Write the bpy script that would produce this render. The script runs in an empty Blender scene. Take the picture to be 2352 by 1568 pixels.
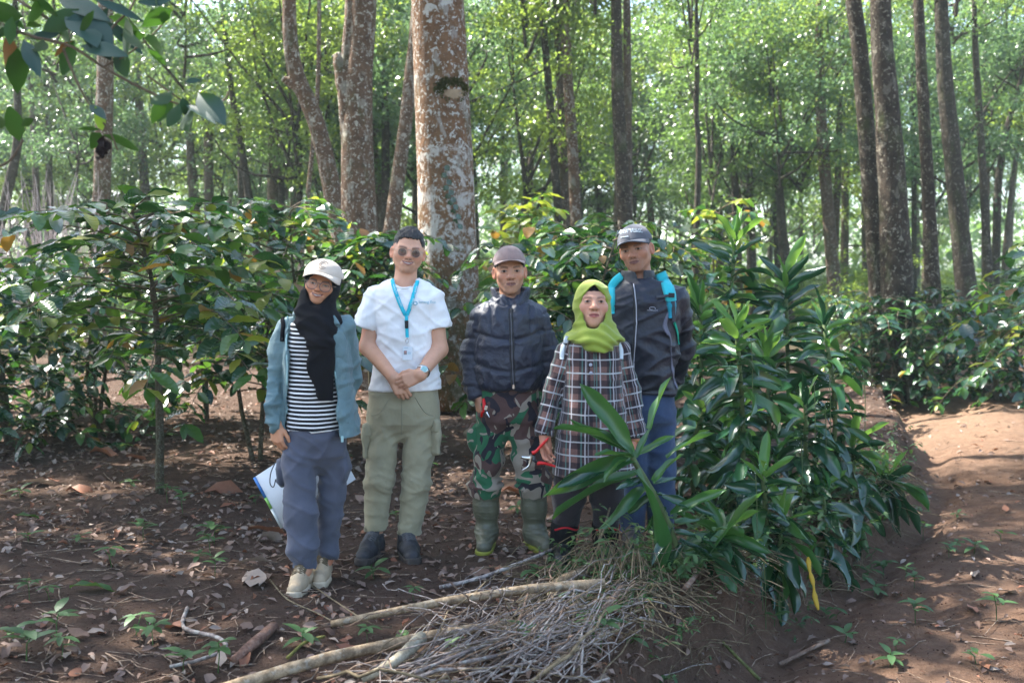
import bpy, math, random
import numpy as np
from mathutils import Vector, Matrix, Euler
from mathutils.bvhtree import BVHTree

SC = bpy.context.scene
COL = SC.collection
random.seed(11)
rng = np.random.default_rng(11)

# ------------------------------------------------------------------ camera
CAM_H, FOC, PITCH = 1.5, 2287.0, math.radians(3.75)      # FOC in units of a 2352 px wide picture
cam_data = bpy.data.cameras.new('camera')
cam_data.sensor_width = 36.0
cam_data.lens = 35.0
cam_data.clip_end = 600
cam_data.dof.use_dof = True
cam_data.dof.focus_distance = 5.05
cam_data.dof.aperture_fstop = 2.8
cam = bpy.data.objects.new('camera', cam_data)
cam.location = (0, 0, CAM_H)
cam.rotation_euler = (math.pi / 2 - PITCH, 0, 0)
COL.objects.link(cam)
SC.camera = cam

# ------------------------------------------------------------------ sky, sun, exposure
SUN_AZ, SUN_EL = math.radians(-62), math.radians(52)     # azimuth from +Y towards +X
world = bpy.data.worlds.new('World')
SC.world = world
world.use_nodes = True
wn = world.node_tree.nodes
bg = wn['Background']
sky_tex = wn.new('ShaderNodeTexSky')
sky_tex.sky_type = 'NISHITA'
sky_tex.sun_disc = False
sky_tex.sun_elevation = SUN_EL
sky_tex.sun_rotation = SUN_AZ
sky_tex.dust_density = 2.0
sky_tex.air_density = 1.0
world.node_tree.links.new(sky_tex.outputs[0], bg.inputs['Color'])
bg.inputs['Strength'].default_value = 0.12
sun_data = bpy.data.lights.new('sun', 'SUN')
sun_data.energy = 5.0
sun_data.angle = math.radians(0.53)
sun_data.color = (1.0, 0.96, 0.89)
sun = bpy.data.objects.new('sun', sun_data)
SUN_DIR = Vector((math.sin(SUN_AZ) * math.cos(SUN_EL), math.cos(SUN_AZ) * math.cos(SUN_EL), math.sin(SUN_EL)))
sun.rotation_euler = SUN_DIR.to_track_quat('Z', 'Y').to_euler()
sun.location = (-20, 0, 30)
COL.objects.link(sun)
SC.view_settings.view_transform = 'Standard'
SC.view_settings.look = 'None'
SC.view_settings.gamma = 1.0
SC.view_settings.use_curve_mapping = False
SC.view_settings.exposure = 2.4
SC.render.engine = 'CYCLES'
SC.cycles.use_denoising = True
SC.cycles.max_bounces = 6
SC.cycles.transparent_max_bounces = 6
SC.cycles.sample_clamp_indirect = 6.0

# ------------------------------------------------------------------ picture <-> place helpers
_cp, _sp = math.cos(PITCH), math.sin(PITCH)
def ray(px, py):
    u, v = (px - 1176) / FOC, (784 - py) / FOC
    return np.array([u, _cp + v * _sp, -_sp + v * _cp])
def at(px, py, Y):
    """the point at depth Y (metres from the camera) seen at picture position px, py"""
    d = ray(px, py)
    return np.array([0, 0, CAM_H]) + d * (Y / d[1])

_bx = np.array([0.15, 0.50, 0.93, 1.82, 2.73, 3.5, 4.7, 6.65, 9.0])
_by = np.array([2.6, 3.7, 4.57, 5.75, 7.07, 8.41, 12.3, 19.4, 30.0])
def sstep(a, b, x):
    t = np.clip((x - a) / (b - a), 0, 1)
    return t * t * (3 - 2 * t)
def _hash(ix, iy, iz, seed):
    h = (ix.astype(np.int64) * 73856093) ^ (iy.astype(np.int64) * 19349663) ^ (iz.astype(np.int64) * 83492791) ^ (seed * 2654435)
    h = (h ^ (h >> 13)) * 1274126177
    h = h ^ (h >> 16)
    return (h & 0xffff).astype(np.float64) / 65535.0
def vnoise(P, seed=0):
    """smooth value noise, -1..1, P is (n,3)"""
    P = np.asarray(P, float)
    i = np.floor(P)
    f = P - i
    f = f * f * (3 - 2 * f)
    ix, iy, iz = i[:, 0], i[:, 1], i[:, 2]
    out = 0
    for dx in (0, 1):
        wx = f[:, 0] if dx else 1 - f[:, 0]
        for dy in (0, 1):
            wy = f[:, 1] if dy else 1 - f[:, 1]
            for dz in (0, 1):
                wz = f[:, 2] if dz else 1 - f[:, 2]
                out = out + wx * wy * wz * _hash(ix + dx, iy + dy, iz + dz, seed)
    return out * 2 - 1
def noise2(x, y, s, seed):
    x = np.asarray(x, float).ravel(); y = np.asarray(y, float).ravel()
    return vnoise(np.stack([x * s, y * s, np.full_like(x, seed * 1.37 + .5)], 1), seed)
def gz(x, y):
    """height of the ground"""
    x = np.atleast_1d(np.asarray(x, float)); y = np.atleast_1d(np.asarray(y, float))
    sh = x.shape
    x = x.ravel(); y = y.ravel()
    s = x - np.interp(y, _by, _bx) + 0.10 * noise2(x, y, 1.7, 3) + 0.04 * noise2(x, y, 6, 9)
    fade = sstep(2.5, 3.5, y) * (1 - sstep(13, 19, y))
    drop = (-0.33 * sstep(-0.13, 0.04, s) - 0.07 * np.exp(-((s - .22) / .16) ** 2) + .06 * sstep(.4, 1.2, s)) * fade
    lip = 0.07 * np.exp(-((s + 0.30) / 0.22) ** 2) * fade
    z = drop + lip + 0.035 * noise2(x, y, 0.6, 1) + 0.022 * noise2(x, y, 2.1, 2) + 0.010 * noise2(x, y, 7, 4) + 0.006 * noise2(x, y, 19, 5)
    z = z + 0.07 * np.exp(-(((x + 2.3) / .55) ** 2 + ((y - 6.45) / .4) ** 2))       # mound at the coffee tree
    z = z + 0.05 * np.exp(-(((x - .45) / .5) ** 2 + ((y - 4.75) / .3) ** 2))
    z = z + 0.12 * sstep(0.4, 1.5, s) * fade * sstep(9, 12, y)
    z = z + sstep(.05, .5, s) * fade * (.030 * noise2(x, y, 2.6, 21) + .016 * noise2(x, y, 8, 22))
    return z.reshape(sh)
def g1(x, y):
    return float(gz(x, y)[0])
def ground_at(px, py):
    """where the ground is seen at picture position px, py"""
    d = ray(px, py); o = np.array([0, 0, CAM_H])
    t = -CAM_H / min(d[2], -1e-3)
    for _ in range(5):
        p = o + d * t
        t += (g1(p[0], p[1]) - p[2]) / d[2] * 0.85
    return o + d * t

# ------------------------------------------------------------------ object helpers
def tag(o, label=None, cat=None, group=None, kind=None):
    if label: o['label'] = label
    if cat: o['category'] = cat
    if group: o['group'] = group
    if kind: o['kind'] = kind
    return o
def empty(name, loc, label=None, cat=None, group=None):
    o = bpy.data.objects.new(name, None)
    o.empty_display_size = .1
    o.location = loc
    COL.objects.link(o)
    return tag(o, label, cat, group)
def mesh_np(name, V, F, mat=None, smooth=True, attrs=None):
    """mesh from arrays: F is (n,3) or (n,4), or a list of such arrays"""
    me = bpy.data.meshes.new(name)
    V = np.ascontiguousarray(V, dtype=np.float32)
    Fs = F if isinstance(F, list) else [F]
    Fs = [np.asarray(f, dtype=np.int32) for f in Fs if len(f)]
    me.vertices.add(len(V))
    me.vertices.foreach_set('co', V.ravel())
    idx = np.concatenate([f.ravel() for f in Fs])
    cnt = np.concatenate([np.full(len(f), f.shape[1], np.int32) for f in Fs])
    st = np.concatenate([[0], np.cumsum(cnt)[:-1]]).astype(np.int32)
    me.loops.add(len(idx))
    me.loops.foreach_set('vertex_index', idx)
    me.polygons.add(len(cnt))
    me.polygons.foreach_set('loop_start', st)
    if smooth:
        me.polygons.foreach_set('use_smooth', np.ones(len(cnt), bool))
    for k, a in (attrs or {}).items():
        a = np.asarray(a, np.float32)
        if a.shape[1] == 3 and k == 'Col':
            a = np.concatenate([a, np.ones((len(a), 1), np.float32)], 1)
        if a.shape[1] == 4:
            at_ = me.attributes.new(k, 'FLOAT_COLOR', 'POINT')
            at_.data.foreach_set('color', a.ravel())
        else:
            at_ = me.attributes.new(k, 'FLOAT_VECTOR', 'POINT')
            at_.data.foreach_set('vector', a.ravel())
    me.update(calc_edges=True)
    if mat: me.materials.append(mat)
    return me
def put(name, me, parent=None, mw=None):
    o = bpy.data.objects.new(name, me)
    if parent is not None: o.parent = parent
    if mw is not None: o.matrix_basis = mw
    COL.objects.link(o)
    return o
def obj(name, V, F, mat, parent=None, smooth=True, attrs=None):
    return put(name, mesh_np(name, V, F, mat, smooth, attrs), parent)
def merge(parts):
    """[(V,F)...] -> V,F (all quads or all tris)"""
    Vs, Fs, n = [], [], 0
    for V, F in parts:
        Vs.append(V); Fs.append(np.asarray(F) + n); n += len(V)
    return np.concatenate(Vs), np.concatenate(Fs)
def spread(V, F, R, T, S):
    """copies of a small mesh: R (n,3,3), T (n,3), S (n,) or (n,3)"""
    n = len(T)
    S = np.asarray(S, float)
    if S.ndim == 1: S = np.repeat(S[:, None], 3, 1)
    W = np.einsum('nij,nkj->nki', R, V[None] * S[:, None, :]) + T[:, None, :]
    FF = (np.asarray(F)[None] + (np.arange(n) * len(V))[:, None, None]).reshape(-1, np.asarray(F).shape[1])
    return W.reshape(-1, 3), FF
def frames(D, up=(0, 0, 1), roll=None):
    """rotation matrices whose y axis is D and whose z axis is nearest to up"""
    D = np.atleast_2d(np.asarray(D, float))
    D = D / np.linalg.norm(D, axis=1, keepdims=True)
    U = np.broadcast_to(np.asarray(up, float), D.shape)
    X = np.cross(D, U)
    l = np.linalg.norm(X, axis=1, keepdims=True)
    X = np.where(l < 1e-4, np.array([1.0, 0, 0]), X / np.maximum(l, 1e-9))
    Z = np.cross(X, D)
    if roll is not None:
        c, s = np.cos(roll)[:, None], np.sin(roll)[:, None]
        X, Z = X * c + Z * s, Z * c - X * s
    return np.stack([X, D, Z], 2)
def tube(pts, rad, sides=6, caps=True, jitter=0, seed=0, squash=1.0):
    """tube along a path, quads"""
    pts = np.asarray(pts, float); n = len(pts)
    rad = np.broadcast_to(np.asarray(rad, float), (n,))
    T = np.gradient(pts, axis=0)
    T /= np.maximum(np.linalg.norm(T, axis=1, keepdims=True), 1e-9)
    ref = np.array([0, 0, 1.0]) if abs(T[0, 2]) < .9 else np.array([1.0, 0, 0])
    a = np.linspace(0, 2 * np.pi, sides, endpoint=False)
    X = np.cross(T[0], ref); X /= np.linalg.norm(X)
    V = []
    r_ = np.random.default_rng(seed)
    for i in range(n):
        X = X - T[i] * X.dot(T[i]); X /= np.linalg.norm(X)
        Yv = np.cross(T[i], X)
        rr = rad[i] * (1 + jitter * r_.uniform(-1, 1, sides))
        V.append(pts[i] + (X[None] * np.cos(a)[:, None] + squash * Yv[None] * np.sin(a)[:, None]) * rr[:, None])
    V = np.concatenate(V)
    F = []
    j = np.arange(sides); k = (j + 1) % sides
    for i in range(n - 1):
        F.append(np.stack([i * sides + j, i * sides + k, (i + 1) * sides + k, (i + 1) * sides + j], 1))
    F = np.concatenate(F)
    if caps:
        m = len(V)
        V = np.concatenate([V, pts[:1], pts[-1:]])
        F = np.concatenate([F, np.stack([k, j, np.full(sides, m), np.full(sides, m)], 1)[:, [0, 1, 2, 2]],
                            np.stack([(n - 1) * sides + j, (n - 1) * sides + k, np.full(sides, m + 1), np.full(sides, m + 1)], 1)])
        tri = F[-2 * sides:][:, :3]
        return V, [F[:-2 * sides], tri]
    return V, [F]
def smooth_path(pts, n):
    pts = np.asarray(pts, float)
    if len(pts) == 2:
        t = np.linspace(0, 1, n)[:, None]
        return pts[0] * (1 - t) + pts[1] * t
    P = np.concatenate([[2 * pts[0] - pts[1]], pts, [2 * pts[-1] - pts[-2]]])
    m = len(pts) - 1
    out = []
    for q in np.linspace(0, m, n):
        i = min(int(q), m - 1); t = q - i
        a, b, c, d = P[i], P[i + 1], P[i + 2], P[i + 3]
        out.append(.5 * ((2 * b) + (c - a) * t + (2 * a - 5 * b + 4 * c - d) * t * t + (3 * b - a - 3 * c + d) * t ** 3))
    return np.array(out)
def fix_tube(VF):
    return VF[0], VF[1]

# ------------------------------------------------------------------ material helpers
class NT:
    def __init__(s, name):
        s.m = bpy.data.materials.new(name)
        s.m.use_nodes = True
        s.t = s.m.node_tree
        s.n = s.t.nodes
        s.b = s.n['Principled BSDF']
        s.out = s.n['Material Output']
    def new(s, typ, **kw):
        n = s.n.new(typ)
        for k, v in kw.items():
            if k in n.inputs.keys(): s.set(n.inputs[k], v)
            else: setattr(n, k, v)
        return n
    def set(s, inp, v):
        if isinstance(v, bpy.types.NodeSocket): s.t.links.new(v, inp)
        elif isinstance(v, (tuple, list)) and len(v) == 3 and inp.type == 'RGBA': inp.default_value = (*v, 1)
        else: inp.default_value = v
    def math(s, op, a, b=None, c=None):
        n = s.n.new('ShaderNodeMath'); n.operation = op
        s.set(n.inputs[0], a)
        if b is not None: s.set(n.inputs[1], b)
        if c is not None: s.set(n.inputs[2], c)
        return n.outputs[0]
    def mix(s, f, a, b, mode='MIX'):
        n = s.n.new('ShaderNodeMix'); n.data_type = 'RGBA'; n.blend_type = mode
        s.set(n.inputs[0], f); s.set(n.inputs[6], a); s.set(n.inputs[7], b)
        return n.outputs[2]
    def coord(s, kind='Object', scale=None):
        if kind in ('Object', 'Generated'):
            v = s.new('ShaderNodeTexCoord').outputs[kind]
        else:
            v = s.new('ShaderNodeAttribute', attribute_name=kind).outputs['Vector']
        if scale is not None:
            mp = s.new('ShaderNodeMapping'); s.set(mp.inputs['Vector'], v)
            mp.inputs['Scale'].default_value = scale
            v = mp.outputs[0]
        return v
    def noise(s, scale, detail=3, rough=.55, vec=None, dist=0):
        n = s.new('ShaderNodeTexNoise')
        n.inputs['Scale'].default_value = scale; n.inputs['Detail'].default_value = detail
        n.inputs['Roughness'].default_value = rough; n.inputs['Distortion'].default_value = dist
        if vec is not None: s.set(n.inputs['Vector'], vec)
        return n.outputs['Fac']
    def ramp(s, fac, stops, interp='LINEAR'):
        n = s.new('ShaderNodeValToRGB'); s.set(n.inputs[0], fac)
        cr = n.color_ramp; cr.interpolation = interp
        while len(cr.elements) < len(stops): cr.elements.new(.5)
        for e, (p, c) in zip(cr.elements, stops):
            e.position = p
            e.color = (c, c, c, 1) if not isinstance(c, (tuple, list)) else (*c, 1)
        return n.outputs[0]
    def bump(s, h, dist=.01, strength=1.0):
        n = s.new('ShaderNodeBump'); s.set(n.inputs['Height'], h)
        n.inputs['Distance'].default_value = dist; n.inputs['Strength'].default_value = strength
        if s.b.inputs['Normal'].is_linked:
            s.set(n.inputs['Normal'], s.b.inputs['Normal'].links[0].from_socket)
        s.set(s.b.inputs['Normal'], n.outputs[0])
        return n.outputs[0]
    def base(s, c): s.set(s.b.inputs['Base Color'], c)
    def look(s, rough=.7, spec=.4, metal=0, sheen=0, coat=0):
        s.set(s.b.inputs['Roughness'], rough)
        s.set(s.b.inputs['Specular IOR Level'], spec)
        s.b.inputs['Metallic'].default_value = metal
        s.b.inputs['Sheen Weight'].default_value = sheen
        return s
def simple(name, col, rough=.7, spec=.3, var=.12, vs=30, bump=None, metal=0, sheen=0, coords='Object', scale=None):
    """plain surface with a little uneven colour and fine relief"""
    t = NT(name)
    v = t.coord(coords, scale)
    n = t.noise(vs, 4, .6, v)
    t.base(t.mix(t.ramp(n, [(.3, 0), (.7, 1)]), tuple(c * (1 - var) for c in col), tuple(min(1, c * (1 + var)) for c in col)))
    t.look(rough, spec, metal, sheen)
    for sc, d in (bump or []):
        t.bump(t.noise(sc, 4, .6, v), d)
    return t.m
# ------------------------------------------------------------------ materials of the grove
def leaf_mat(name, col, col2, rough=.35, spec=.5, trans=.25, tcol=None, vein=True, spread_=.35, ns=14):
    t = NT(name)
    oi = t.new('ShaderNodeObjectInfo').outputs['Random']
    ge = t.new('ShaderNodeNewGeometry')
    r = t.math('FRACT', t.math('ADD', oi, ge.outputs['Random Per Island']))
    c = t.mix(r, col, col2)
    v = t.coord()
    n = t.noise(ns, 3, .6, v)
    if ns < 5: n = t.ramp(n, [(.40, 0), (.62, 1)])
    c = t.mix(t.math('MULTIPLY', n, spread_), c, tuple(x * .35 for x in col))
    t.base(c); t.look(rough, spec)
    if vein:
        w = t.new('ShaderNodeTexWave'); w.wave_type = 'BANDS'; w.bands_direction = 'Y'
        w.inputs['Scale'].default_value = 2.4; w.inputs['Distortion'].default_value = 1.5; t.set(w.inputs['Vector'], v)
        t.bump(w.outputs['Fac'], .02, .14)
    tr = t.new('ShaderNodeBsdfTranslucent'); t.set(tr.inputs['Color'], t.mix(.5, c, tcol or tuple(min(1, x * 2.2) for x in col)))
    mx = t.new('ShaderNodeMixShader'); mx.inputs[0].default_value = trans
    t.set(mx.inputs[1], t.b.outputs[0]); t.set(mx.inputs[2], tr.outputs[0])
    t.set(t.out.inputs['Surface'], mx.outputs[0])
    return t.m
COF_DARK = leaf_mat('coffee_leaf_dark', (.012, .042, .021), (.024, .070, .028), .20, .9, .18, (.10, .30, .03))
COF_MID = leaf_mat('coffee_leaf_green', (.030, .10, .020), (.060, .14, .024), .24, .8, .28, (.22, .45, .04))
COF_YEL = leaf_mat('coffee_leaf_yellow_green', (.12, .19, .020), (.22, .22, .025), .35, .5, .35, (.5, .6, .05))
COF_OLD = leaf_mat('coffee_leaf_yellowing', (.30, .17, .02), (.14, .06, .02), .45, .4, .30, (.6, .35, .05))
DRAC_DK = leaf_mat('dracaena_leaf_dark', (.010, .050, .022), (.017, .066, .027), .24, .8, .10, (.10, .3, .04), False, .3)
DRAC_MID = leaf_mat('dracaena_leaf_green', (.024, .092, .026), (.038, .12, .030), .30, .55, .20, (.2, .45, .05), False, .3)
DRAC_LT = leaf_mat('dracaena_leaf_young', (.060, .17, .032), (.09, .21, .04), .34, .5, .28, (.35, .6, .08), False, .25)
CROWN_A = leaf_mat('forest_leaf_green', (.050, .110, .034), (.10, .175, .042), .34, .5, .46, (.27, .44, .085), False, .6, 1.1)
CROWN_B = leaf_mat('forest_leaf_bluish', (.042, .100, .052), (.085, .155, .072), .32, .5, .42, (.25, .42, .14), False, .6, 1.1)
CROWN_C = leaf_mat('forest_leaf_bright', (.095, .165, .028), (.16, .24, .040), .34, .5, .52, (.42, .56, .09), False, .55, 1.1)
BIG_TOP = leaf_mat('broad_leaf_bluish', (.016, .050, .036), (.022, .062, .040), .52, .35, .06, (.10, .25, .03), False, .3)
BIG_UND = leaf_mat('broad_leaf_underside', (.018, .048, .014), (.032, .078, .016), .5, .35, .34, (.10, .26, .02), False, .3)
BIG_YNG = leaf_mat('broad_leaf_young', (.14, .28, .03), (.18, .32, .04), .4, .45, .4, (.5, .7, .06), False, .2)
BIG_OLD = leaf_mat('broad_leaf_withered', (.17, .085, .035), (.22, .10, .03), .6, .3, .25, (.5, .25, .05), False, .5)
WEED = leaf_mat('weed_leaf', (.036, .090, .030), (.07, .145, .045), .5, .4, .3, (.3, .5, .08), False)
DRYLEAF = leaf_mat('dry_leaf_brown', (.14, .085, .062), (.30, .21, .165), .75, .25, .08, (.3, .15, .06), False, .5)
DRYPALE = leaf_mat('dry_leaf_pale', (.25, .19, .15), (.36, .29, .24), .75, .25, .08, (.4, .3, .2), False, .4)
DRYRED = leaf_mat('dry_leaf_rust', (.22, .085, .048), (.31, .14, .08), .65, .3, .10, (.4, .15, .05), False, .5)
def bark_mat(name, base, base2, lichen, cover, moss=.25, scale=1.0, pale_low=None):
    t = NT(name)
    v = t.coord()
    vz = t.coord('Object', (1, 1, .45))
    c = t.mix(t.ramp(t.noise(7 * scale, 5, .65, v), [(.35, 0), (.68, 1)]), base, base2)
    m1 = t.ramp(t.noise(6 * scale, 5, .7, vz, .5), [(.62 - cover * .22, 0), (.66 - cover * .18, 1)])
    m2 = t.math('MAXIMUM', t.ramp(t.noise(20 * scale, 3, .6, v, .4), [(.62 - cover * .1, 0), (.655 - cover * .1, 1)]), t.ramp(t.noise(8 * scale, 3, .65, v, .8), [(.63 - cover * .08, 0), (.66 - cover * .08, 1)]))
    c = t.mix(t.math('MULTIPLY', m1, .55), c, tuple(x * .75 for x in lichen))
    c = t.mix(t.math('MULTIPLY', m2, .85), c, lichen)
    c = t.mix(t.math('MULTIPLY', t.ramp(t.noise(3.1 * scale, 4, .65, vz), [(.56, 0), (.70, 1)]), moss), c, (.045, .060, .016))
    if pale_low:
        z = t.new('ShaderNodeSeparateXYZ'); t.set(z.inputs[0], v)
        zz = t.math('ADD', z.outputs[2], t.math('MULTIPLY', t.math('SUBTRACT', t.noise(2.6, 5, .7, v), .5), 3.2))
        pz, pw = pale_low
        k = t.math('MULTIPLY', t.ramp(t.math('MULTIPLY', t.math('ADD', zz, -pz + .5), 1.0), [(.35, 0), (.5, 1)]), t.ramp(t.math('MULTIPLY', t.math('ADD', zz, -pz - pw + .5), 1.0), [(.45, 1), (.6, 0)]))
        spots = t.ramp(t.noise(5, 5, .7, v, .6), [(.49, 0), (.55, 1)])
        c = t.mix(t.math('MULTIPLY', t.math('MULTIPLY', k, spots), .85), c, (.43, .39, .345))
        low = t.ramp(t.math('MULTIPLY', zz, .5), [(.40, 1), (.85, 0)])
        c = t.mix(t.math('MULTIPLY', low, t.ramp(t.noise(6, 4, .7, v), [(.38, 0), (.55, .8)])), c, (.055, .055, .022))
    t.base(c); t.look(.9, .15)
    t.bump(t.noise(9 * scale, 5, .65, vz), .06); t.bump(t.noise(40 * scale, 4, .7, v), .008)
    return t.m
BARK_BIG = bark_mat('bark_orange_brown_lichen', (.110, .058, .030), (.20, .108, .056), (.47, .45, .40), .38, .35, 1.3, (1.75, .9))
BARK_A = bark_mat('bark_brown_lichen', (.075, .048, .032), (.15, .090, .055), (.40, .38, .32), .30, .5, 1.3)
BARK_B = bark_mat('bark_grey_brown', (.058, .042, .030), (.11, .078, .054), (.24, .22, .18), .16, .5, 1.2)
BARK_R = bark_mat('bark_dark_brown', (.024, .018, .013), (.055, .040, .028), (.20, .18, .14), .18, .5, 1.1)
BARK_C = bark_mat('bark_dark', (.030, .024, .018), (.058, .046, .034), (.16, .15, .12), .12, .5, 1.0)
COFBARK = bark_mat('coffee_bark', (.085, .068, .042), (.14, .115, .075), (.24, .24, .17), .4, .7, 5)
TWIG = simple('twig_bark', (.12, .088, .058), .85, .2, .3, 40)
GREENSTEM = simple('green_cane', (.075, .105, .035), .7, .3, .3, 25)
def stick_mat(name, a, b, lich=0.0):
    t = NT(name); v = t.coord('Object', (1, 1, 1))
    oi = t.new('ShaderNodeObjectInfo').outputs['Random']
    c = t.mix(oi, a, b)
    c = t.mix(t.ramp(t.noise(26, 4, .7, v), [(.40, 0), (.62, 1)]), tuple(x * .5 for x in a), c)
    if lich: c = t.mix(t.math('MULTIPLY', t.ramp(t.noise(30, 3, .6, v), [(.55, 0), (.62, 1)]), lich), c, (.42, .43, .38))
    t.base(c); t.look(.85, .2); t.bump(t.noise(60, 4, .7, v), .004)
    return t.m
STICK = stick_mat('grey_stick_bark', (.25, .20, .178), (.41, .36, .325), .45)
STICKB = stick_mat('brown_stick_bark', (.20, .13, .095), (.34, .24, .16), .15)
LOGM = stick_mat('peeled_tan_log', (.31, .22, .135), (.38, .285, .18), .25)
LOGR = stick_mat('reddish_log', (.22, .12, .085), (.26, .15, .10), .1)
STRAW = stick_mat('dry_straw', (.19, .145, .085), (.27, .21, .13))

# ------------------------------------------------------------------ ground
def ground_mat():
    t = NT('forest_soil')
    v = t.coord()
    p = t.new('ShaderNodeAttribute', attribute_name='Col').outputs['Color']
    n1 = t.noise(1.3, 6, .65, v); n2 = t.noise(11, 6, .7, v); n3 = t.noise(55, 4, .7, v)
    soil = t.mix(t.ramp(n2, [(.3, 0), (.7, 1)]), (.058, .036, .026), (.128, .080, .057))
    bare = t.mix(t.ramp(n2, [(.3, 0), (.7, 1)]), (.125, .070, .045), (.23, .140, .092))
    sep = t.new('ShaderNodeSeparateColor'); t.set(sep.inputs[0], p)
    c = t.mix(sep.outputs[0], soil, bare)
    c = t.mix(t.math('MULTIPLY', t.ramp(n1, [(.42, 0), (.66, 1)]), .45), c, (.115, .082, .063))
    c = t.mix(t.math('MULTIPLY', t.ramp(n3, [(.55, 0), (.72, 1)]), .5), c, (.19, .135, .10))
    c = t.mix(sep.outputs[1], c, (.040, .055, .018))
    c = t.mix(t.math('MULTIPLY', sep.outputs[2], t.ramp(n2, [(.25, .3), (.7, 1)])), c, (.25, .165, .108))  # painted sunlight: paler soil colour in the sun patch of the path
    t.base(c); t.look(.95, .12)
    t.bump(n2, .07); t.bump(n3, .03); t.bump(t.noise(160, 3, .7, v), .006)
    return t.m
def build_ground():
    xs = np.concatenate([np.linspace(-200, -12, 26)[:-1], np.linspace(-12, -4, 50)[:-1], np.linspace(-4, 7, 300)[:-1], np.linspace(7, 14, 60)[:-1], np.linspace(14, 200, 26)])
    ys = np.concatenate([np.linspace(-60, 2.4, 14)[:-1], np.linspace(2.4, 9, 240)[:-1], np.linspace(9, 22, 120)[:-1], np.linspace(22, 60, 40)[:-1], np.linspace(60, 330, 20)])
    X, Y = np.meshgrid(xs, ys, indexing='ij')
    Z = gz(X, Y)
    V = np.stack([X.ravel(), Y.ravel(), Z.ravel()], 1)
    n, m = len(xs), len(ys)
    i = (np.arange(n - 1)[:, None] * m + np.arange(m - 1)[None]).ravel()
    F = np.stack([i, i + m, i + m + 1, i + 1], 1)
    s = X - np.interp(Y, _by, _bx)
    bare = (sstep(-.25, .2, s) * (1 - .65 * sstep(.9, 2.4, s) * (Y > 9)) * sstep(2.8, 3.6, Y)).ravel()
    far = sstep(16, 26, Y).ravel() * .8
    dry = np.exp(-((Y.ravel() - 12.2) / 2.2) ** 2) * (X.ravel() > 3.5) * bare  # not drier soil: sun patch on the path, painted as a paler colour
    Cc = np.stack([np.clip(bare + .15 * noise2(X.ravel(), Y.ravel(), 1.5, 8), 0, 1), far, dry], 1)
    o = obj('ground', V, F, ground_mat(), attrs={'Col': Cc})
    tag(o, 'brown forest soil with a trodden reddish path on the right', kind='structure')
build_ground()

# ------------------------------------------------------------------ leaf shapes (unit length along +y, face up +z)
def leaf_shape(n=7, m=5, wid=.4, peak=.45, tip=.35, arch=.25, fold_=.25, wave=.03, waves=3, curl=0.0, twist=0.0, seed=0, roll=0.0):
    r = np.random.default_rng(seed)
    t = np.linspace(0, 1, n)
    w = np.interp(t, [0, .06, peak * .5, peak, .8, .93, 1], [.02, .16, .80, 1, .58, .22, .01]) if tip else np.interp(t, [0, .06, .25, .55, .82, .94, 1], [.42, .50, .85, 1, .80, .42, .03])
    w = w * wid / 2
    a = np.cumsum(np.full(n, arch / (n - 1))) - arch / (n - 1)
    y = np.concatenate([[0], np.cumsum(np.cos(a[:-1]) / (n - 1))]); z = np.concatenate([[0], np.cumsum(-np.sin(a[:-1]) / (n - 1))])
    u = np.linspace(-1, 1, m)
    ph = r.uniform(0, 6)
    V = []
    for i in range(n):
        tw = twist * t[i]
        for s_ in u:
            if roll:
                an = s_ * roll * (.5 + .5 * t[i]); rr = w[i] / max(roll, 1e-3) / (.5 + .5 * t[i])
                x0, z0 = rr * math.sin(an), rr * (1 - math.cos(an))
            else:
                x0, z0 = s_ * w[i], abs(s_) * w[i] * fold_
            z0 += wave * abs(s_) * math.sin(t[i] * waves * 6.28 + ph + (s_ > 0) * 1.7) + curl * s_ * s_ * t[i] * w[i]
            x1 = x0 * math.cos(tw) - z0 * math.sin(tw); z1 = x0 * math.sin(tw) + z0 * math.cos(tw)
            ai = a[i]
            V.append((x1, y[i] + z1 * math.sin(ai), z[i] + z1 * math.cos(ai)))
    i = (np.arange(n - 1)[:, None] * m + np.arange(m - 1)[None]).ravel()
    return np.array(V), np.stack([i, i + 1, i + m + 1, i + m], 1)
def M4(R, T, S):
    m = np.eye(4); m[:3, :3] = R * (S if np.ndim(S) == 0 else np.asarray(S)[None, :]); m[:3, 3] = T
    return Matrix(m.tolist())
COF_SH = [leaf_shape(7, 5, .47 + .03 * k, .45, .35, .25 + .14 * k, .22, .022, 3, 0, .15 * (k - 1.5), 10 + k) for k in range(4)]
COF_ME = {}
for nm, mt in (('dark', COF_DARK), ('mid', COF_MID), ('yel', COF_YEL), ('old', COF_OLD)):
    COF_ME[nm] = [mesh_np('coffee_leaf', v, f, mt) for v, f in COF_SH]
CAMP = np.array([0, 0, CAM_H])

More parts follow.
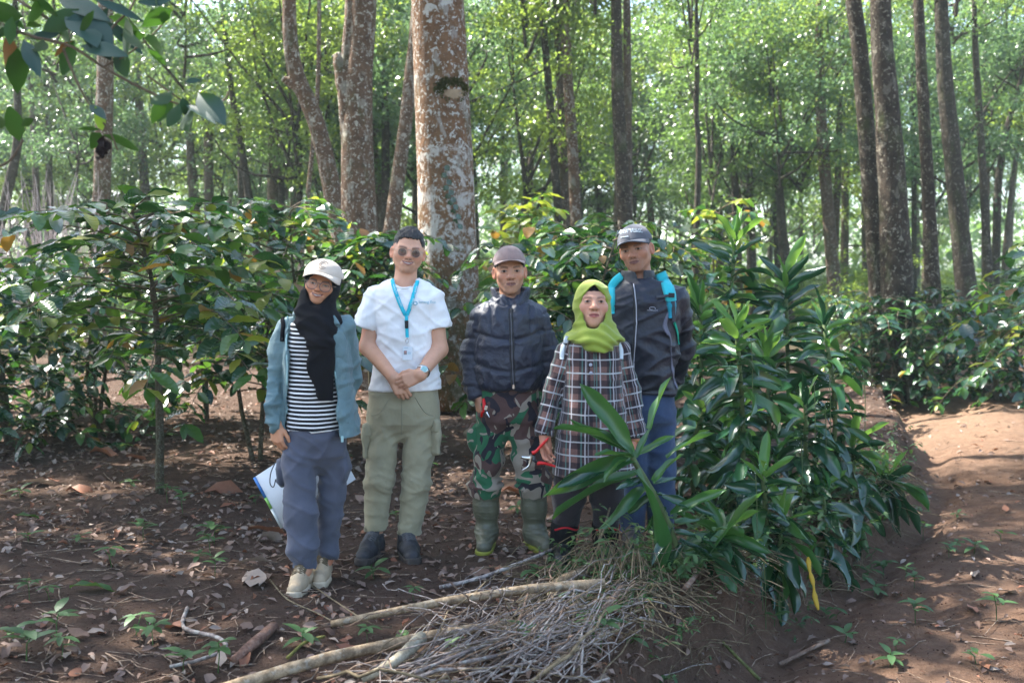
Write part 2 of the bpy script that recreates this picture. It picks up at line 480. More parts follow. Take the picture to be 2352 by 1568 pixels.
# ------------------------------------------------------------------ coffee shrubs
def shrub_leaves(root, base, R, T, S, kinds, keep=300, stuffmat=None):
    """leaves as parts: the nearest ones singly, any beyond the limit joined"""
    n = len(T)
    order = np.argsort(np.linalg.norm(T - CAMP, axis=1))
    one, rest = order[:keep], order[keep:]
    for i in one:
        k = kinds[i]
        me = COF_ME[k][int(rng.integers(4))]
        put('leaf', me, root, M4(R[i], T[i] - base, S[i]))
    if len(rest):
        for k in ('dark', 'mid', 'yel', 'old'):
            sel = [i for i in rest if kinds[i] == k]
            if sel:
                v, f = COF_SH[1]
                V, F = spread(v, f, R[sel], T[sel] - base, S[sel])
                o = put('leaves', mesh_np('leaves', V, F, COF_ME[k][0].materials[0]), root); o['kind'] = 'stuff'
def coffee(base, h, reach, label, nb=22, mix=(.72, .2, .05, .03), lsize=.18, trunks=1, seed=0, low=.15, keep=300, droop=.6, near_=False, group=None, step=.075, name='coffee_shrub'):
    r = np.random.default_rng(seed)
    base = np.array([base[0], base[1], g1(base[0], base[1])])
    root = empty(name, base, label, 'shrub', group)
    brs, Rl, Tl, Sl, Kl = [], [], [], [], []
    for s in range(trunks):
        off = np.array([r.normal(0, .10), r.normal(0, .06), 0]) * (trunks > 1)
        top = np.array([off[0] * 3 + r.normal(0, .06), off[1] * 2 + r.normal(0, .05), h * r.uniform(.88, 1.0)])
        tp = smooth_path([off * .3 - [0, 0, .06], off + [r.normal(0, .03), 0, h * .35], off * 2 + [r.normal(0, .04), 0, h * .7], top], 12)
        rad = np.linspace(.028, .006, 12) * (1.15 if trunks == 1 else .8)
        V, F = tube(tp, rad, 7, jitter=.12, seed=seed)
        obj('trunk', V, F, COFBARK, root)
        for b in range(nb // trunks):
            t = low + (1 - low) * ((b + r.uniform(0, 1)) / (nb // trunks))
            p0 = np.array([np.interp(t * 11, np.arange(12), tp[:, k]) for k in range(3)])
            az = b * 2.4 + r.uniform(-.4, .4) + s
            ln = reach * (1 - .55 * max(0, t - .45) / .55) * r.uniform(.75, 1.1)
            d = np.array([math.cos(az), math.sin(az), 0])
            up = .22 + .55 * max(0, t - .5)
            n = max(6, int(ln / step))
            u = np.linspace(0, 1, n)
            path = p0 + np.outer(u * ln, d) + np.outer(ln * (up * u - droop * u ** 2.2), [0, 0, 1]) + np.outer(np.sin(u * 5 + r.uniform(0, 6)) * .02, [d[1], -d[0], .5])
            gr = gz(path[:, 0] + base[0], path[:, 1] + base[1]) - base[2]
            path[:, 2] = np.maximum(path[:, 2], gr + .03)
            brs.append(tube(path, np.linspace(.0065, .0022, n), 5, caps=False))
            T = np.gradient(path, axis=0); T /= np.linalg.norm(T, axis=1, keepdims=True)
            for i in range(max(1, int(n * .22)), n):
                side = np.cross(T[i], [0, 0, 1]); side /= np.linalg.norm(side) + 1e-6
                for sg in (-1, 1):
                    if r.uniform() < .12: continue
                    dd = T[i] * r.uniform(.25, .7) + side * sg + np.array([0, 0, r.uniform(-.55, .25)]) + r.normal(0, .15, 3)
                    Rl.append(frames([dd], roll=np.array([r.normal(0, .35)]))[0]); Tl.append(base + path[i]); Sl.append(lsize * r.uniform(.65, 1.2))
                    q = r.uniform(); k = np.searchsorted(np.cumsum(mix), q)
                    Kl.append(('dark', 'mid', 'yel', 'old')[min(k, 3)])
            dd = T[-1] + r.normal(0, .2, 3); Rl.append(frames([dd])[0]); Tl.append(base + path[-1]); Sl.append(lsize * .7); Kl.append('mid' if r.uniform() < .7 else 'yel')
    if near_:
        for v, f in brs: obj('branch', v, f[0], TWIG, root)
    else:
        V, F = merge([(v, f[0]) for v, f in brs]); o = obj('branches', V, F, TWIG, root); o['kind'] = 'stuff'
    shrub_leaves(root, base, np.array(Rl), np.array(Tl), np.array(Sl), Kl, keep)
    return root

# ------------------------------------------------------------------ forest trees
def crown_shape(seed, n=6500, R=(3.4, 3.4, 3.8), clumps=60, leaf=.17, hollow=.2):
    r = np.random.default_rng(seed)
    c = r.normal(0, 1, (clumps, 3)); c /= np.linalg.norm(c, axis=1, keepdims=True)
    c *= r.uniform(hollow, 1, (clumps, 1)) ** .6 * np.array(R)
    k = r.integers(0, clumps, n)
    sz = r.uniform(.30, .75, clumps)
    P = c[k] + r.normal(0, 1, (n, 3)) * sz[k][:, None] * np.array([.62, .62, .36])
    D = r.normal(0, 1, (n, 3)) + np.array([0, 0, -.35])
    Rm = frames(D, up=(0, 0, 1), roll=r.uniform(-1, 1, n))
    v = np.array([[0, 0, 0], [.28, .45, .05], [0, 1, -.08], [-.28, .45, .05]]); f = np.array([[0, 1, 2, 3]])
    V, F = spread(v, f, Rm, P, leaf * r.uniform(.6, 1.25, n))
    # limbs reaching into the clumps
    parts = []
    for q in c[r.permutation(clumps)[:8]]:
        s0 = np.array([0, 0, -R[2] * r.uniform(.3, 1.0)])
        mid = (s0 + q) / 2 + r.normal(0, .25, 3) + [0, 0, -.2]
        v_, f_ = tube(smooth_path([s0, mid, q], 7), np.linspace(.055, .012, 7), 5, caps=False)
        parts.append((v_, f_[0]))
    LV, LF = merge(parts)
    return (V, F), (LV, LF)
CROWNS = []
for k in range(5):
    (V, F), (LV, LF) = crown_shape(40 + k, 7000, leaf=(.14, .15, .16, .15, .14)[k])
    CROWNS.append(({m.name: mesh_np('crown', V, F, m, False) for m in (CROWN_A, CROWN_B, CROWN_C)}, {m.name: mesh_np('limbs', LV, LF, m) for m in (BARK_B, BARK_C)}))
def add_crown(root, base, pos, scale, mat, seed=0, limbs=BARK_C, rz=None):
    r = np.random.default_rng(seed)
    cm, lm = CROWNS[seed % 5]
    mw = M4(Rz_(r.uniform(0, 6.28) if rz is None else rz), np.asarray(pos) - base, scale)
    put('crown', cm[mat.name], root, mw); put('limbs', lm[limbs.name], root, mw)
def Rz_(a): c, s = math.cos(a), math.sin(a); return np.array([[c, -s, 0], [s, c, 0], [0, 0, 1]])
def tree(label, Y, pts, bark, top=11.0, crown=None, group=None, sides=16, seed=0, cs=1.0, rough_=.05, forks=(), knots=(), flare=1.25, cz=None, name='tree'):
    """trunk through picture points (px, py, half width px) at depth Y, rooted in the ground, crown above"""
    P = [at(x, y, Y) for x, y, w in pts]; W = [w / FOC * Y for x, y, w in pts]
    o = np.argsort([-p[2] for p in P]); P = [P[i] for i in o[::-1]]; W = [W[i] for i in o[::-1]]
    d = P[0] - P[1] if len(P) > 1 else np.array([0, 0, -1.0])
    gx = P[0] + d / max(abs(d[2]), 1e-6) * max(P[0][2], .05)
    zb = g1(gx[0], gx[1])
    if P[0][2] > zb + .2: P.insert(0, np.array([gx[0], gx[1], zb - .05])); W.insert(0, W[0] * flare)
    u = P[-1] - P[-2]
    if P[-1][2] < top:
        k = (top - P[-1][2]); e = u / max(u[2], .2)
        P.append(P[-1] + np.array([e[0] * .5 * k, e[1] * k * .3, k])); W.append(W[-1] * .55)
    base = np.array([P[0][0], P[0][1], zb])
    root = empty(name, base, label, 'tree', group)
    n = 34
    idx = np.linspace(0, len(P) - 1, n)
    PA = np.array(P); s_ = np.concatenate([[0], np.cumsum(np.linalg.norm(np.diff(PA, axis=0), axis=1))])
    se = np.concatenate([np.linspace(0, s_[-2], n - 4)[:-1], np.linspace(s_[-2], s_[-1], 5)])
    path = np.stack([np.interp(se, s_, PA[:, k]) for k in range(3)], 1); rad = np.interp(se, s_, W)
    for _ in range(3):
        path[1:-1] = (path[:-2] + 2 * path[1:-1] + path[2:]) / 4; rad[1:-1] = (rad[:-2] + 2 * rad[1:-1] + rad[2:]) / 4
    V, F = tube(path - base, rad, sides)
    N = V.copy(); c = np.repeat(path - base, sides, 0)
    m = len(c)
    dv = V[:m] - c
    q = V[:m] / max(rad[0], .05) * .5
    nn = vnoise(q * np.array([3, 3, .8]) + seed, seed + 1) + .5 * vnoise(q * np.array([7, 7, 2.5]) + seed, seed + 2)
    V[:m] += dv * (rough_ * nn)[:, None]
    obj('trunk', V, F, bark, root)
    for fk in forks:       # side limbs: list of picture points
        FP = np.array([at(x, y, Y + (dy if False else 0)) for x, y, w in fk]) - base; FW = np.array([w for *_, w in fk]) / FOC * Y
        n2 = 12
        v, f = tube(smooth_path(FP, n2), np.interp(np.linspace(0, len(FW) - 1, n2), np.arange(len(FW)), FW), 9, jitter=.08, seed=seed)
        obj('limb', v, f, bark, root)
    for kx, ky, kw in knots:
        c = at(kx, ky, Y - .05) - base
        v, f = tube(np.array([c + [0, .05, 0], c, c + [0, -.06, 0], c + [0, -.085, 0]]), np.array([1.15, 1.1, .95, .55]) * kw / FOC * Y, 12, jitter=.1, seed=seed)
        obj('knot', v, f, bark, root)
    if crown:
        for k, (dx, dy, z, s) in enumerate(crown if isinstance(crown, list) else [crown]):
            tp = path[-1]
            add_crown(root, base, (tp[0] + dx, tp[1] + dy, z), s, (CROWN_A, CROWN_B, CROWN_C)[(seed + k) % 3], seed + k)
    return root

def build_trees():
    big = tree('thick orange brown trunk with white lichen and a mossy scar behind the group', 11.0,
         [(1002, -30, 58), (1008, 60, 60), (1018, 280, 63), (1023, 420, 64), (1028, 560, 66), (1038, 800, 70), (1042, 935, 74)], BARK_BIG, 10, [(-.5, 0, 11, .8)], sides=40, seed=1, rough_=.022)
    # mossy scar with a bare middle, and the creeper climbing the trunk
    b = np.array(big.location)
    tr = [o for o in big.children if o.name.startswith('trunk')][0]
    bv = BVHTree.FromPolygons([v.co[:] for v in tr.data.vertices], [list(p.vertices) for p in tr.data.polygons])
    def on(px, py):
        d = ray(px, py); h = bv.ray_cast(Vector((CAMP - b).tolist()), Vector(d.tolist()))
        return (np.array(h[0]), np.array(h[1])) if h[0] is not None else (None, None)
    MOSS = simple('green_moss', (.070, .072, .020), .95, .1, .45, 40, [(120, .01)])
    SCAR = simple('bare_wood_scar', (.27, .19, .115), .85, .2, .2, 18, [(30, .006)])
    rr = np.random.default_rng(5)
    pts, nrm = [], []
    for _ in range(1500):
        a = rr.uniform(0, 6.28); q = rr.uniform(.72, 1.12 + .28 * max(0, -math.cos(a - .9)))
        x, y = 1040 + 31 * q * math.cos(a), 209 + 21 * q * math.sin(a) + (4 if math.sin(a) > 0 else -3) * rr.uniform()
        if math.sin(a) > .1 and rr.uniform() < .93: continue
        if math.cos(a) > .55 and rr.uniform() < .45: continue
        x += rr.normal(0, 3); y += rr.normal(0, 2.5)
        p, n = on(x, y)
        if p is not None: pts.append(p); nrm.append(n)
    pts, nrm = np.array(pts), np.array(nrm)
    v, f = np.array([[-.5, 0, 0], [.5, 0, 0], [.35, .5, .25], [-.35, .5, .25]]), np.array([[0, 1, 2, 3]])
    V, F = spread(v, f, frames(nrm + rr.normal(0, .6, nrm.shape) + [0, 0, -.3], roll=rr.uniform(-2, 2, len(pts))), pts, rr.uniform(.018, .034, len(pts)))
    o = obj('moss', V, F, MOSS, big, False); o['kind'] = 'stuff'
    ring = [on(1040 + 25 * math.cos(a) * (1 - .25 * (math.sin(a) < -.2) * abs(math.cos(a * 1.5))), 212 + 14 * math.sin(a)) for a in np.linspace(0, 6.28, 20)[:-1]]
    ring = [on(1043 + (21 + 3 * math.sin(3 * a)) * math.cos(a), 214 + 11 * math.sin(a) - 2 * math.cos(2 * a)) for a in np.linspace(0, 6.28, 20)[:-1]]
    c, n = on(1040, 212)
    V = np.array([p + nn * .006 for p, nn in ring] + [c + n * .012])
    obj('scar', V, np.array([(i, (i + 1) % 19, 19) for i in range(19)]), SCAR, big)
    cp = [on(x, y) for x, y in smooth_path([(1022, 380, 0), (1028, 420, 0), (1033, 445, 0), (1040, 465, 0), (1047, 492, 0), (1052, 520, 0)], 26)[:, :2]]
    V, F = tube(np.array([p + n * .006 for p, n in cp]), .004, 5)
    vine = tag(obj('creeper', V + b, F, GREENSTEM), 'small leaved creeper climbing the pale lower part of the thick trunk', 'creeper')
    lv = mesh_np('creeper_leaf', *leaf_shape(5, 3, .85, .45, .35, .2, .1, .02), COF_DARK)
    for i, (p, n) in enumerate(cp):
        if i % 2 == 0: put('leaf', lv, vine, M4(frames([np.array([.5 * (-1) ** (i // 2), 0, -.6])], up=n)[0], b + p + n * .012, .075))
    stub = on(1078, 318)
    tree('grey lichen trunk with a knobbly stub just left of the thick trunk', 13.0,
         [(836, -30, 28), (833, 60, 29), (826, 150, 30), (820, 250, 34), (820, 350, 36), (824, 460, 40)], BARK_A, 10, [(-1.6, -1.5, 11, .5)], sides=24, seed=2, rough_=.05,
         forks=[[(806, 290, 24), (790, 190, 20), (779, 140, 15), (772, 124, 9)], [(805, 330, 22), (795, 230, 19), (800, 130, 17), (808, 40, 17), (808, -40, 16)]])
    tree('crooked lichen trunk bending left above a broken stub', 14.0,
         [(664, -30, 15), (664, 60, 16), (670, 150, 18), (682, 192, 19), (706, 222, 19), (728, 280, 19), (748, 360, 20), (766, 450, 22)], BARK_A, 10, [(-1.5, -1.0, 11, .5)], sides=18, seed=3,
         forks=[[(690, 205, 15), (668, 190, 11), (656, 184, 9), (650, 180, 7)]])
    tree('leaning pale lichen trunk half behind the thick trunk', 16.0, [(958, 60, 15), (943, 180, 15), (930, 300, 15), (915, 400, 16), (905, 480, 18)], BARK_A, 11, [(.6, .3, 11.5, .36)], sides=14, seed=4)
    tree('straight grey brown trunk behind the hanging leaves on the left', 18.0, [(243, 60, 17), (241, 200, 19), (238, 330, 19), (232, 470, 20)], BARK_A, 11, [(0, 0, 10.5, .8)], sides=14, seed=5)
    rows = [
        ('dark slim stem, left of the close group of three right of the thick trunk', 20, [(1243, 0, 7), (1262, 220, 9), (1278, 430, 10)], BARK_C, 6),
        ('middle stem of the close group of three right of the thick trunk', 20.5, [(1278, 0, 10), (1290, 200, 12), (1296, 430, 13)], BARK_B, 7),
        ('pale stem, right of the close group of three right of the thick trunk', 19.5, [(1296, 0, 11), (1305, 200, 12), (1315, 330, 13), (1322, 490, 13)], BARK_A, 8),
        ('straight brown trunk above the grey lettered cap', 18, [(1416, 90, 13), (1420, 250, 15), (1430, 420, 16), (1436, 520, 17)], BARK_R, 9),
        ('slim stem touching the straight brown trunk above the grey cap', 18.8, [(1440, 60, 9), (1443, 300, 9), (1444, 430, 9)], BARK_B, 10),
        ('mottled trunk leaning left, front one of the right pair', 15, [(1955, -20, 17), (1975, 110, 18), (1990, 300, 19), (2005, 480, 21), (2018, 640, 23)], BARK_R, 11),
        ('thick brown trunk of the right pair with peeling bark', 14.5, [(2022, -20, 22), (2025, 100, 24), (2038, 250, 27), (2050, 420, 31), (2060, 640, 36)], BARK_R, 12),
        ('slim pale trunk right of the right pair', 16, [(2108, -20, 11), (2116, 150, 12), (2130, 400, 14), (2142, 640, 17)], BARK_R, 13),
        ('dark forked trunk far right beyond the hedge', 19, [(2168, 170, 17), (2182, 300, 19), (2200, 480, 20), (2215, 620, 23)], BARK_C, 14),
        ('thin dark trunk near the right edge', 22, [(2240, 120, 7), (2252, 300, 8), (2262, 480, 9)], BARK_C, 15),
        ('thin dark leaning trunk at the right edge', 24, [(2345, 190, 5), (2310, 300, 7), (2292, 420, 8), (2290, 500, 9)], BARK_C, 16),
        ('brown trunk between the dracaena and the right pair', 24, [(1885, 250, 12), (1893, 380, 13), (1905, 520, 14), (1912, 600, 15)], BARK_B, 17),
        ('wavy dark thin stem above the bright middle shrubs', 22, [(1600, 90, 5), (1602, 180, 6), (1597, 260, 6), (1606, 330, 6), (1604, 400, 7)], BARK_C, 18),
        ('dark thin trunk over the tall dracaena', 26, [(1775, 280, 8), (1785, 380, 9), (1795, 500, 10)], BARK_C, 19),
        ('dark thin pair of stems left of the tall dracaena', 27, [(1682, 250, 7), (1686, 350, 8), (1690, 470, 9)], BARK_C, 20),
        ('twin stem beside the dark thin trunk left of the tall dracaena', 27.5, [(1712, 160, 8), (1716, 300, 9), (1722, 470, 10)], BARK_C, 21),
        ('dark slanting thin trunk above the left coffee hedge', 21, [(535, 240, 7), (552, 320, 8), (568, 430, 9)], BARK_C, 22),
        ('brown trunk left of the crooked lichen trunk', 24, [(628, 210, 11), (628, 320, 12), (626, 470, 13)], BARK_B, 23),
        ('thin trunk hugging the brown trunk left of the crooked one', 25, [(650, 200, 6), (648, 330, 7), (645, 470, 7)], BARK_C, 24),
        ('thin dark trunk directly behind the crooked lichen trunk', 25, [(684, 190, 6), (686, 320, 7), (688, 430, 7)], BARK_C, 25),
        ('dark trunk in the gap between the knobbly and the thick trunk', 23, [(884, 180, 8), (886, 300, 9), (885, 470, 10)], BARK_C, 26),
        ('hazy slim trunk rising over the left hedge', 28, [(480, 120, 9), (478, 300, 10), (480, 440, 11)], BARK_B, 27),
        ('second hazy slim trunk rising over the left hedge', 29, [(436, 330, 9), (442, 420, 10), (448, 500, 11)], BARK_B, 28),
        ('pale thin sapling left of the knobbly trunk', 17, [(733, -20, 4), (733, 100, 5), (730, 220, 5), (722, 300, 5)], BARK_A, 29),
        ('dark crooked trunk at the left picture edge', 20, [(40, 230, 8), (42, 330, 10), (22, 420, 11), (8, 480, 11)], BARK_C, 30),
        ('hazy trunk behind the bare grey shrub', 30, [(110, 250, 6), (112, 350, 7), (114, 450, 8)], BARK_B, 31),
    ]
    for i, (lb, Y, pts, bk, sd) in enumerate(rows):
        r = np.random.default_rng(sd)
        top = 9 if Y < 20 else 8
        cr = [(r.normal(0, .4), r.normal(0, .4), r.uniform(9.5, 11.5) if Y < 17 else r.uniform(7.5, 9.0), r.uniform(.4, .55) if Y < 17 else r.uniform(.5, .7))]
        if Y >= 20: cr.append((r.normal(0, 1.2), r.normal(0, 1) + 1, r.uniform(5.2, 6.5), r.uniform(.6, .8)))
        tree(lb, Y, pts, bk, top, cr, sides=10, seed=sd)
    # trees out of the picture added to shade the group
    for k, (x, y, z, s) in enumerate(SHADE):
        base = np.array([x, y, g1(x, y)])
        root = empty('tree', base, 'tall unseen tree added to shade the clearing', 'tree', 'unseen trees added for shade')
        v, f = tube(np.array([[0, 0, -.1], [.05, 0, 2], [.1, .05, 5], [.1, .1, z]]), (.26, .2, .17, .1), 12); obj('trunk', v, f, BARK_A, root)
        add_crown(root, base, (x, y, z), s, (CROWN_A, CROWN_B)[k % 2], 60 + k)
    # the forest behind
    r = np.random.default_rng(77)
    k = 0
    for row, (Y0, Y1, n) in enumerate(((24, 33, 21), (34, 44, 28), (45, 60, 32))):
        for j in range(n):
            Y = r.uniform(Y0, Y1); x = ((j + r.uniform(.1, .9)) / n * 2 - 1) * Y * .60
            base = np.array([x, Y, g1(x, Y)])
            side = 'left' if x < -.18 * Y else ('right' if x > .18 * Y else 'middle'); q4 = (0, 1, 0, 2)[k % 4]; mt = (CROWN_A, CROWN_B, CROWN_C)[q4]
            root = empty('tree', base, 'slender far tree, %s crown, %s row, %s third of the view' % (('mid green', 'bluish green', 'yellow green')[q4], ('nearest', 'second', 'last')[row], side), 'tree', 'slender trees of the forest behind')
            h = r.uniform(9, 15); lean = r.normal(0, .5, 2)
            w = r.uniform(.10, .22)
            p = smooth_path([[0, 0, -.1], [lean[0] * .3, 0, h * .4], [lean[0], lean[1], h]], 8)
            v, f = tube(p, np.linspace(w, w * .4, 8), 7, jitter=.1, seed=k); obj('trunk', v, f, (BARK_B, BARK_C)[k % 2], root)
            if r.uniform() < (.2, .5, .8)[row]: add_crown(root, base, base + [lean[0], lean[1], h - 1], r.uniform(.8, 1.1), mt, 100 + k)
            add_crown(root, base, base + [lean[0] * .5 + r.normal(0, .8), r.normal(0, .8), h * r.uniform(.50, .70)], r.uniform(.70, 1.0), mt, 200 + k)
            k += 1
    # bushes between the far trunks
    for j in range(64):
        Y = r.uniform(19, 54); x = r.uniform(-.56, .56) * Y
        if abs(x - 5.5) < 1.5 and Y < 22: continue
        base = np.array([x, Y, g1(x, Y)])
        root = empty('bush', base, '%s bush on the far forest floor, %s' % (('mid green', 'yellow green', 'bluish green')[j % 3], 'behind the left hedge' if x < -.15 * Y else ('behind the right hedge' if x > .2 * Y else 'behind the group')), 'bush', 'bushes on the forest floor behind')
        cm, lm = CROWNS[j % 5]
        k2 = r.uniform(.35, .6)
        put('crown', cm[(CROWN_A, CROWN_C, CROWN_B)[j % 3].name], root, M4(Rz_(r.uniform(0, 6)), np.array([0, 0, .9]), (k2, k2, k2 * .62)))
    # closing wood far behind, one mass
    n = 70000
    x = r.uniform(-60, 60, n); y = r.uniform(62, 95, n); z = r.uniform(0, 1, n) ** 1.25 * 22
    cl = vnoise(np.stack([x * .22, y * .1, z * .3], 1), 4)
    ok = cl > -.12 - .9 * (z < 6) + .25 * (z / 22) + .30 * sstep(10, 40, x) * (z > 4)
    x, y, z = x[ok], y[ok], z[ok]
    V, F = spread(np.array([[0, 0, 0], [.3, .45, .05], [0, 1, -.08], [-.3, .45, .05]]), np.array([[0, 1, 2, 3]]), frames(r.normal(0, 1, (len(x), 3))), np.stack([x, y, z], 1), r.uniform(.45, .95, len(x)))
    tag(obj('forest', V, F, CROWN_A, None, False), 'far wood closing the view', kind='stuff')
SHADE = [(-7.4, 7.6, 9.5, 1.1), (-4.85, 8.5, 9.5, 1.0), (-9.8, 9.6, 10, 1.1), (-5.6, 5.0, 9.5, .9)]
build_trees()
# ------------------------------------------------------------------ implicit-surface toolkit (people, clothes, boots, bags)
def smin(a, b, k):
    h = np.maximum(k - np.abs(a - b), 0) / k
    return np.minimum(a, b) - h * h * k * .25
def smax(a, b, k): return -smin(-a, -b, k)
def rc(P, a, b, r1, r2):
    a = np.asarray(a, float); b = np.asarray(b, float); ba = b - a
    t = np.clip(((P - a) @ ba) / max(ba @ ba, 1e-9), 0, 1)
    return np.linalg.norm(P - a - t[:, None] * ba, axis=1) - (r1 + (r2 - r1) * t)
def chain(P, pts, rads, k=.03):
    d = None
    for i in range(len(pts) - 1):
        e = rc(P, pts[i], pts[i + 1], rads[i], rads[i + 1])
        d = e if d is None else smin(d, e, k)
    return d
def ell(P, c, r):
    q = (P - np.asarray(c, float)) / np.asarray(r, float)
    k0 = np.linalg.norm(q, axis=1); k1 = np.linalg.norm(q / np.asarray(r, float), axis=1)
    return k0 * (k0 - 1) / np.maximum(k1, 1e-6)
def prof(P, tab, n=2.3, ends=True):
    """stack of rounded cross sections: rows z, cx, cy, half width, half depth"""
    T = np.asarray(tab, float); T = T[np.argsort(T[:, 0])]
    z = P[:, 2]
    cx, cy, a, b = (np.interp(z, T[:, 0], T[:, i]) for i in (1, 2, 3, 4))
    q = ((np.abs(P[:, 0] - cx) / a) ** n + (np.abs(P[:, 1] - cy) / b) ** n) ** (1 / n)
    d = (q - 1) * np.minimum(a, b)
    if ends: d = np.maximum(d, np.maximum(z - T[-1, 0], T[0, 0] - z))
    return d
def axis(lo, hi, h, fine=None, spans=()):
    out = [lo]
    while out[-1] < hi:
        x = out[-1]; st = h
        for a, b in spans:
            if a - 1e-9 <= x < b: st = fine
            elif x < a: st = min(st, max(fine, a - x))
        out.append(x + st)
    return np.array(out)
def mesh_sdf(f, ax, ay, az, proj=1, B=8):
    nx, ny, nz = len(ax), len(ay), len(az)
    D = np.empty((nx, ny, nz), np.float32)
    bi = [np.arange(0, n, B) for n in (nx, ny, nz)]
    lo = [a[b] for a, b in zip((ax, ay, az), bi)]
    hi = [a[np.minimum(b + B, n) - 1] for a, b, n in zip((ax, ay, az), bi, (nx, ny, nz))]
    c = [(l + h) / 2 for l, h in zip(lo, hi)]
    hd = [(h - l) / 2 for l, h in zip(lo, hi)]
    G = np.stack(np.meshgrid(*c, indexing='ij'), -1).reshape(-1, 3)
    H = np.linalg.norm(np.stack(np.meshgrid(*hd, indexing='ij'), -1).reshape(-1, 3), axis=1)
    dc = f(G)
    act = np.abs(dc) < H * 1.35 + .02
    sh = tuple(len(b) for b in bi)
    sg = np.where(dc < 0, -1.0, 1.0).reshape(sh)
    D[:] = np.repeat(np.repeat(np.repeat(sg, B, 0), B, 1), B, 2)[:nx, :ny, :nz]
    A = np.repeat(np.repeat(np.repeat(act.reshape(sh), B, 0), B, 1), B, 2)[:nx, :ny, :nz]
    I = np.nonzero(A)
    P = np.stack([ax[I[0]], ay[I[1]], az[I[2]]], 1)
    vals = np.empty(len(P), np.float32)
    for s in range(0, len(P), 200000): vals[s:s + 200000] = f(P[s:s + 200000])
    D[I] = vals
    S = D < 0
    axs = (ax, ay, az)
    cx, cy, cz = nx - 1, ny - 1, nz - 1
    cells, pos, quads = [], [], []
    for d in range(3):
        s0 = [slice(None)] * 3; s1 = [slice(None)] * 3
        s0[d] = slice(0, -1); s1[d] = slice(1, None)
        E = np.nonzero(S[tuple(s0)] != S[tuple(s1)])
        i = np.stack(E, 1)
        u, v = (d + 1) % 3, (d + 2) % 3
        dims = (nx, ny, nz)
        ok = (i[:, u] > 0) & (i[:, v] > 0) & (i[:, u] < dims[u] - 1) & (i[:, v] < dims[v] - 1)
        i = i[ok]
        j = i.copy(); j[:, d] += 1
        d0 = D[i[:, 0], i[:, 1], i[:, 2]].astype(float); d1 = D[j[:, 0], j[:, 1], j[:, 2]].astype(float)
        t = d0 / (d0 - d1)
        p = np.stack([axs[k][i[:, k]] for k in range(3)], 1)
        p[:, d] = axs[d][i[:, d]] * (1 - t) + axs[d][j[:, d]] * t
        q = []
        for du, dv in ((-1, -1), (0, -1), (0, 0), (-1, 0)):
            c_ = i.copy(); c_[:, u] += du; c_[:, v] += dv
            q.append((c_[:, 0] * cy + c_[:, 1]) * cz + c_[:, 2])
        q = np.stack(q, 1)
        flip = d0 > 0
        q[flip] = q[flip][:, ::-1]
        quads.append(q)
        for k in range(4): cells.append(q[:, k]); pos.append(p)
    cells = np.concatenate(cells); pos = np.concatenate(pos)
    ids, inv = np.unique(cells, return_inverse=True)
    n = np.bincount(inv)
    V = np.stack([np.bincount(inv, pos[:, k]) / n for k in range(3)], 1)
    F = np.searchsorted(ids, np.concatenate(quads))
    for _ in range(proj):
        e = 1e-3
        d0 = f(V)
        g = np.stack([f(V + np.eye(3)[k] * e) - d0 for k in range(3)], 1) / e
        l = np.maximum((g * g).sum(1), .05)
        V = V - np.clip(d0 / l, -.006, .006)[:, None] * g
    return V, F
def normals(V, F):
    N = np.zeros_like(V)
    for a, b, c in ((0, 1, 2), (0, 2, 3)):
        if F.shape[1] < 4 and b == 2: break
        n = np.cross(V[F[:, b]] - V[F[:, a]], V[F[:, c]] - V[F[:, a]])
        for k in (a, b, c):
            for ax_ in range(3): N[:, ax_] += np.bincount(F[:, k], n[:, ax_], len(V))
    return N / np.maximum(np.linalg.norm(N, axis=1, keepdims=True), 1e-12)
def fold(P, sx, sy, sz, seed, sharp=1.5):
    """crease noise, about -1..1"""
    Q = P * np.array([sx, sy, sz])
    Q = Q + .55 * np.stack([vnoise(Q * .6, seed + 1), vnoise(Q * .6, seed + 2), vnoise(Q * .6, seed + 3)], 1)
    r = 1 - np.abs(vnoise(Q, seed))
    return (r ** sharp) * 2 - 1
def box_lo_hi(f, lo, hi, h, proj=1):
    return mesh_sdf(f, axis(lo[0], hi[0], h), axis(lo[1], hi[1], h), axis(lo[2], hi[2], h), proj)
def near(P, c, r, fn, out_r):
    """fn only where P lies within r of c; a safe distance elsewhere"""
    l = np.linalg.norm(P - c, axis=1)
    d = np.maximum(l - out_r, .02)
    m = l < r
    if m.any(): d[m] = fn(P[m])
    return d
def Rx(a): c, s = math.cos(a), math.sin(a); return np.array([[1, 0, 0], [0, c, -s], [0, s, c]])
def Ry(a): c, s = math.cos(a), math.sin(a); return np.array([[c, 0, s], [0, 1, 0], [-s, 0, c]])
def Rz(a): c, s = math.cos(a), math.sin(a); return np.array([[c, -s, 0], [s, c, 0], [0, 0, 1]])

